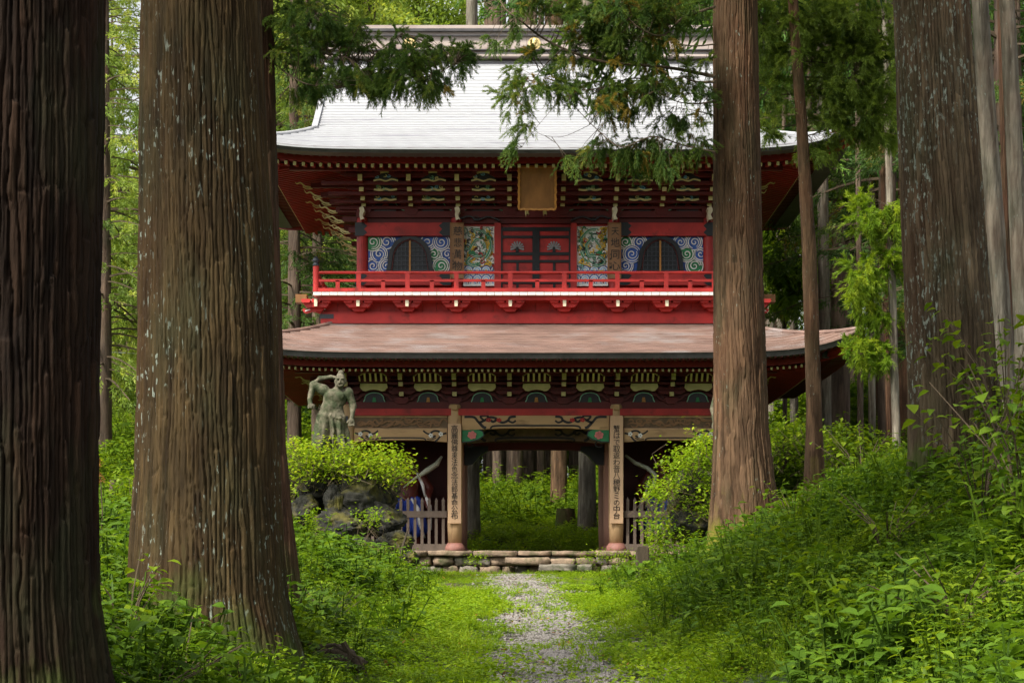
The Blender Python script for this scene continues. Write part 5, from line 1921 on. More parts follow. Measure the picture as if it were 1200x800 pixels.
def conifer_parts(seed, H, h0, R, nbr, clumps, nblade, ln, wd, trunk_r, taper=.8, csize=.5, tdark=.25, wood=True, top=.6):
    """returns (crown mesh data, branch MB). Crown built branch by branch, drooping sprays"""
    rng = np.random.default_rng(seed)
    L = Leaves()
    br = MB()
    for i in range(nbr):
        f = (i + rng.random()) / nbr
        h = h0 + (H - h0) * f
        az_ = rng.random() * 6.283
        ln_b = R * ((1 - f) ** top + .10) * rng.uniform(.6, 1.15) * (0.75 + .25 * min(1, f * 8))
        d = np.array([math.cos(az_), math.sin(az_), 0])
        rise = rng.uniform(-.1, .25) + .3 * f
        pts = []
        for k in range(6):
            u = k / 5
            pts.append(np.array([0, 0, h]) + d * ln_b * u + np.array([0, 0, 1]) * (rise * ln_b * u - .42 * ln_b * u * u + .12 * ln_b * u ** 4))
        if wood:
            br.tube([Vector(p) for p in pts], [.012 + .012 * ln_b * (1 - k / 5.5) for k in range(6)], 4, cap=False)
        bt = rng.normal(0, .14)
        nc = max(2, int(clumps * ln_b / R * rng.uniform(.7, 1.2)))
        for q in range(nc):
            u = .25 + .78 * rng.random() ** .7
            k = min(int(u * 5), 4)
            p = pts[k] + (pts[k + 1] - pts[k]) * (u * 5 - k) if u < 1 else pts[5]
            side = np.cross(d, [0, 0, 1]) * rng.uniform(-1, 1)
            p = p + side * ln_b * .28 * (1.1 - .5 * u) + np.array([0, 0, rng.uniform(-.22, .12)]) * csize
            ax = unit(d * .7 + side * .8 + np.array([0, 0, rng.uniform(-.75, .15)]))
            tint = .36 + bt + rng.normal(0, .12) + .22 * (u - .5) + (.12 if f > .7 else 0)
            if rng.random() < .04:
                tint = .97
            n = nblade
            t = rng.random(n)
            c = p + t[:, None] * ax * csize + np.array([0, 0, -1.0]) * (t[:, None] ** 2) * csize * .35 + rng.normal(0, csize * .10, (n, 3))
            D = unit(unit(rng.normal(size=(n, 3))) * .8 + ax + np.array([0, 0, -.15]))
            V, Q = blades(c, D, ln * rng.uniform(.6, 1.25, n), wd * rng.uniform(.7, 1.2, n), rng, .1)
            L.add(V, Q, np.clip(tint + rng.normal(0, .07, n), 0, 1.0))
    return L, br


def broadleaf_parts(seed, H, h0, R, nbl, nleaf, ls):
    rng = np.random.default_rng(seed)
    L = Leaves()
    br = MB()
    blobs = []
    for i in range(nbl):
        f = rng.random()
        h = h0 + (H - h0) * f
        r = R * math.sin(math.pi * (0.18 + .78 * f)) * rng.uniform(.45, 1.0)
        a = rng.random() * 6.283
        c = np.array([r * math.cos(a), r * math.sin(a), h])
        s_ = R * rng.uniform(.20, .36)
        blobs.append((c, s_))
        br.tube([(0, 0, h0 + (h - h0) * .35), tuple(c * np.array([.55, .55, 1]) - np.array([0, 0, .5])), tuple(c)], [.09, .05, .015], 5, cap=False)
        n = int(nleaf * rng.uniform(.6, 1.2))
        u = unit(rng.normal(size=(n, 3)))
        rad = s_ * rng.uniform(.45, 1.08, n) ** .6
        p = c + u * rad[:, None] * np.array([1.25, 1.25, .62])
        D = unit(u * .6 + rng.normal(0, .6, (n, 3)) + np.array([0, 0, -.2]))
        V, Q = blades(p, D, ls * rng.uniform(.6, 1.3, n), ls * .55, rng, .05, .6)
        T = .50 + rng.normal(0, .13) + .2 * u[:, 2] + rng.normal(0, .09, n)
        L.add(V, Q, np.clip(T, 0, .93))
    return L, br


# ------------------------------------------------------------------ trunks
def trunk_mesh(pts, rad, nth, nz, mt, ridges=46, depth=.03, flare=(0, 1.0, 5), seed=0, lean_twist=.25, zs=0.6):
    """bark covered trunk: pts [(x, y, z)] local centre line, rad one radius per point; vertical plates with cracks between"""
    P_ = np.array(pts, float)
    rad = np.array(rad, float)
    z = np.linspace(P_[0, 2], P_[-1, 2], nz)
    cx, cy, r0 = np.interp(z, P_[:, 2], P_[:, 0]), np.interp(z, P_[:, 2], P_[:, 1]), np.interp(z, P_[:, 2], rad)
    th = np.linspace(0, 2 * math.pi, nth, endpoint=False)
    TH, Z = np.meshgrid(th, z)
    R0 = np.repeat(r0[:, None], nth, 1)
    cxx, sxx = np.cos(TH), np.sin(TH)
    warp = 6.0 * (vnoise(cxx * 2.2, sxx * 2.2, Z * zs * .8, seed + 1) - .5) + 4.2 * (vnoise(cxx * 7, sxx * 7, Z * zs * 3.2, seed + 2) - .5) + 2.0 * (vnoise(cxx * 16, sxx * 16, Z * 7, seed + 3) - .5)
    ph = (TH + lean_twist * Z * .12) * ridges + warp * 1.6
    cell = np.floor(ph / 6.2832).astype(np.int64) % ridges
    fr = ph / 6.2832 - np.floor(ph / 6.2832)
    hz = _h(cell, cell * 0 + 3, cell * 0, seed)
    brk = Z * (.8 + 1.5 * hz) + hz * 9 + .25 * vnoise(cxx * 9, sxx * 9, Z * 3, seed + 8)
    cz_ = np.floor(brk).astype(np.int64)
    fz = brk - cz_
    hp = _h(cell, cz_, cell * 0 + 1, seed + 5)
    shape = np.clip(np.minimum(fr, 1 - fr) * 2 * (2.2 + 1.5 * hz), 0, 1) ** .7      # flat plates, steep furrows
    peel = np.clip(1 - fz / .09, 0, 1) * .65 * (hp > .35)
    fine = vnoise(cxx * ridges * 1.1, sxx * ridges * 1.1, Z * 3.2, seed + 6) - .5
    prof = -1.0 * (1 - shape) + .45 * (hp - .5) - peel * .5 + .38 * fine
    R = R0 + depth * prof
    lob = np.sin(TH * 3 + seed) * .05 + np.sin(TH * 5 + 2 * seed) * .035
    R = R * (1 + lob * (.35 + .0 * Z))
    fa, fh, fl = flare
    if fa:
        f = np.exp(-np.clip(Z - P_[0, 2], 0, None) / fh)
        R = R + fa * f * (1 + .45 * np.sin(TH * fl + seed * 1.3) + .25 * np.sin(TH * (fl + 4) + 2 + Z))
    X = cx[:, None] + R * np.cos(TH)
    Y = cy[:, None] + R * np.sin(TH)
    V = np.stack([X, Y, Z], -1).reshape(-1, 3)
    i = np.arange(nz * nth).reshape(nz, nth)
    j = np.roll(i, -1, 1)
    Q = np.stack([i[:-1], j[:-1], j[1:], i[1:]], -1).reshape(-1, 4)
    me = np_mesh('trunk', V, Q, M[mt], True)
    a_ = me.attributes.new('plate', 'FLOAT', 'POINT')
    a_.data.foreach_set('value', (.65 * hp + .35 * hz).astype(np.float32).ravel())
    return me


def on_ground(px, d, dz=-.15):
    x = (px - 600) * d / F
    return Vector((x, d, float(G(x, d)) + dz))


# shared crown meshes
def cm(parts, name, lm):
    L, br = parts
    return L.mesh('crown', M[lm]), (br.mesh('branches', M['twig']) if br.v else None)


crown_near = cm(conifer_parts(1, 26, 9.2, 4.6, 120, 9, 34, .34, .07, .3, csize=.8), 'n', 'leaf_cedar')
crown_far = [cm(conifer_parts(20 + k, 23, 4.0 + 2 * k, 3.3, 135, 9, 30, .30, .075, .3, csize=.62), 'f', 'leaf_far') for k in range(3)]
crown_deep = [cm(conifer_parts(30 + k, 26, 9.0, 3.2, 110, 9, 26, .26, .06, .3, csize=.6), 'd', 'leaf_deep') for k in range(2)]
crown_fine = [cm(conifer_parts(40 + k, 17, 3.4 + .8 * k, 3.0, 105, 16, 44, .14, .028, .3, csize=.42), 'fine', 'leaf_cedar') for k in range(2)]
crown_lite = [cm(conifer_parts(60 + k, 17, 2.4 + .6 * k, 3.0, 100, 13, 40, .17, .04, .3, csize=.46), 'lite', 'leaf_far') for k in range(2)]
crown_broad = [cm(broadleaf_parts(50 + k, 16, 2.0, 4.4, 62, 900, .17), 'b', 'leaf_far') for k in range(2)]
trunk_far = [trunk_mesh([(0, 0, -1), (.1 * k, 0, 10), (0, .1, 24)], [.27, .2, .03], 20, 40, m_, 14, .03, (.12, .6, 4), k) for k, m_ in enumerate(('bark_far', 'bark_grey', 'bark_red2'))]


def tree(name, lab, loc, trunk_me, crown, group=None, rot=0.0, sc_=1.0, cat='tree', tilt=(0, 0)):
    t = thing(name, lab, cat, tuple(loc), rot, group)
    t.rotation_euler = (tilt[0], tilt[1], rot)
    t.scale = (sc_,) * 3
    link('trunk', trunk_me, t)
    if crown is not None:
        c = link('crown', crown[0], t)
        if crown[1] is not None:
            link('branches', crown[1], c)
    return t


def px_trunk(prof, d, mt, nth, nz, z_top, **kw):
    """prof: rows (py, x_left, x_right) of the photo at distance d -> (base location, mesh) with local coordinates"""
    pr = sorted(prof, key=lambda r: -r[0])
    xb = (pr[0][1] + pr[0][2]) / 2
    base = on_ground(xb, d, 0)
    pts, rad = [], []
    for py, a, b in pr:
        p = P((a + b) / 2, py, d) - base
        pts.append((p.x, 0, p.z))
        rad.append((b - a) / 2 * d / F)
    if pts[0][2] > -.3:
        pts.insert(0, (pts[0][0], 0, -.3))
        rad.insert(0, rad[0] * 1.02)
    dx = (pts[-1][0] - pts[-2][0]) / max(pts[-1][2] - pts[-2][2], .1)
    zl = pts[-1][2]
    pts.append((pts[-1][0] + dx * (z_top - zl) * .5, 0, z_top))
    rad.append(rad[-1] * .45)
    return base, pts, rad, mt, nth, nz, kw


def near_tree(name, lab, prof, d, mt, nth, nz, z_top, crown, cs=1.0, group=None, **kw):
    base, pts, rad, mt, nth, nz, kw = px_trunk(prof, d, mt, nth, nz, z_top, **kw)
    t = thing(name, lab, 'tree', tuple(base), 0, group)
    # dense rings where the picture sees the trunk, coarse above
    zc = CZ + (HZ + 30) * d / F - base.z
    low = [(p, r) for p, r in zip(pts, rad) if p[2] < zc]
    pz = np.array(pts)
    rr_ = np.array(rad)
    mid = (np.interp(zc, pz[:, 2], pz[:, 0]), 0, zc)
    rm = np.interp(zc, pz[:, 2], rr_)
    link('trunk', trunk_mesh([p for p, r in low] + [mid], [r for p, r in low] + [rm], nth, nz, mt, **kw), t)
    kw2 = dict(kw)
    kw2['flare'] = (0, 1, 5)
    up = [mid] + [p for p in pts if p[2] > zc]
    link('upper_trunk', trunk_mesh(up, [rm] + [r for p, r in zip(pts, rad) if p[2] > zc], 40, 20, mt, **kw2), t)
    if crown is not None:
        c = link('crown', crown[0], t)
        c.location = (pts[-1][0] * .6, 0, 0)
        c.scale = (cs,) * 3
        c.rotation_euler = (0, 0, random.uniform(0, 6))
        link('branches', crown[1], c)
    return t, base


T0, T0b = near_tree('cedar_tree', 'nearest and darkest cedar trunk cut by the left edge of the photo, deeply furrowed', [(800, -96, 118), (700, -92, 110), (400, -88, 112), (200, -85, 117), (0, -82, 118)], 11.0, 'bark_shaded', 420, 300, 22, crown_near, group='large foreground cedars', ridges=84, depth=.045, flare=(.10, .35, 5), seed=1, zs=.45)
T1, T1b = near_tree('cedar_tree', 'great ridged cedar trunk with pale lichen flecks and a flaring foot, left of the gate', [(770, 148, 352), (700, 152, 338), (640, 156, 334), (560, 161, 330), (400, 165, 327), (200, 166, 316), (0, 168, 306)], 16.0, 'bark_lich', 460, 330, 24, crown_near, 1.05, 'large foreground cedars', ridges=92, depth=.034, flare=(.07, .35, 5), seed=5, zs=.5)
T1c, T1cb = near_tree('cedar_tree', 'slimmer reddish cedar trunk showing as a strip close behind the great ridged trunk', [(690, 286, 352), (640, 284, 346), (520, 276, 334), (300, 262, 328), (0, 256, 319)], 19.5, 'bark_red2', 200, 200, 22, None, group=None, ridges=30, depth=.03, flare=(.05, .3, 5), seed=9)
T2, T2b = near_tree('cedar_tree', 'straight reddish brown cedar trunk standing just right of the gate front, pale flaking patches', [(612, 832, 916), (560, 834, 907), (500, 836, 900), (300, 836, 893), (150, 836, 890), (0, 836, 887)], 32.0, 'bark_red', 360, 300, 25, crown_near, 1.0, 'large foreground cedars', ridges=44, depth=.03, flare=(.10, .5, 5), seed=13, zs=.55)
T3, T3b = near_tree('cedar_tree', 'thick cedar trunk flecked with grey lichen on the right bank, leaning slightly', [(585, 1066, 1186), (540, 1067, 1178), (470, 1066, 1170), (300, 1059, 1156), (150, 1053, 1145), (0, 1048, 1135)], 22.0, 'bark_ash', 420, 320, 24, crown_near, 1.0, 'large foreground cedars', ridges=66, depth=.034, flare=(.10, .5, 5), seed=17, zs=.5)
T4, T4b = near_tree('slender_tree', 'slender brown trunk leaning left on the bank behind the reddish cedar', [(556, 942, 966), (480, 945, 963), (300, 940, 957), (150, 933, 946), (0, 923, 935)], 35.0, 'bark_red', 90, 220, 14, None, group=None, ridges=12, depth=.014, flare=(.05, .3, 4), seed=21)

# ------------------------------------------------------------------ cedar branches hanging across the view
def hang_branch(owner, base, limbs, blobs, d, seed, lm='leaf_cedar', nb=46, ln=.055, wd=.010, orange=.05, tint0=.34, dens=1.0, name='branch'):
    """limbs: photo polylines [(x, y), ...] with a width in pixels; blobs: (cx, cy, rx, ry, number of sprays)"""
    rng = np.random.default_rng(seed)
    q = MB()
    allp = []
    for pts, wpx, dd in limbs:
        w3 = [P(x, y, d + dd + .25 * math.sin(i * 1.7)) - base for i, (x, y) in enumerate(pts)]
        sm = []
        for i in range(len(w3) - 1):
            p0, p1, p2, p3 = w3[max(i - 1, 0)], w3[i], w3[i + 1], w3[min(i + 2, len(w3) - 1)]
            for k in range(6):
                t = k / 6
                sm.append(.5 * (2 * p1 + (p2 - p0) * t + (2 * p0 - 5 * p1 + 4 * p2 - p3) * t * t + (3 * p1 - p0 - 3 * p2 + p3) * t ** 3))
        sm.append(w3[-1])
        r = wpx * d / F / 2
        q.tube(sm, [max(.003, r * (1 - .75 * i / (len(sm) - 1))) for i in range(len(sm))], 7)
        allp += sm
    A = np.array([p[:] for p in allp])
    L = Leaves()
    k_ = d / F
    for cx, cy, rx, ry, n in blobs:
        for _ in range(int(n * dens)):
            a = rng.random() * 6.283
            rr_ = rng.random() ** .55
            px, py = cx + rx * rr_ * math.cos(a), cy + ry * rr_ * math.sin(a)
            p = np.array((P(px, py, d + rng.normal(0, .30)) - base)[:])
            j = np.argmin(((A - p) ** 2 * np.array([1, .4, 1])).sum(1))
            v = p - A[j]
            l = np.linalg.norm(v)
            ax = unit(v + np.array([0, 0, -.25 * max(l, .1)]))
            if l > .06:
                q.tube([Vector(A[j]), Vector(A[j] + v * .55 + np.array([0, 0, .06 * l])), Vector(p)], [.006, .004, .0025], 4, cap=False)
            tint = tint0 + rng.normal(0, .14)
            org = rng.random() < orange
            for s_ in range(5):
                ax2 = unit(ax + rng.normal(0, .55, 3) + np.array([0, 0, -.25]))
                m_ = nb
                t = rng.random(m_)
                sz = rng.uniform(.10, .24) * (d / 26)
                c = p + t[:, None] * ax2 * sz + np.array([0, 0, -1.]) * (t[:, None] ** 2) * sz * .35
                D = unit(unit(rng.normal(size=(m_, 3))) * .65 + ax2)
                V, Q = blades(c, D, ln * (d / 26) * rng.uniform(.6, 1.2, m_), wd * (d / 26), rng, .1)
                T = np.clip(tint + rng.normal(0, .08, m_) + .15 * (t - .5), 0, .92) if not org else np.full(m_, 1.0)
                L.add(V, Q, T)
    b = part(q, name, 'twig', owner)
    link('foliage', L.mesh('foliage', M[lm]), b)
    return b


hang_branch(T1c, T1cb, [
    ([(310, 57), (345, 58), (375, 62), (400, 66), (430, 72), (460, 82), (500, 90), (535, 74)], 3.2, 0),
    ([(312, 66), (328, 80), (345, 92), (365, 100), (395, 104)], 2.4, -.2),
    ([(312, 22), (335, 30), (352, 36), (372, 20), (392, 6)], 2.2, .2),
    ([(372, 62), (376, 40), (382, 20), (385, 5)], 1.6, .3),
    ([(430, 72), (450, 55), (470, 40)], 1.2, .1)], [
    (350, 20, 42, 24, 60), (395, 40, 34, 26, 60), (345, 60, 30, 16, 26), (385, 88, 36, 18, 44), (430, 88, 34, 16, 52), (460, 78, 30, 20, 48), (500, 70, 26, 26, 40), (505, 95, 22, 12, 28),
    (540, 66, 15, 16, 26), (455, 105, 26, 9, 10), (420, 45, 26, 18, 22), (470, 50, 14, 14, 10), (360, 104, 22, 6, 8)], 19.5, 3, nb=70, tint0=.55, orange=.02, wd=.0065)
hang_branch(T2, T2b, [
    ([(838, 90), (800, 82), (770, 78), (705, 72), (660, 57), (632, 42), (612, 26), (590, 8), (580, -20)], 4.5, 0),
    ([(838, 8), (800, 22), (775, 42), (745, 30), (725, 5)], 3.5, -.2),
    ([(838, 96), (815, 96), (800, 90)], 3.5, -.3),
    ([(838, 118), (815, 122), (790, 118), (768, 106)], 2.2, -.2),
    ([(838, 178), (800, 170), (765, 160), (728, 172), (700, 152), (680, 132), (667, 118)], 2.0, -.3),
    ([(838, 52), (810, 54), (775, 48), (750, 46)], 2.0, .3),
    ([(660, 57), (640, 75), (625, 95), (605, 118)], 1.6, .1),
    ([(770, 96), (740, 92), (700, 104), (660, 106), (640, 104)], 2.2, .1),
    ([(838, 135), (815, 130), (790, 125)], 1.6, .1),
    ([(655, 117), (645, 130), (620, 160), (612, 172)], .8, .2), ([(690, 147), (660, 160), (635, 158), (622, 148)], .7, .2)], [
    (720, 12, 70, 18, 90), (790, 12, 44, 20, 60), (650, 8, 44, 14, 40), (700, 38, 40, 13, 50), (755, 42, 36, 12, 34), (600, 28, 22, 14, 8), (585, 42, 14, 8, 6),
    (640, 62, 34, 14, 24), (700, 62, 34, 12, 26), (750, 68, 36, 12, 24), (620, 92, 26, 18, 24), (600, 110, 20, 22, 20), (612, 142, 14, 14, 9), (650, 102, 26, 16, 24), (606, 172, 10, 8, 6),
    (700, 104, 36, 16, 46), (740, 104, 34, 18, 46), (775, 100, 26, 22, 34), (720, 128, 30, 10, 18), (808, 75, 24, 14, 14), (815, 108, 20, 22, 22), (800, 140, 34, 12, 22),
    (700, 168, 26, 10, 16), (760, 176, 40, 14, 34), (800, 168, 36, 14, 26), (735, 182, 26, 10, 12), (765, 195, 30, 8, 10), (672, 186, 14, 8, 5)], 31.2, 7, nb=64, orange=.075, tint0=.6, dens=.85, wd=.0065)
# sparse branches of the slender tree and of young cedars in the light
hang_branch(T4, T4b, [
    ([(928, 30), (900, 28), (880, 30)], 2.2, 0), ([(938, 110), (905, 112), (885, 118)], 2, 0), ([(935, 90), (985, 92), (1030, 88), (1055, 80)], 2.2, .2), ([(933, 60), (965, 40), (1000, 30), (1040, 22)], 2, .3),
    ([(941, 145), (900, 152), (880, 160)], 1.6, 0), ([(943, 160), (980, 150), (1020, 140)], 1.6, .2), ([(942, 72), (975, 75), (1000, 82)], 1.6, -.2)], [
    (905, 20, 26, 20, 44), (960, 20, 44, 22, 80), (1015, 25, 40, 24, 80), (905, 62, 24, 22, 30), (975, 62, 40, 20, 66), (1025, 70, 34, 24, 60), (905, 108, 22, 16, 22), (970, 100, 40, 16, 44), (1020, 112, 34, 20, 48),
    (980, 140, 44, 18, 40), (1025, 150, 30, 20, 36), (960, 170, 26, 10, 14), (900, 148, 20, 10, 10)], 35.5, 13, lm='leaf_far', nb=44, ln=.07, wd=.009, tint0=.28, orange=.0)

# ------------------------------------------------------------------ trees of the middle distance
def px_tree(name, lab, px0, px1, wpx, d, mt_i, crown, sc_=1.0, group=None, ytop=0):
    """trunk base at px0, leaning to px1 at the top of the picture"""
    b = on_ground(px0, d, -.1)
    r = wpx * d / F / 2
    hz = 1.7 + (HZ - 0) * d / F - b.z
    xt = (px1 - 600) * d / F - b.x
    pts = [(0, 0, -.5), (0, 0, .01), (xt * .5, 0, hz * .5), (xt, 0, hz), (xt * 1.2, 0, hz + 8)]
    me = trunk_mesh(pts, [r * 1.15, r * 1.1, r * .95, r * .78, r * .2], 54, 150, mt_i, 18, .02, (r * .5, .5, 4), int(px0), zs=.9)
    t = thing(name, lab, 'tree', tuple(b), 0, group)
    link('trunk', me, t)
    if crown is not None:
        c = link('crown', crown[0], t)
        c.location = (xt * 1.05, 0, 0)
        c.scale = (sc_,) * 3
        c.rotation_euler = (0, 0, px0 * .37)
        if crown[1] is not None:
            link('branches', crown[1], c)
    return t, b


K = 'pale trunks on the right bank'
px_tree('cedar_tree', 'pale grey trunk just right of the thick lichened cedar, leaning left as it rises', 1182, 1148, 25, 30, 'bark_grey', None, group=K)
px_tree('cedar_tree', 'pale grey trunk at the right edge of the photo, rising above the shrubs', 1207, 1180, 22, 33, 'bark_grey', None, group=K)
px_tree('cedar_tree', 'thin reddish trunk between the two pale grey trunks near the right edge', 1186, 1172, 9, 42, 'bark_red2', None, group=K)
px_tree('cedar_tree', 'pale straight trunk behind the slender leaning tree, beyond the roof corner', 968, 962, 14, 56, 'bark_grey', crown_deep[0], 1.0, group=K)
px_tree('cedar_tree', 'pale thin trunk right of the gate, the leftmost seen above the lower roof', 904, 900, 8, 64, 'bark_grey', crown_deep[1], 1, group=K)
px_tree('cedar_tree', 'pale thin trunk above the lower roof, second from the gate', 915, 912, 8, 66, 'bark_grey', crown_deep[0], 1, group=K)
px_tree('cedar_tree', 'pale thin trunk above the lower roof, between the reddish cedar and the slender tree', 931, 927, 9, 62, 'bark_grey', crown_deep[1], 1.02, group=K)
px_tree('cedar_tree', 'very thin straight trunk between the roof tip and the young cedar boughs', 1009, 1004, 7, 52, 'bark_far', None, group=K)
for p0, p1, w_, d, m_, lab in ((950, 948, 7, 58, 'bark_far', 'thin grey brown trunk just behind the slender leaning tree'), (986, 984, 24, 72, 'bark_far', 'broad dark trunk deep in the stand above the lower roof tip'), (997, 996, 9, 66, 'bark_far', 'thin dark trunk left of the bright boughed young cedar'),
                               (1022, 1020, 8, 60, 'bark_grey', 'straight thin grey trunk behind the boughs of the young cedar'), (1060, 1057, 13, 58, 'bark_red2', 'reddish trunk half hidden by the thick lichened cedar'), (976, 975, 6, 80, 'bark_far', 'very thin dark trunk beyond the lower roof tip'),
                               (1034, 1030, 6, 70, 'bark_far', 'very thin trunk just left of the young cedar'), (893, 893, 9, 74, 'bark_grey', 'pale trunk hard against the right edge of the reddish cedar'), (1196, 1190, 14, 50, 'bark_far', 'dark trunk between the pale trunks at the right edge')):
    px_tree('cedar_tree', lab, p0, p1, w_, d, m_, None, group=K)
yt, ytb = px_tree('young_cedar', 'thin pale trunk with bright yellow green boughs left of the thick lichened cedar', 1052, 1036, 9, 46, 'bark_grey', None, group=K)
px_tree('cedar_tree', 'thin reddish trunk crossing close beside the bright boughed young cedar', 1044, 1030, 8, 49, 'bark_red2', None, group=K)
hang_branch(yt, ytb, [
    ([(1041, 250), (1060, 246)], .8, .1), 
    ([(1040, 262), (1020, 262), (1000, 268)], 1.6, 0), ([(1043, 318), (1020, 312), (998, 330)], 1.6, 0), ([(1044, 372), (1030, 350), (1010, 358)], 1.4, 0), ([(1047, 430), (1025, 412), (995, 420)], 1.4, 0), ([(1042, 280), (1055, 285)], 1.2, 0), ([(1040, 240), (1052, 235)], 1, 0)], [
    (1022, 262, 26, 14, 30), (1045, 270, 14, 10, 12), (1018, 312, 30, 16, 36), (1042, 306, 18, 12, 16), (1008, 330, 22, 12, 18), (1010, 352, 18, 10, 14), (1040, 368, 14, 10, 12), (1018, 368, 14, 9, 10), (1012, 408, 24, 13, 34), (1030, 418, 16, 8, 14), (1050, 240, 12, 10, 10), (1010, 240, 18, 10, 12)],
    46, 17, lm='leaf_young', nb=34, ln=.075, wd=.012, tint0=.5, dens=.8, orange=.04)
y2, y2b = px_tree('young_cedar', 'young cedar with bright boughs beside the upper roof corner, behind the reddish cedar', 920, 918, 5, 60, 'bark_far', None, group=None)
hang_branch(y2, y2b, [([(919, 215), (905, 212), (895, 222)], 1, 0), ([(919, 300), (905, 305), (893, 315)], 1, 0), ([(919, 300), (935, 310), (950, 322)], 1, 0), ([(919, 262), (930, 250)], 1, 0)], [
    (905, 218, 24, 16, 34), (940, 215, 26, 16, 30), (905, 268, 20, 12, 16), (912, 308, 26, 20, 40), (940, 322, 20, 16, 26), (915, 345, 24, 12, 24), (975, 225, 26, 14, 24), (940, 262, 16, 10, 10)],
    60, 19, lm='leaf_young', nb=22, ln=.08, wd=.026, tint0=.4, orange=.02)
# trunks seen through the passage
px_tree('cedar_tree', 'brown trunk seen through the gate passage, in the middle of the opening', 655, 653, 18, 70, 'bark_red', crown_deep[1], 1.1, group='trunks seen through the passage')
px_tree('cedar_tree', 'pale grey trunk seen through the gate passage beside its right column', 688, 688, 19, 62, 'bark_grey', None, 1.15, group='trunks seen through the passage')
px_tree('cedar_tree', 'mottled grey trunk seen through the gate passage beside its left column', 553, 553, 17, 60.5, 'bark_grey', None, 1.0, group='trunks seen through the passage')
k_ = 0
for px, wpx, d in ((590, 8, 104), (611, 10, 110), (627, 7, 108), (643, 12, 101), (671, 8, 104), (577, 13, 92), (583, 11, 82), (603, 18, 88), (620, 14, 95), (634, 9, 90), (571, 9, 96), (676, 9, 98)):
    px_tree('cedar_tree', 'dim dark trunk deep in the woods seen through the gate passage', px, px, wpx, d, 'bark_far', None, group='dim trunks behind the passage')
q = trunk_mesh([(0, 0, -.3), (0, 0, .62)], [.36, .28], 40, 24, 'bark_red2', 12, .03, (.08, .3, 4), 4)
sp = on_ground(663, 63, 0)
t = thing('tree_stump', 'broken brown stump between the two trunks seen through the passage', 'stump', tuple(sp))
link('stump', q, t)
part(MB().lathe([(.27, .55), (.2, .6), (.05, .5)], (0, 0, 0), 14), 'broken_top', 'deadwood', t)

rng = np.random.default_rng(5)
# dark stand of cedars on the right
n = 0
for i in range(400):
    if n >= 46:
        break
    d = rng.uniform(62, 118)
    px = rng.uniform(850, 1300)
    if abs(px - 968) < 10 or abs(px - 930) < 8:
        continue
    b = on_ground(px, d, -.2)
    if d < 70 and px < 960:
        continue
    tm = trunk_far[int(rng.integers(0, 3))]
    where = 'just beyond the right roof corner' if px < 935 else ('beyond the slender leaning tree' if px < 1060 else ('hidden largely by the thick lichened cedar' if px < 1160 else 'at the right edge'))
    tree('cedar_tree', 'tall cedar of the dense dark stand, ' + where, b, tm, crown_deep[n % 2], 'cedars in the dark stand on the right', rng.random() * 6, rng.uniform(.85, 1.25))
    n += 1
# bright trees behind and to the left of the gate
n = 0
for px, d, s_ in ((95, 112, 1.35), (168, 104, 1.1), (330, 86, 1.2), (365, 100, 1.4), (430, 92, 1.45), (490, 104, 1.6), (545, 116, 1.7), (615, 120, 1.75), (680, 118, 1.7), (745, 90, 1.4), (800, 100, 1.5), (860, 88, 1.3), (130, 128, 1.5)):
    b = on_ground(px, d, -.2)
    tree('leafy_tree', 'bright leafy tree on the hillside ' + ('left of the great ridged trunk' if px < 200 else 'above the gate roof') , b, trunk_far[0], crown_broad[n % 2], 'leafy trees on the hillside behind the gate', px * .9, s_)
    n += 1
n = 0
spots = []
for i in range(900):
    if n >= 56:
        break
    d = rng.uniform(78, 150)
    px = rng.uniform(-120, 860)
    if px < 200 and d < 100:
        continue
    b = on_ground(px, d, -.2)
    if any((b.xy - s.xy).length < 3.4 for s in spots):
        continue
    if (d < 116 and 480 < px < 760) or (d < 96 and 400 < px < 860):
        continue
    spots.append(b)
    where = ('left of the great ridged trunk' if px < 170 else ('behind the great ridged trunk and the left roof corner' if px < 400 else ('behind the upper roof ridge' if px < 640 else 'behind the right half of the upper roof')))
    if rng.random() < .68:
        tree('cedar_tree', 'bright green hillside cedar ' + where, b, trunk_far[int(rng.integers(0, 2))], crown_far[n % 3], 'cedars on the hillside behind the gate', rng.random() * 6, rng.uniform(.8, 1.2))
    else:
        tree('leafy_tree', 'rounded leafy tree on the hillside ' + where, b, trunk_far[0], crown_broad[n % 2], 'leafy trees on the hillside behind the gate', rng.random() * 6, rng.uniform(.9, 1.3))
    n += 1
for px, d, s_ in ((560, 126, 1.0), (590, 132, 1.2), (625, 124, 1.0), (655, 130, 1.1), (690, 127, 1.0), (530, 130, 1.0)):
    tree('cedar_tree', 'dark green cedar far back in the woods seen through the gate passage', on_ground(px, d, -.2), trunk_far[2], crown_fine[int(px) % 2], 'dark cedars far behind the passage', px * .7, s_)
for px, d, ci, s_, lab in ((122, 66, 0, 1.0, 'light green cedar at the left side of the gap between the two left trunks'), (172, 74, 1, 1.15, 'light green cedar with low boughs, behind the left edge of the great ridged trunk'), (95, 80, 1, 1.35, 'taller light green cedar at the back of the gap between the two left trunks'), (338, 88, 0, 1.4, 'light green cedar rising above the left roof corner')):
    tree('cedar_tree', lab, on_ground(px, d, -.2), trunk_far[0], crown_lite[ci], None, px * .7, s_)
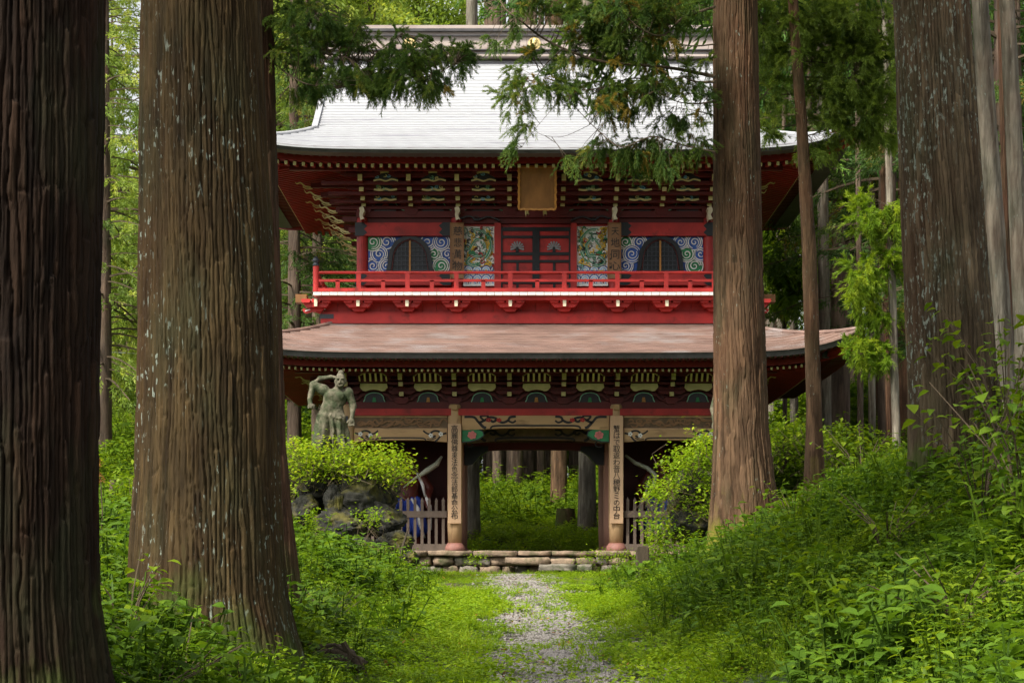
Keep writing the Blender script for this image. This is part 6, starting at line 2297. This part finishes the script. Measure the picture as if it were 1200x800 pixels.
for px, d, ci, s_, lab in ((345, 60, 1, .9, 'green cedar rising beside the left corner of the upper roof'), (372, 66, 0, .8, 'lower green cedar behind the left corner of the lower roof'), 
                           (985, 60, 0, 1.15, 'green cedar with low boughs just beyond the right corner of the gate roof'), (1040, 55, 1, 1.1, 'dense green cedar crown above the bright young cedar'), (905, 70, 1, 1.25, 'green cedar behind the right end of the upper roof'), (1175, 48, 0, 1.1, 'dark green boughs behind the pale trunks at the right edge')):
    b = on_ground(px, d, -.2)
    c = crown_fine[ci]
    t = tree('cedar_tree', lab, b, trunk_far[0], c, None, px * .7, s_)
b = on_ground(131, 50, -.1)
hh_ = max(P(131, 562, 50).z - b.z, .8)
t = thing('thin_trunk', 'short thin pale dead trunk in the gap between the two left trunks', 'tree', tuple(b))
link('trunk', trunk_mesh([(0, 0, -.2), (.03, 0, hh_)], [.11, .08], 16, 30, 'bark_far', 8, .015, (.04, .3, 4), 3), t)
# ------------------------------------------------------------------ ground plants (unlinked originals, scattered by geometry nodes)
def leaf_shape(L, base, d, up, ln, wd, tint, lobes=False):
    """a folded leaf with a midrib: two quads each side"""
    d = unit(np.array(d, float))
    s = unit(np.cross(d, up))
    n = unit(np.cross(s, d))
    b = np.array(base, float)
    droop = -.18
    m1 = b + d * ln * .35 + n * ln * .03
    m2 = b + d * ln * .72 + n * ln * (.0 + droop * .3)
    tp = b + d * ln + n * ln * droop
    f = .10 * wd
    V = np.array([b, m1 + s * wd * .5 + n * f, m1, m1 - s * wd * .5 + n * f, m2 + s * wd * .34 + n * f, m2, m2 - s * wd * .34 + n * f, tp])
    Q = np.array([[0, 1, 2, 2], [0, 2, 3, 3], [2, 1, 4, 5], [3, 2, 5, 6], [5, 4, 7, 7], [6, 5, 7, 7]])
    return V, Q, np.full(6, tint)


class HerbMesh:
    def __init__(s):
        s.v, s.f, s.t = [], [], []

    def leaf(s, *a, **k):
        V, Q, T = leaf_shape(None, *a, **k)
        o = len(s.v)
        s.v += [tuple(p) for p in V]
        for q, t in zip(Q, T):
            q = list(dict.fromkeys(int(i) for i in q))
            s.f.append(tuple(i + o for i in q))
            s.t.append(float(t))

    def stem(s, pts, r, t=.3):
        q = MB().tube([Vector(p) for p in pts], r, 3, cap=False)
        o = len(s.v)
        s.v += [tuple(p) for p in q.v]
        for f in q.f:
            s.f.append(tuple(i + o for i in f))
            s.t.append(t)

    def blade(s, base, d, ln, wd, t, bend=.4):
        d = unit(np.array(d, float))
        sd_ = unit(np.cross(d, [0, 0, 1.0]) + 1e-6)
        o = len(s.v)
        for u, w_ in ((0, .7), (.4, 1), (.75, .6)):
            c = np.array(base) + d * ln * u - np.array([0, 0, 1]) * bend * ln * u * u
            s.v += [tuple(c + sd_ * wd * w_ / 2), tuple(c - sd_ * wd * w_ / 2)]
        s.v.append(tuple(np.array(base) + d * ln - np.array([0, 0, 1]) * bend * ln))
        s.f += [(o, o + 1, o + 3, o + 2), (o + 2, o + 3, o + 5, o + 4), (o + 4, o + 5, o + 6)]
        s.t += [t] * 3

    def mesh(s, name, m):
        me = bpy.data.meshes.new(name)
        me.from_pydata(s.v, [], s.f)
        a = me.attributes.new('tint', 'FLOAT', 'FACE')
        a.data.foreach_set('value', np.clip(np.array(s.t, np.float32), 0, 1))
        me.materials.append(m)
        me.update()
        return me


def herb(seed, m, n_stem=5, h=.25, leaf=.07, wd=.045, per=5, tint=.45, spread=.12):
    r = random.Random(seed)
    H = HerbMesh()
    for i in range(n_stem):
        a = r.uniform(0, 6.28)
        lean = r.uniform(.1, .6)
        hh = h * r.uniform(.6, 1.15)
        x0, y0 = r.uniform(-spread, spread), r.uniform(-spread, spread)
        d = Vector((math.cos(a) * lean, math.sin(a) * lean, 1)).normalized()
        top = Vector((x0, y0, 0)) + d * hh
        H.stem([(x0, y0, -.03), tuple(Vector((x0, y0, 0)) + d * hh * .5), tuple(top)], h * .012)
        for k in range(per):
            u = .35 + .65 * k / max(per - 1, 1)
            p = Vector((x0, y0, 0)) + d * hh * u
            b = a + k * 2.4 + r.uniform(-.4, .4)
            e = r.uniform(-.15, .45)
            H.leaf(tuple(p), (math.cos(b), math.sin(b), e), (0, 0, 1.0), leaf * r.uniform(.65, 1.2), wd * r.uniform(.8, 1.1), tint + r.gauss(0, .13))
    return H.mesh('herb', m)


def fern(seed, m, fronds=7, ln=.42, tint=.4):
    r = random.Random(seed)
    H = HerbMesh()
    for i in range(fronds):
        a = 6.283 * i / fronds + r.uniform(-.3, .3)
        d = np.array([math.cos(a), math.sin(a), 0])
        s_ = np.array([-math.sin(a), math.cos(a), 0])
        l = ln * r.uniform(.7, 1.1)
        tt = tint + r.gauss(0, .1)
        pts = [d * l * u + np.array([0, 0, 1]) * (l * .75 * u - l * .75 * u * u * u) for u in np.linspace(0, 1, 7)]
        H.stem([tuple(p) for p in pts], .003)
        n_ = 11
        for k in range(1, n_):
            u = k / n_
            p = np.array([np.interp(u, np.linspace(0, 1, 7), [q[c] for q in pts]) for c in range(3)])
            w_ = l * .30 * math.sin(math.pi * min(1, u * .9 + .12)) ** .8
            for sg in (-1, 1):
                H.blade(tuple(p), tuple(s_ * sg + d * .35 + np.array([0, 0, .05])), w_, l * .055, tt + r.gauss(0, .05), .15)
    return H.mesh('fern', m)


def tuft(seed, m, n_=22, ln=.22, wd=.008, tint=.5):
    r = random.Random(seed)
    H = HerbMesh()
    for i in range(n_):
        a = r.uniform(0, 6.28)
        l = r.uniform(.15, .8)
        H.blade((r.uniform(-.05, .05), r.uniform(-.05, .05), -.01), (math.cos(a) * l, math.sin(a) * l, 1), ln * r.uniform(.5, 1.15), wd, tint + r.gauss(0, .15), .35)
    return H.mesh('tuft', m)


def carpet(seed, m, n_=46, rad=.17, leaf=.03, tint=.5, h=.07):
    r = random.Random(seed)
    H = HerbMesh()
    for i in range(n_):
        a, q = r.uniform(0, 6.28), rad * r.random() ** .5
        b = r.uniform(0, 6.28)
        H.leaf((q * math.cos(a), q * math.sin(a), r.uniform(0, h)), (math.cos(b), math.sin(b), r.uniform(-.2, .6)), (0, 0, 1.0), leaf * r.uniform(.6, 1.3), leaf * .7, tint + r.gauss(0, .14))
    return H.mesh('carpet', m)


def unlinked(meshes, nm):
    col = bpy.data.collections.new(nm)
    for k, me in enumerate(meshes):
        o = bpy.data.objects.new('%s_%02d' % (nm, k), me)
        col.objects.link(o)
    return col


def scatter(name, col, pts, rot, scl, idx, mt=None):
    me = bpy.data.meshes.new(name)
    me.vertices.add(len(pts))
    me.vertices.foreach_set('co', np.asarray(pts, np.float32).ravel())
    for an, ty, dat in (('prot', 'FLOAT_VECTOR', rot), ('pscl', 'FLOAT', scl), ('pidx', 'INT', idx)):
        a = me.attributes.new(an, ty, 'POINT')
        dat = np.asarray(dat, np.int32 if ty == 'INT' else np.float32)
        a.data.foreach_set('vector' if ty == 'FLOAT_VECTOR' else 'value', dat.ravel())
    o = link(name, me, kind='stuff')
    ng = bpy.data.node_groups.new(name, 'GeometryNodeTree')
    ng.interface.new_socket('Geometry', in_out='INPUT', socket_type='NodeSocketGeometry')
    ng.interface.new_socket('Geometry', in_out='OUTPUT', socket_type='NodeSocketGeometry')
    N = ng.nodes
    gi, go = N.new('NodeGroupInput'), N.new('NodeGroupOutput')
    ip = N.new('GeometryNodeInstanceOnPoints')
    ci = N.new('GeometryNodeCollectionInfo')
    ci.inputs['Collection'].default_value = col
    ci.inputs['Separate Children'].default_value = True
    ci.inputs['Reset Children'].default_value = True

    def attr(nm_, ty):
        a = N.new('GeometryNodeInputNamedAttribute')
        a.data_type = ty
        a.inputs['Name'].default_value = nm_
        return a.outputs['Attribute']
    e2r = N.new('FunctionNodeEulerToRotation')
    lk = ng.links.new
    lk(gi.outputs[0], ip.inputs['Points'])
    lk(ci.outputs[0], ip.inputs['Instance'])
    ip.inputs['Pick Instance'].default_value = True
    lk(attr('pidx', 'INT'), ip.inputs['Instance Index'])
    lk(attr('prot', 'FLOAT_VECTOR'), e2r.inputs[0])
    lk(e2r.outputs[0], ip.inputs['Rotation'])
    lk(attr('pscl', 'FLOAT'), ip.inputs['Scale'])
    lk(ip.outputs[0], go.inputs[0])
    md = o.modifiers.new('scatter', 'NODES')
    md.node_group = ng
    return o


rng = np.random.default_rng(8)


def patch_kinds(x, y, weights, seed, mixr=.35):
    """plant kinds grow in patches: each kind has its own noise field, the strongest wins"""
    n = len(x)
    sc_ = np.stack([(vnoise(x * .8, y * .55, k * 3.1, seed + k) + .25 * vnoise(x * 2.6, y * 2, k, seed + 30 + k)) * (1 + 1.2 * (w_ - 1 / len(weights))) for k, w_ in enumerate(weights)])
    best = sc_.argmax(0)
    return np.where(rng.random(n) < mixr, rng.choice(len(weights), n, p=weights), best)


def vary(x, y, scl, seed):
    return scl * (.62 + .85 * vnoise(x * .9, y * .7, 1.5, seed))


def view_points(n, d0, d1, margin=1.5, power=1.0):
    """random ground points inside the view wedge (density per area uniform for power 1)"""
    y = d0 + (d1 - d0) * rng.random(n * 3)
    w_ = y / d1
    y = y[rng.random(len(y)) < w_ ** power][:n]
    x = (rng.random(len(y)) * 2 - 1) * (y * .262 + margin)
    return x, y


def keep_out(x, y, lowonly=False):
    m = np.ones(len(x), bool)
    m &= ~((y > 48.2) & (y < 57.2) & (np.abs(x - XC) < 6.1))
    m &= ~((y > 57) & (y < 63.5) & (np.abs(x - .8) < 4.2)) | lowonly
    m &= ~((x < -.198 * y) & (y < 11.6))
    for b, r in ((wb, .5), (wb + Vector((-.06, -.8, 0)), .5), (wb + Vector((-.12, -1.7, 0)), .5), (wb + Vector((-.2, -2.6, 0)), .4), (T0b, .75), (T1b, .72), (T1cb, .3), (T2b, .55), (T3b, .62), (T4b, .12)):
        m &= ((x - b.x) ** 2 + (y - b.y) ** 2) > r * r
    return m


def finish(x, y, sc_lo, sc_hi, nkinds, dz=0.0, tilt=.15, w_=None):
    z = G(x, y) + dz
    n = len(x)
    rot = np.stack([rng.normal(0, tilt, n), rng.normal(0, tilt, n), rng.random(n) * 6.283], 1)
    low = 1 - .45 * sstep(34, 43, y) * (np.abs(x - .4) < 5.5) * (y < 50) if dz == 0 else 1.0
    return np.stack([x, y, z], 1), rot, rng.uniform(sc_lo, sc_hi, n) * low, (rng.choice(nkinds, n, p=w_) if isinstance(nkinds, int) else nkinds)


pathd = lambda x, y: np.abs(x - path_x(y))
lawn = unlinked([carpet(1, M['leaf_lawn'], 48, .17, .035, .5), carpet(2, M['leaf_lawn'], 48, .18, .045, .6, .09), tuft(3, M['leaf_lawn'], 24, .16, .007, .5), herb(4, M['leaf_lawn'], 5, .12, .05, .03, 4, .5, .1), tuft(5, M['leaf_lawn'], 20, .22, .008, .7)], 'lawn_plant')
x, y = view_points(26000, 15, 48.6, .5)
cen = 1 - sstep(1.2, 3.2, np.abs(x - .4 + .5 * (x < 0)) - .5 * sstep(30, 45, y))
m = keep_out(x, y) & (rng.random(len(x)) < cen * (1 - .86 * (pathd(x, y) < (.66 + .6 * (vnoise(x * 1.6, y * .9, 0, 4) - .5)) * (1 - .6 * sstep(42, 47, y)))))
x, y = x[m], y[m]
P3, R3, S3, K3 = finish(x, y, .7, 1.5, patch_kinds(x, y, [.24, .24, .14, .26, .12], 50, .5))
scatter('lawn_cover', lawn, P3, R3, vary(x, y, S3, 70), K3)

bank = unlinked([herb(11, M['leaf_bank'], 6, .30, .085, .06, 5, .45), herb(12, M['leaf_bank'], 5, .40, .12, .075, 5, .4, .15), herb(13, M['leaf_herb'], 7, .22, .06, .04, 6, .5), fern(14, M['leaf_bank'], 7, .42, .45),
                 tuft(15, M['leaf_herb'], 22, .32, .011, .45), herb(16, M['leaf_herb'], 6, .5, .075, .04, 9, .5, .1), herb(17, M['leaf_bank'], 8, .16, .07, .06, 4, .35, .16), carpet(18, M['leaf_bank'], 50, .2, .05, .4, .12)], 'bank_plant')
x, y = view_points(38000, 9.5, 60, 4.5)
cen = sstep(.9, 2.6, np.abs(x - .4 + .5 * (x < 0)) - .35 * sstep(30, 45, y))
m = keep_out(x, y) & (rng.random(len(x)) < cen)
x, y = x[m], y[m]
P3, R3, S3, K3 = finish(x, y, .45, 1.6, patch_kinds(x, y, [.16, .12, .16, .09, .10, .10, .15, .12], 5))
scatter('undergrowth', bank, P3, R3, vary(x, y, S3, 77), K3)

x, y = view_points(5200, 8.6, 22, 1.0, .0)
m = keep_out(x, y) & (rng.random(len(x)) < sstep(.9, 2.2, np.abs(x - .4 + .5 * (x < 0))))
x, y = x[m], y[m]
P3, R3, S3, K3 = finish(x, y, .5, 1.1, patch_kinds(x, y, [.16, .12, .16, .09, .10, .10, .15, .12], 5))
scatter('near_undergrowth', bank, P3, R3, vary(x, y, S3, 77), K3)
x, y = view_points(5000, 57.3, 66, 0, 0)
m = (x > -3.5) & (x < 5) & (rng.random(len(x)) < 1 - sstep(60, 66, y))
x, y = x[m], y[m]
bright_grass = unlinked([carpet(41, M['leaf_lime'], 50, .2, .06, .5, .1), herb(42, M['leaf_lime'], 6, .2, .08, .05, 5, .45, .15), tuft(43, M['leaf_lime'], 24, .25, .012, .5)], 'brightened_plant')
scatter('brightened_passage_grass', bright_grass, *finish(x, y, .9, 1.8, 3))  # lime leaf colour stands in for light missing in the gate's shadow

# darker ferns and herbs beyond the gate and under the trees
fore = unlinked([fern(21, M['leaf_herb'], 8, .6, .4), fern(22, M['leaf_bank'], 7, .5, .5), herb(23, M['leaf_bank'], 7, .45, .14, .09, 6, .4, .2), herb(24, M['leaf_herb'], 8, .7, .13, .08, 9, .45, .25)], 'forest_plant')
x, y = view_points(15000, 57.3, 112, 4, .6)
m = keep_out(x, y)
x, y = x[m], y[m]
scatter('forest_floor_cover', fore, *finish(x, y, .8, 1.9, 4, w_=[.35, .25, .2, .2]))

# loose gravel of the path
peb = []
for k in range(5):
    bm = bmesh.new()
    bmesh.ops.create_icosphere(bm, subdivisions=1, radius=1)
    r_ = random.Random(k)
    for v in bm.verts:
        v.co = Vector((v.co.x * r_.uniform(.9, 1.3), v.co.y * r_.uniform(.7, 1.0), v.co.z * r_.uniform(.35, .7)))
    me = bpy.data.meshes.new('pebble')
    bm.to_mesh(me)
    bm.free()
    me.materials.append(M['gravel'])
    peb.append(me)
pebs = unlinked(peb, 'gravel_stone')
n = 16000
y = rng.uniform(17, 47.5, n)
x = path_x(y) + rng.normal(0, .46, n)
m = (np.abs(x - path_x(y)) < 1.05) & (rng.random(n) > .7 * sstep(42, 47, y))
x, y = x[m], y[m]
scatter('gravel', pebs, *finish(x, y, .012, .042, 5, dz=.012, tilt=.4))
# fallen dry leaves
dl = unlinked([carpet(31, M['leaf_brown'], 3, .12, .06, .5, .01), carpet(32, M['leaf_brown'], 4, .2, .045, .7, .01)], 'dry_leaf')
x, y = view_points(700, 12, 47, .5)
m = (np.abs(x - .4) < 3) & keep_out(x, y)
x, y = x[m], y[m]
scatter('fallen_leaves', dl, *finish(x, y, .6, 1.2, 2, dz=.05, tilt=.3))
# twigs and litter at the feet of the left trunks
# ------------------------------------------------------------------ shrubs with every leaf its own piece
leaf_var = []
for k, mt in enumerate(('leaf_bank', 'leaf_herb', 'leaf_lime', 'leaf_bank')):
    row = []
    for j in range(3):
        H = HerbMesh()
        H.leaf((0, 0, 0), (0, 1, 0), (0, 0, 1.0), 1.0, (.62, .5, .8)[j], (.35, .5, .65)[j])
        row.append(H.mesh('leaf', M[mt]))
    leaf_var.append(row)


def leafy_shrub(lab, px, d, h, spread, nst, per, leaf, kind_i, seed, name='shrub', group=None, dz=-.05, base=None):
    r = random.Random(seed)
    b = on_ground(px, d, dz) if base is None else base
    t = thing(name, lab, 'shrub', tuple(b), 0, group)
    q = MB()
    for i in range(nst):
        a = r.uniform(0, 6.28)
        l = spread * r.uniform(.4, 1.0)
        hh = h * r.uniform(.65, 1.1)
        p0 = Vector((0, 0, 0))
        p1 = Vector((math.cos(a) * l * .35, math.sin(a) * l * .35, hh * .6))
        p2 = Vector((math.cos(a) * l, math.sin(a) * l, hh))
        q.tube([p0, p1, p2], [.009, .006, .003], 5, cap=False)
        for k in range(per):
            u = .3 + .7 * (k + r.random()) / per
            p = p0.lerp(p1, u * 1.6) if u < .6 else p1.lerp(p2, (u - .6) / .4)
            b_ = a + r.uniform(-1.9, 1.9)
            o = bpy.data.objects.new('leaf', r.choice(leaf_var[kind_i]))
            C.objects.link(o)
            o.parent = t
            s_ = leaf * r.uniform(.6, 1.2)
            o.scale = (s_, s_, s_)
            o.location = p + Vector((math.cos(b_), math.sin(b_), r.uniform(-.3, .4))) * leaf * .45
            o.rotation_euler = (r.uniform(-.55, .25), r.uniform(-.4, .4), b_ - 1.57)
    part(q, 'stems', 'twig', t)
    return t


SG = 'broad leaved shrubs on the right bank'
for px, d, h, sp_, nst, per, leaf, ki, lab in (
        (1205, 14.5, 1.5, .9, 16, 15, .12, 0, 'broad leaved shrub at the right edge, its leaves overhanging the bank'),
        (1150, 18.0, 1.2, .9, 14, 14, .13, 1, 'broad leaved shrub growing against the foot of the thick lichened cedar'),
        (1180, 21.0, 2.0, 1.2, 18, 16, .14, 1, 'tallest shrub at the right edge, beside the pale grey trunks'),
        (1120, 13.0, .6, .7, 12, 11, .10, 1, 'low broad leaved shrub in the lower right corner of the bank'),
        (1040, 19.0, .7, .7, 12, 12, .10, 1, 'leafy shrub on the bank in front of the thick lichened cedar'),
        (930, 27.5, .8, .8, 12, 12, .11, 1, 'leafy shrub on the bank below the slender leaning trunk'),
        (890, 26.0, .55, .55, 8, 8, .10, 0, 'darker low shrub at the foot of the reddish cedar'),
        (1010, 31.0, 1.1, 1.0, 13, 12, .12, 1, 'bright shrub on the crest of the bank left of the thick lichened cedar')):
    leafy_shrub(lab, px, d, h, sp_, nst, per, leaf, ki, int(px), group=SG)
SG = 'broad leaved weeds around the left trunks'
for px, d, h, sp_, nst, per, leaf, ki, lab in (
        (215, 13.2, .55, .5, 9, 9, .105, 0, 'leafy weed at the foot of the great ridged trunk, left side'),
        (285, 13.8, .40, .45, 8, 8, .10, 1, 'low leafy weed in front of the middle of the great ridged trunk'),
        (150, 14.0, .75, .5, 8, 9, .10, 1, 'tall leafy weed between the darkest trunk and the great ridged trunk'),
        (180, 12.0, .38, .45, 8, 8, .10, 0, 'low dark leafy weed near the lower left, right of the darkest trunk'),
        (385, 21.0, .6, .6, 9, 9, .10, 1, 'leafy weed right of the great ridged trunk, below the rocks'),
        (300, 12.4, .32, .4, 7, 8, .10, 1, 'broad leaved weed at the bottom of the photo below the great ridged trunk')):
    leafy_shrub(lab, px, d, h, sp_, nst, per, leaf, ki, int(px) + 5, 'weed', SG)


# bright creeper on the rocks and bush right of the gate: small leaves, too many to count
def leaf_mass(name, lab, cat, blobs, d, m, seed, ls=.10, base=None, dspread=.5, dark=.0):
    r = np.random.default_rng(seed)
    b = Vector(base)
    L = Leaves()
    q = MB()
    for cx, cy, rx, ry, n_ in blobs:
        c0 = P(cx, cy, d)
        for i in range(n_):
            a, k = r.random() * 6.283, r.random() ** .5 * (1.0 + .55 * (r.random() < .14))
            p = np.array((P(cx + rx * k * math.cos(a), cy + ry * k * math.sin(a), d + r.normal(0, dspread)) - b)[:])
            m_ = 9
            D = unit(np.stack([r.normal(0, 1, m_), r.normal(0, 1, m_), r.normal(-.25, .35, m_)], 1))
            pp = p + r.normal(0, ls * 1.1, (m_, 3))
            V, Q = blades(pp, D, ls * r.uniform(.6, 1.25, m_), ls * .62, r, .12, .8)
            L.add(V, Q, np.clip(r.normal(.5, .1) + r.normal(0, .14, m_) - dark, 0, .93))
            if i % 3 == 0:
                q.tube([Vector(p), Vector(p) + Vector((r.normal(0, .15), r.normal(0, .1), -.22)), Vector(p) + Vector((r.normal(0, .2), r.normal(0, .1), -.45))], [.004, .005, .006], 3, cap=False)
    t = thing(name, lab, cat, tuple(b))
    link('leaves', L.mesh('leaves', M[m]), t, kind='stuff')
    part(q, 'stems', 'twig', t, kind='stuff')
    return t


leaf_mass('creeper', 'bright yellow green creeper spilling over the top of the rock mound', 'plant', [
    (350, 530, 22, 14, 80), (385, 535, 34, 16, 120), (425, 536, 32, 15, 120), (452, 545, 26, 14, 80), (405, 552, 50, 8, 90), (350, 550, 20, 10, 46), (470, 556, 10, 12, 16), (345, 570, 10, 10, 12)], 43.6, 'leaf_lime', 71, .10, P(405, 560, 43.8))
leaf_mass('bush', 'bright green bush in front of the right bay of the gate', 'shrub', [
    (822, 525, 16, 18, 70), (800, 545, 22, 20, 90), (780, 572, 20, 10, 50), (830, 560, 14, 26, 60), (770, 576, 14, 7, 22), (815, 590, 16, 14, 40), (775, 620, 18, 18, 60), (800, 640, 26, 18, 70), (770, 645, 12, 10, 26)], 43.2, 'leaf_lime', 72, .10, P(805, 640, 43.6), dark=.12)
leaf_mass('creeper', 'ferny green leaves growing from the cracks low on the rock mound', 'plant', [
    (435, 605, 20, 6, 26), (366, 608, 10, 8, 14), (345, 640, 14, 16, 30), (385, 655, 40, 10, 60), (440, 655, 30, 8, 40), (470, 648, 12, 10, 14)], 42.2, 'leaf_lawn', 73, .085, P(405, 650, 42.4))
leaf_mass('bush', 'pale green bush at the steps beside the right inner column', 'shrub', [(695, 652, 20, 6, 30), (555, 655, 12, 6, 16), (735, 655, 14, 8, 26)], 47.3, 'leaf_lawn', 74, .07, P(695, 660, 47.4), dspread=.25)
leaf_mass('bush', 'sunlit bushes in the gap left of the great ridged trunk', 'shrub', [(140, 600, 26, 20, 120), (130, 640, 22, 24, 110), (150, 560, 14, 8, 20)], 30, 'leaf_herb', 75, .09, P(140, 650, 30))
leaf_mass('bush', 'light green bushes on the crest of the bank, behind the slender trunk', 'shrub', [(930, 510, 30, 16, 90), (990, 515, 34, 14, 80), (1040, 530, 24, 16, 60), (900, 520, 12, 14, 30), (970, 540, 60, 14, 90)], 40, 'leaf_herb', 76, .11, P(960, 530, 40))
# plume of dry seed heads
t = thing('dry_plume', 'orange brown dry flower plume rising between the two left trunks', 'plant', tuple(on_ground(116, 20)))
L = Leaves()
b = on_ground(116, 20)
q = MB().tube([Vector((0, 0, 0)), P(120, 600, 20) - b, P(118, 560, 20) - b, P(112, 534, 20) - b], [.008, .006, .005, .003], 5)
rr2 = np.random.default_rng(3)
for k in range(26):
    py = 534 + 30 * rr2.random()
    p = np.array((P(114 + rr2.normal(0, 4) , py, 20 + rr2.normal(0, .05)) - b)[:])
    D = unit(rr2.normal(size=(8, 3)) + np.array([0, 0, -.4]))
    V, Q = blades(p + rr2.normal(0, .012, (8, 3)), D, .04, .012, rr2)
    L.add(V, Q, rr2.uniform(.4, 1, 8))
link('seed_heads', L.mesh('seed_heads', M['leaf_brown']), t)
part(q, 'stem', 'twig', t)
